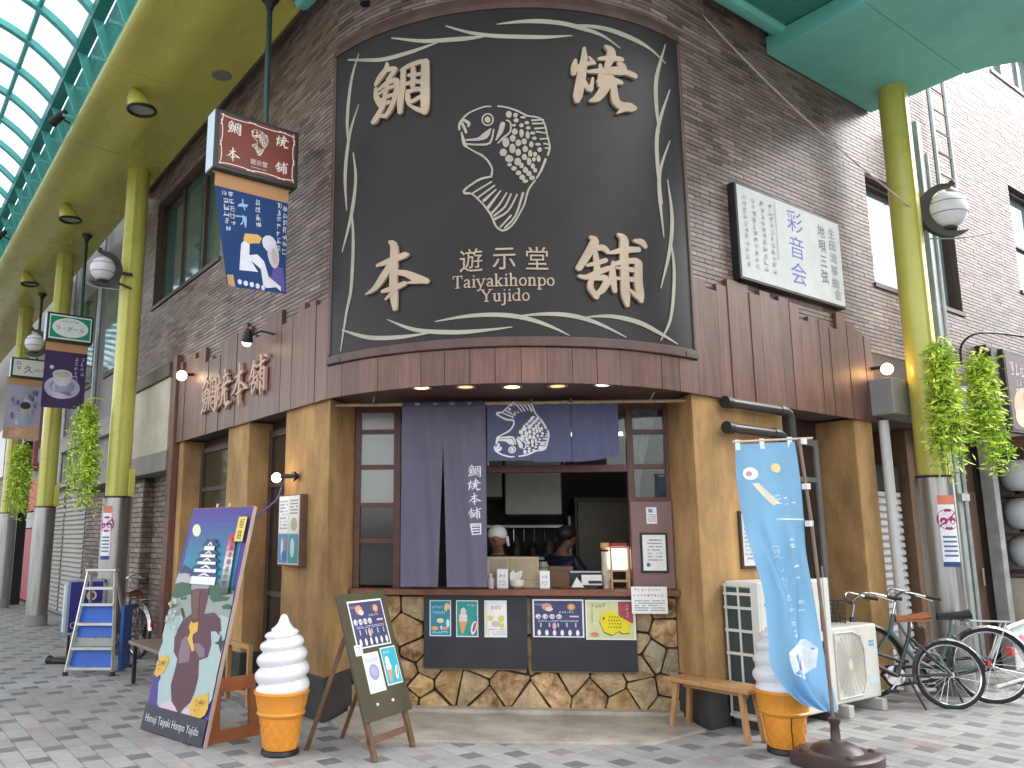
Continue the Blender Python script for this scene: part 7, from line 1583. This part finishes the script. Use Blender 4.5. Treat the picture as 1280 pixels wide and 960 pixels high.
MB().box(X0-0.006, X0+0.0195, Y0, Y0+0.055, Z0, Z1_-0.005).build('corner_post', M_ACW, t, bevel=0.006)
for i, z in enumerate((0.12, 0.42, 0.72, 0.98)): MB().box(X1-0.13, X1-0.085, Y0-0.004, Y0-0.0005, z, z+(0.22 if i < 3 else 0.1)).build('slot', M_BLACK, t)
MB().box(X1-0.06, X1+0.012, Y0-0.012, Y0+0.02, Z0, Z1_+0.01).build('guard_post', M_ACW, t, bevel=0.004)
for z in (0.72, 0.80): MB().tube([(X0+0.30, Y0, z), (X0+0.30, Y0-0.07, z-0.01), (X0+0.31, Y0-0.09, z-0.12)], 0.018, 8).build('valve', M_WHITE, t, smooth=True)
MB().box(X0+0.08, X0+0.16, Y0-0.003, Y0-0.0005, 0.96, 0.985).build('handle_slot', M_BLACK, t)
for x in (X0+0.05, X1-0.15): MB().box(x, x+0.1, Y0-0.03, Y1, 0.0, 0.069).build('foot', M_PLINTH, t)
t = thing('air_conditioner', 'low white outdoor air conditioner with round fan grille beside the bicycles', 'air conditioner', (7.4, 4.1, 0), world=True)
X0, X1, Y0, Y1, Z0, Z1_ = 6.985, 7.74, 3.99, 4.28, 0.10, 0.735
MB().box(X0, X1, Y0, Y1, Z0, Z1_).build('casing', M_ACW, t, bevel=0.016)
b = MB(); cx, cz, W2, H2 = X0+0.27, (Z0+Z1_)/2, 0.235, 0.27
outl = [(cx-W2, cz-H2), (cx+W2*0.7, cz-H2), (cx+W2, cz-H2*0.6), (cx+W2, cz+H2*0.35), (cx+W2*0.75, cz+H2*0.85), (cx+W2*0.2, cz+H2), (cx-W2, cz+H2)]
b.add([(x, Y0-0.002, z) for x, z in outl], [tuple(range(7))]); b.build('fan_recess_shade', mat('ac_shadow', (0.20, 0.19, 0.155), 0.6), t)  # flat sheet on the casing, shade behind the grille put into its colour
b = MB()
for k in range(13):
    r = 0.05+k*0.0175; n = 40; pts = []
    for i in range(n+1):
        a = 2*math.pi*i/n; x, z = cx+r*math.cos(a), cz+r*math.sin(a)
        ok = abs(x-cx) < W2-0.004 and abs(z-cz) < H2-0.004
        if ok: pts.append((x, Y0-0.008, z))
        elif len(pts) > 2: b.tube(pts, 0.0022, 4, cap=False); pts = []
        else: pts = []
    if len(pts) > 2: b.tube(pts, 0.0022, 4, cap=False)
for k in range(24):
    a = 2*math.pi*k/24; L = min((W2-0.005)/max(abs(math.cos(a)), 1e-3), (H2-0.005)/max(abs(math.sin(a)), 1e-3)); b.tube([(cx+0.05*math.cos(a), Y0-0.006, cz+0.05*math.sin(a)), (cx+L*math.cos(a), Y0-0.006, cz+L*math.sin(a))], 0.002, 4)
b.build('fan_grille', mat('ac_grille', (0.50, 0.48, 0.40), 0.5), t)
MB().lathe([(0.055, 0), (0.055, 0.012), (0.045, 0.018)], 20, (0, 0, 0), axis='y').build('fan_boss', M_ACW, t, smooth=True)
t.children[-1].location = (cx, Y0-0.026, cz)
b = MB(); b.tube([(x, Y0-0.006, z) for x, z in outl] + [(outl[0][0], Y0-0.006, outl[0][1])], 0.008, 6); b.build('grille_rim', M_ACW, t)
for i in range(2): b = MB(); b.box(X1-0.155, X1-0.07, Y0-0.003, Y0-0.0008, Z1_-0.16-i*0.03, Z1_-0.14-i*0.03); b.build('badge', ink(120, 160, 186), t)
b = MB(); b.box(X1-0.19, X1-0.05, Y0-0.003, Y0-0.0008, Z0+0.12, Z0+0.20); b.build('data_plate', ink(196, 210, 216), t)
for x in (X0+0.06, X1-0.14): MB().box(x, x+0.085, Y0-0.07, Y1+0.03, 0.0, 0.099).build('foot', mat('foot_block', (0.4, 0.39, 0.36), 0.7), t, bevel=0.008)

# ------------------------------------------------------------------ blue banner flag in a water base
t = thing('banner_flag', 'tall sky-blue banner flag twisted on its pole in front of the air conditioner', 'flag', (5.52, 3.23, 0), world=True)
FLL = [(5.114, 3.52, 2.157), (5.11, 3.523, 1.906), (5.137, 3.504, 1.625), (5.184, 3.472, 1.393), (5.232, 3.437, 1.131), (5.234, 3.436, 0.863), (5.229, 3.44, 0.626), (5.317, 3.378, 0.454), (5.431, 3.298, 0.362)]
FRR = [(5.463, 3.276, 2.18), (5.478, 3.265, 1.906), (5.488, 3.259, 1.625), (5.495, 3.253, 1.393), (5.514, 3.24, 1.131), (5.528, 3.231, 0.863), (5.547, 3.217, 0.626), (5.571, 3.201, 0.454), (5.584, 3.191, 0.336)]
def along(c, v):
    k = v*(len(c)-1); i = min(int(k), len(c)-2); f = k-i
    p = [c[max(i-1, 0)], c[i], c[i+1], c[min(i+2, len(c)-1)]]
    return Vector(tuple(0.5*((2*b_)+(c_-a_)*f+(2*a_-5*b_+4*c_-d_)*f*f+(3*b_-a_-3*c_+d_)*f**3) for a_, b_, c_, d_ in zip(*p)))
FV = Vector((math.cos(HEAD), math.sin(HEAD), 0))
def flag(u, v, h=0.0):
    a, c = along(FLL, v), along(FRR, v); p = a.lerp(c, u)
    fold = (0.075*math.sin(u*5.2+v*5.5)+0.045*math.sin(u*10-v*7))*min(1, v*3)*(1-u*0.6) + 0.03*math.sin(u*17+v*4)*min(1, v*2)*math.sin(math.pi*u) + 0.12*max(0, v-0.5)*math.sin(u*9)
    return p+FV*(fold-0.002-h)
b = MB(); b.grid(flag, 24, 60); b.build('cloth', cloth('sky_blue_cloth', lin(146, 196, 232), 0.4, 0.1, 2.5), t, smooth=True, angle=0)
b = MB()
ff = lambda x, y, h: flag(x, 1-y, 0.004)
w = ink(196, 222, 240)
for ch, u, v, hh in (('夏', 0.40, 0.63, 0.045), ('し', 0.40, 0.58, 0.038), ('か', 0.40, 0.535, 0.038)): put_text(b, ch, ff, u, v, h=hh, w=hh*3.6, hh=0, m=w)
for i, (u, v, hh) in enumerate(((0.56, 0.815, 0.034), (0.70, 0.815, 0.036), (0.84, 0.805, 0.03), (0.40, 0.49, 0.034), (0.42, 0.45, 0.032), (0.43, 0.41, 0.032), (0.45, 0.37, 0.03), (0.66, 0.67, 0.055), (0.69, 0.56, 0.055), (0.72, 0.46, 0.05))): pen_strokes(b, ff, u, v, hh*3.4, hh, 70+i, w)
b.grid(lambda u_q, v_q: flag(0.5+0.5*u_q, 0.245+0.006*v_q, 0.004), 12, 1, w)
def fpoly(m, pts, k): ppoly(b, lambda u, v, h: flag(u, v, h+0.002), m, pts, k)
fpoly(ink(236, 240, 240), ell(0.24, 0.105, 0.12, 0.02, 12), 0); fpoly(ink(196, 150, 170), ell(0.22, 0.105, 0.05, 0.008, 8), 1); fpoly(ink(232, 200, 140), ell(0.62, 0.09, 0.08, 0.014, 10), 0); fpoly(ink(226, 222, 196), [(0.25,0.135),(0.36,0.135),(0.58,0.195),(0.5,0.205)], 0)
fpoly(ink(228, 236, 240), [(0.3,0.69),(0.45,0.66),(0.75,0.65),(0.92,0.68),(0.85,0.75),(0.55,0.8),(0.35,0.77)], 0); fpoly(ink(176, 100, 170), ell(0.55, 0.735, 0.1, 0.02, 10, -0.1), 1)
b.build('print', None, t)
pole = [(5.555, 3.21, 0.30), (5.545, 3.215, 0.9), (5.52, 3.23, 1.6), (5.488, 3.255, 2.20)]
MB().tube([(5.56, 3.205, 0.06)]+pole, 0.012, 8).build('pole', mat('flag_pole', (0.2, 0.12, 0.09), 0.4), t, smooth=True)
MB().tube([(5.10, 3.53, 2.178), (5.57, 3.20, 2.205)], 0.008, 8).build('crossbar', mat('crossbar_tan', (0.6, 0.45, 0.36), 0.4), t)
for u in (0.04, 0.45, 0.92): p = flag(u, 0.0); MB().obox(p+Vector((-0.015, 0.008, -0.04)), (0.03, -0.018, 0), (0.004, 0.006, 0), (0, 0, 0.075)).build('loop', ink(206, 222, 232), t)
for z in (2.18, 1.86, 1.60): MB().box(5.488, 5.53, 3.22, 3.262, z-0.02, z+0.02).build('clip', M_WHITE, t)
t = thing('flag_base', 'heavy brown plastic water base at the foot of the blue flag', 'base', (5.56, 3.205, 0))
M_BASE = mat('base_brown', (0.055, 0.034, 0.032), 0.42, var=0.15)
b = MB(); n = 32; prof = [(0.255, 0), (0.26, 0.02), (0.26, 0.075), (0.245, 0.09)]
def sq(r, a): return r/max(abs(math.cos(a)), abs(math.sin(a)))**0.45
vs = []
for (r, z) in prof + [(0.225, 0.093), (0.165, 0.098), (0.14, 0.125), (0.09, 0.15), (0.05, 0.158)]:
    for j in range(n): a = 2*math.pi*j/n+0.4; q = sq(r, a) if r > 0.17 else r; vs.append((q*math.cos(a), q*math.sin(a), z))
k = len(vs)//n; b.add(vs, [(i*n+j, i*n+(j+1) % n, (i+1)*n+(j+1) % n, (i+1)*n+j) for i in range(k-1) for j in range(n)]+[tuple(range(n-1, -1, -1)), tuple((k-1)*n+j for j in range(n))]); b.build('tank', M_BASE, t, smooth=True)
MB().lathe([(0.045, 0.155), (0.032, 0.17), (0.028, 0.26), (0.038, 0.275), (0.038, 0.30), (0.02, 0.305)], 18).build('socket', M_BASE, t, smooth=True)
for a in (0.9, 2.5, 4.0, 5.6): MB().lathe([(0.022, 0.09), (0.022, 0.105), (0.015, 0.11)], 12, (0.225*math.cos(a), 0.225*math.sin(a), 0)).build('stud', M_BASE, t, smooth=True)

# ------------------------------------------------------------------ bicycles (local x forward, rear contact at 0)
def bicycle(label, loc, rz, r, framem, saddlem, basket=True, lean=0.0, wb=1.05, rack=True):
    t = thing('bicycle', label, 'bicycle', loc, rz=rz, group='bicycles parked by the pillars')
    t.rotation_euler = (lean, 0, rz)
    def wheel(x):
        w = MB(); w.tube([(x+r*0.965*math.cos(2*math.pi*i/36), 0, r+r*0.965*math.sin(2*math.pi*i/36)) for i in range(37)], 0.019, 8, cap=False); o = w.build('wheel', M_RUBBER, t, smooth=True)
        w = MB(); w.tube([(x+r*0.90*math.cos(2*math.pi*i/36), 0, r+r*0.90*math.sin(2*math.pi*i/36)) for i in range(37)], 0.012, 6, cap=False); w.build('rim', M_CHROME, o, smooth=True)
        w = MB()
        for i in range(28): a = 2*math.pi*i/28; c = a+(0.5 if i % 2 else -0.5); w.tube([(x+0.022*math.cos(c), 0.03*(1 if i % 4 < 2 else -1), r+0.022*math.sin(c)), (x+r*0.89*math.cos(a), 0, r+r*0.89*math.sin(a))], 0.0016, 3, cap=False)
        w.build('spokes', M_CHROME, o); MB().tube([(x, -0.05, r), (x, 0.05, r)], 0.022, 10).build('hub', M_CHROME, o)
        w = MB(); n = 16
        for i in range(n):
            def q(a, y, rr): return (x+rr*math.cos(a), y, r+rr*math.sin(a))
            a0 = R_(-15)+R_(190)*i/n if x < 0.1 else R_(20)+R_(150)*i/n; a1 = R_(-15)+R_(190)*(i+1)/n if x < 0.1 else R_(20)+R_(150)*(i+1)/n
            R1 = r+0.026
            w.add([q(a0,-0.036,R1-0.018),q(a0,0,R1),q(a0,0.036,R1-0.018),q(a1,-0.036,R1-0.018),q(a1,0,R1),q(a1,0.036,R1-0.018)], [(0,1,4,3),(1,2,5,4)])
        w.build('mudguard', mat('guard_silver', (0.5, 0.5, 0.52), 0.25, metal=0.9), t, smooth=True)
    wheel(0.0); wheel(wb)
    bb = (0.44, 0, 0.27); st = (0.30, 0, 0.62); hd = (wb-0.24, 0, 0.62); ht = (wb-0.28, 0, 0.78)
    b = MB(); b.tube([bb, st], 0.017, 10); b.tube([st, (0.28, 0, 0.74)], 0.014, 10); b.tube([bb, (0.62, 0, 0.36), hd], 0.019, 10); b.tube([(0.40, 0, 0.40), (0.62, 0, 0.47), ht], 0.016, 10); b.tube([hd, ht], 0.02, 10)
    for s in (-1, 1): b.tube([(0, 0.055*s, r), bb], 0.010, 8); b.tube([(0, 0.055*s, r), (0.29, 0.02*s, 0.60)], 0.009, 8)
    b.build('frame', framem, t, smooth=True)
    b = MB()
    for s in (-1, 1): b.tube([(wb, 0.05*s, r), (wb-0.10, 0.045*s, 0.42), hd], 0.011, 8)
    b.build('fork', framem, t, smooth=True)
    b = MB(); b.tube([ht, (wb-0.31, 0, 0.90)], 0.012, 8)
    for s in (-1, 1): b.tube(catmull([(wb-0.31, 0, 0.90), (wb-0.27, 0.10*s, 0.93), (wb-0.34, 0.24*s, 1.0), (wb-0.52, 0.28*s, 0.96)], 4), 0.011, 8)
    o = b.build('handlebar', M_CHROME, t, smooth=True)
    for s in (-1, 1): MB().tube([(wb-0.50, 0.279*s, 0.965), (wb-0.62, 0.285*s, 0.945)], 0.017, 8).build('grip', M_BLACK, o); MB().tube([(wb-0.42, 0.27*s, 0.97), (wb-0.55, 0.30*s, 0.925)], 0.006, 6).build('brake_lever', M_CHROME, o)
    b = MB(); b.grid(lambda u, v: (0.13+0.27*u, (v-0.5)*(0.20-0.15*u**1.2), 0.80+0.04*(1-u)**2-0.055*(2*v-1)**2*(1-0.5*u)), 8, 8); b.grid(lambda u, v: (0.13+0.27*u, (0.5-v)*(0.20-0.15*u**1.2), 0.755-0.02*u), 8, 8)
    b.grid(lambda u, v: (0.13+0.27*u, -0.5*(0.20-0.15*u**1.2), 0.755-0.02*u+(0.795+0.03*(1-u)**2-0.05*(1-0.5*u)-0.755+0.02*u)*v), 8, 2); b.grid(lambda u, v: (0.13+0.27*(1-u), 0.5*(0.20-0.15*(1-u)**1.2), 0.755-0.02*(1-u)+(0.795+0.03*u**2-0.05*(1-0.5*(1-u))-0.755+0.02*(1-u))*v), 8, 2); b.grid(lambda u, v: (0.13, (0.5-u)*0.2, 0.755+(0.825-0.05*(1-2*u)**2-0.755)*v), 4, 2)
    o = b.build('saddle', saddlem, t, smooth=True); MB().tube([(0.27, 0, 0.70), (0.265, 0, 0.76)], 0.013, 8).build('seat_post', M_CHROME, t)
    for y in (-0.04, 0.04): MB().tube([(0.18+0.016*math.cos(q*1.05), y+0.016*math.sin(q*1.05), 0.695+0.0025*q) for q in range(25)], 0.004, 5).build('spring', M_CHROME, o)
    b = MB(); b.lathe([(0.085, -0.006), (0.085, 0.006)], 20, (0, 0, 0), axis='y'); o = b.build('chainring', M_CHROME, t); o.location = (bb[0], -0.05, bb[2])
    b = MB(); b.tube([(bb[0]+0.06, -0.062, bb[2]+0.075), (0.1, -0.062, r+0.06), (-0.06, -0.062, r+0.04), (-0.06, -0.062, r-0.04), (0.1, -0.062, r-0.055), (bb[0]+0.05, -0.062, bb[2]-0.09), (bb[0]+0.11, -0.062, bb[2]), (bb[0]+0.06, -0.062, bb[2]+0.075)], 0.016, 6); b.build('chain_case', M_BLACK, t, smooth=True)
    for s in (-1, 1): b = MB(); b.tube([(bb[0], 0.075*s, bb[2]), (bb[0]+0.10*s, 0.085*s, bb[2]-0.12*s)], 0.009, 8); o = b.build('crank', M_CHROME, t); MB().box(bb[0]+0.10*s-0.045, bb[0]+0.10*s+0.045, 0.10*s-0.035+0.02*s, 0.10*s+0.035+0.02*s, bb[2]-0.12*s-0.012, bb[2]-0.12*s+0.012).build('pedal', M_RUBBER, o)
    b = MB(); b.tube([(0.36, 0.04, 0.25), (0.33, 0.14, 0.10), (0.31, 0.20, 0.01)], 0.010, 8); b.build('side_stand', M_BLACK, t, smooth=True)
    b = MB()
    for y in (-0.06, 0, 0.06): b.tube([(0.22, y*0.7, r*2+0.065), (-0.20, y, r*2+0.065)], 0.006, 6)
    for s in (-1, 1): b.tube([(-0.15, 0.06*s, r*2+0.065), (0, 0.065*s, r)], 0.006, 6)
    b.tube([(-0.2, -0.06, r*2+0.065), (-0.2, 0.06, r*2+0.065)], 0.006, 6)
    if rack: b.build('rack', M_CHROME, t)
    MB().box(-r-0.055, -r-0.03, -0.025, 0.025, r+0.08, r+0.13).build('reflector', mat('red_reflector', (0.5, 0.02, 0.02), 0.25), t, bevel=0.005)
    if basket:
        b = MB(); x0, x1, z0, z1 = wb-0.16, wb+0.14, 0.70, 0.93
        for k in range(7):
            f = k/6; z = z0+(z1-z0)*f; g_ = 0.02+0.03*f
            b.tube([(x0-g_*0.3, -0.15-g_, z), (x1+g_, -0.15-g_, z), (x1+g_, 0.15+g_, z), (x0-g_*0.3, 0.15+g_, z), (x0-g_*0.3, -0.15-g_, z)], 0.003 if k < 6 else 0.006, 4)
        for k in range(9):
            f = k/8; y = -0.17+0.34*f
            b.tube([(x1+0.02, y, z0), (x1+0.05, y*1.12, z1)], 0.0026, 4); b.tube([(x0, y, z0), (x0-0.015, y*1.12, z1)], 0.0026, 4); b.tube([(x0, y, z0), (x1+0.02, y, z0)], 0.0026, 4)
            x = x0+(x1-x0)*f
            for s in (-1, 1): b.tube([(x, 0.17*s, z0), (x+0.02, 0.2*s, z1)], 0.0026, 4)
        b.build('basket', mat('basket_wire', (0.05, 0.05, 0.052), 0.4, metal=0.5), t)
    return t
bicycle('black city bicycle with tan saddle and front basket behind the low air conditioner', (8.20, 3.60, 0.0), R_(136.5), 0.29, mat('bike_dark', (0.02, 0.02, 0.024), 0.3, coat=0.5), mat('tan_saddle', (0.30, 0.10, 0.035), 0.5), True, R_(4), rack=False)
bicycle('teal-grey bicycle with black saddle leaning past the right-hand pillar', (8.78, 3.50, 0.0), R_(129), 0.335, mat('bike_green', (0.10, 0.17, 0.17), 0.35, coat=0.4), M_BLACK, False)
bicycle('dark bicycle with a brown seat parked behind the pillar near the step ladder', (3.12, 11.0, 0.0), R_(100), 0.33, mat('bike_brown', (0.03, 0.025, 0.024), 0.35, coat=0.4), mat('brown_saddle', (0.12, 0.05, 0.03), 0.5), True)

# ------------------------------------------------------------------ step ladder, cafe board and odds by the first pillar
t = thing('step_ladder', 'aluminium step ladder with bright blue panels behind its treads', 'ladder', (2.4, 10.05, 0), rz=math.atan2(-0.289, 0.412))
M_ALUM = mat('aluminium', (0.60, 0.60, 0.58), 0.35, metal=0.8, var=0.1)
H_ = 1.12; wb_, wt_ = 0.262, 0.155
def lx(s, z): return s*(wb_+(wt_-wb_)*z/H_)
def ly(z): return -0.17+0.17*z/H_
for s in (-1, 1):
    MB().tube([(lx(s, 0.02), ly(0.02), 0.02), (lx(s, H_), ly(H_), H_)], 0.021, 4).build('rail', M_ALUM, t); MB().tube([(lx(s, 0.02)*0.96, 0.42, 0.02), (lx(s, H_)*0.95, 0.06, H_-0.03)], 0.018, 4).build('rear_rail', M_ALUM, t)
    MB().lathe([(0.03, 0), (0.03, 0.04)], 8, (lx(s, 0), ly(0), 0)).build('foot', M_RUBBER, t); MB().lathe([(0.027, 0), (0.027, 0.04)], 8, (lx(s, 0)*0.96, 0.42, 0)).build('foot', M_RUBBER, t)
for z in (0.06, 0.27, 0.53, 0.74, 0.92): w = abs(lx(1, z))-0.01; MB().box(-w, w, ly(z)-0.02, ly(z)+0.05, z, z+0.028).build('tread', M_ALUM, t)
MB().box(-wt_-0.02, wt_+0.02, -0.05, 0.10, H_, H_+0.03).build('top_cap', M_ALUM, t, bevel=0.008)
M_BLUE = mat('blue_sheet', (0.012, 0.10, 0.48), 0.4, var=0.1)
for z0, z1 in ((0.09, 0.268), (0.40, 0.528), (0.56, 0.738)): w = abs(lx(1, z0))-0.012; b = MB(); b.add([(-w, ly(z0)+0.054, z0), (w, ly(z0)+0.054, z0), (w*0.97, ly(z1)+0.054, z1), (-w*0.97, ly(z1)+0.054, z1)], [(0, 1, 2, 3)]); b.build('blue_panel', M_BLUE, t)
MB().box(0.24, 0.28, 0.02, 0.30, 0.02, 0.74).build('blue_side', mat('blue_bin', (0.02, 0.10, 0.36), 0.45), t, bevel=0.01)
MB().box(-0.2, 0.2, ly(0.3)+0.056, ly(0.3)+0.10, 0.30, 0.39).build('grey_tray', ink(150, 156, 150), t, bevel=0.004)
t = thing('cafe_board', 'dark blue cafe board with gold letters standing behind the step ladder', 'sign', (2.5, 11.66, 0), world=True)
MB().box(2.30, 2.74, 11.3, 11.34, 0.30, 0.98).build('panel', ink(150, 160, 176), t, bevel=0.004)
s = Sheet((2.335, 11.2995, 0.33), (1,0,0), (0,0,1), 0.39, 0.62, ink(40, 34, 116), 0.002); s.text(ink(206, 160, 120), 'COFFEE', 0.5, 0.14, w=0.9, h=0.13); s.ellipse(ink(216, 180, 120), 0.66, 0.72, 0.16, 0.1, 16); s.ellipse(ink(40, 34, 116), 0.66, 0.72, 0.1, 0.06, 12); s.build('face', t)
for x in (2.36, 2.68): MB().box(x-0.015, x+0.015, 11.31, 11.335, 0, 0.30).build('leg', M_BLACK, t)
MB().box(2.27, 2.30, 11.28, 11.36, 0.34, 0.92).build('edge', ink(190, 206, 216), t)
o = MB().tube(catmull([(2.10, 11.15, 0.05), (2.16, 11.1, 0.03), (2.24, 11.02, 0.03), (2.40, 10.9, 0.03)], 3), [0.05, 0.055, 0.045, 0.045, 0.045, 0.045, 0.045, 0.045, 0.045, 0.045][:10], 10).build('rubber_weight', M_BLACK, smooth=True); tag(o, 'black rubber weight lying on the paving left of the ladder', 'weight')

# ------------------------------------------------------------------ right edge: pole, ladder, cable, signs, rail, lanterns
t = thing('conduit_pole', 'pale green-grey steel conduit pole standing behind the right-hand pillar', 'pole', (9.95, 4.1, 0), world=True)
MB().box(9.88, 9.98, 4.06, 4.16, 0, 6.4).build('mast', mat('grey_green', (0.36, 0.42, 0.40), 0.4, metal=0.2), t, bevel=0.01); MB().tube([(10.02, 4.05, 0.2), (10.02, 4.05, 6.0)], 0.025, 8).build('cable_pipe', M_GALV, t); MB().box(9.86, 10.05, 4.02, 4.06, 1.9, 1.98).build('clamp', M_GALV, t)
t = thing('roof_ladder', 'grey steel access ladder fixed high on the sunlit brick wall', 'ladder', (10.75, 4.15, 5.75), world=True)
for x in (10.53, 10.98): MB().tube([(x, 4.15, 5.75), (x, 4.15, 8.4)], 0.03, 8).build('rail', M_GALV, t)
for k in range(9): MB().tube([(10.53, 4.15, 5.95+k*0.29), (10.98, 4.15, 5.95+k*0.29)], 0.012, 6).build('rung', mat('rust_rung', (0.3, 0.2, 0.17), 0.5), t)
MB().tube([(10.53, 4.15, 5.80), (10.98, 4.15, 5.80)], 0.03, 8).build('foot_bar', M_GALV, t)
o = MB().tube([(6.26-0.9+3.6*f, 4.245+0.25-0.7*f, 7.1-2.15*f-0.18*math.sin(f*math.pi)) for f in [i/20 for i in range(21)]], 0.008, 6).build('slack_cable', mat('pale_cable', (0.5, 0.42, 0.38), 0.5)); tag(o, 'thin pale cable sagging across the brick wall to the right-hand pillar', 'cable')
t = thing('bracket_sign', 'framed pictorial shop sign hanging from an iron bracket at the right edge', 'sign', (11.2, 3.9, 2.75), world=True)
MB().box(10.98, 12.0, 3.86, 3.92, 2.72, 3.72).build('frame', M_BLACK, t, bevel=0.006)
s = Sheet((11.02, 3.8595, 2.76), (1,0,0), (0,0,1), 0.94, 0.92, ink(104, 90, 92), 0.003); s.ellipse(ink(206, 176, 150), 0.5, 0.3, 0.4, 0.28); s.ellipse(ink(206, 130, 90), 0.6, 0.42, 0.2, 0.16); s.ellipse(ink(216, 206, 176), 0.3, 0.16, 0.2, 0.12); s.scrib(ink(226, 222, 226), 0.4, 0.8, 0.6, 0.18, 4, seed=18); s.scrib(ink(226, 222, 226), 0.45, 0.6, 0.55, 0.16, 4, seed=19); s.build('picture', t)
MB().tube(catmull([(10.95, 4.3, 3.6), (10.97, 4.28, 3.85), (11.1, 4.1, 3.98), (11.9, 3.9, 4.0)], 4), 0.014, 6).build('bracket', M_BLACK, t)
for i, z in enumerate((2.27, 1.80, 1.34)):
    t = thing('paper_lantern', 'round white lantern in the dark shop front at the right edge, ' + ('top', 'middle', 'bottom')[i] + ' of three', 'lantern', (12.0, 4.2, z), group='white lanterns at the right edge')
    MB().lathe([(0.06, -0.2), (0.15, -0.19), (0.205, -0.12), (0.225, 0), (0.205, 0.12), (0.15, 0.19), (0.06, 0.2)], 20).build('shade', mat('lantern_white', (0.62, 0.66, 0.70), 0.5), t, smooth=True); MB().lathe([(0.075, 0.195), (0.075, 0.225)], 14).build('top_ring', M_BLACK, t); MB().lathe([(0.075, -0.225), (0.075, -0.195)], 14).build('bottom_ring', M_BLACK, t)
t = thing('lantern_rack', 'dark wooden rack holding the three white lanterns', 'rack', (12.0, 4.45, 0), world=True)
MB().box(11.62, 11.68, 4.4, 4.5, 0, 2.6).build('post', M_DARKWOOD, t)
for z in (2.03, 1.56, 1.10): MB().box(11.68, 13, 4.0, 4.5, z-0.03, z).build('shelf', M_DARKWOOD, t)
t = thing('vent_unit', 'beige louvred ventilation unit low in the right-hand shop front', 'vent', (12.1, 4.1, 0.6), world=True)
MB().box(11.75, 12.5, 4.0, 4.4, 0.0, 1.02).build('casing', M_CREAM, t, bevel=0.01)
for k in range(7): MB().box(11.79, 12.46, 3.985, 3.999, 0.62+k*0.052, 0.645+k*0.052).build('louvre', M_BRONZE, t)
t = thing('tube_barrier', 'white tubular A-frame barrier with a pink printed panel at the right edge', 'barrier', (9.9, 3.62, 0), world=True)
b = MB(); b.tube([(9.62, 3.66, 0.60), (10.9, 3.66, 0.72)], 0.022, 10); b.tube([(9.66, 3.66, 0.60), (10.12, 3.62, 0.02)], 0.02, 10); b.tube([(9.6, 3.80, 0.02), (10.8, 3.80, 0.05)], 0.02, 10); b.tube([(9.66, 3.68, 0.60), (9.62, 3.98, 0.02)], 0.02, 10); b.build('tubes', M_WHITE, t, smooth=True)
s = Sheet((9.82, 3.68, 0.18), (1, 0, 0.06), (0, 0, 1), 1.2, 0.42, ink(214, 220, 222), 0.004); s.ellipse(ink(206, 130, 160), 0.15, 0.5, 0.1, 0.28); s.ellipse(ink(214, 220, 222), 0.15, 0.5, 0.05, 0.14); s.scrib(ink(206, 110, 150), 0.6, 0.5, 0.6, 0.3, 5, seed=20); s.build('panel', t)
o = MB().box(9.60, 9.67, 3.62, 3.68, 0.34, 0.42).build('red_marker', mat('marker_red', (0.55, 0.06, 0.05), 0.4), bevel=0.01); tag(o, 'small red marker block hanging on the white barrier', 'marker'); adopt(o, t); del o['label']; del o['category']
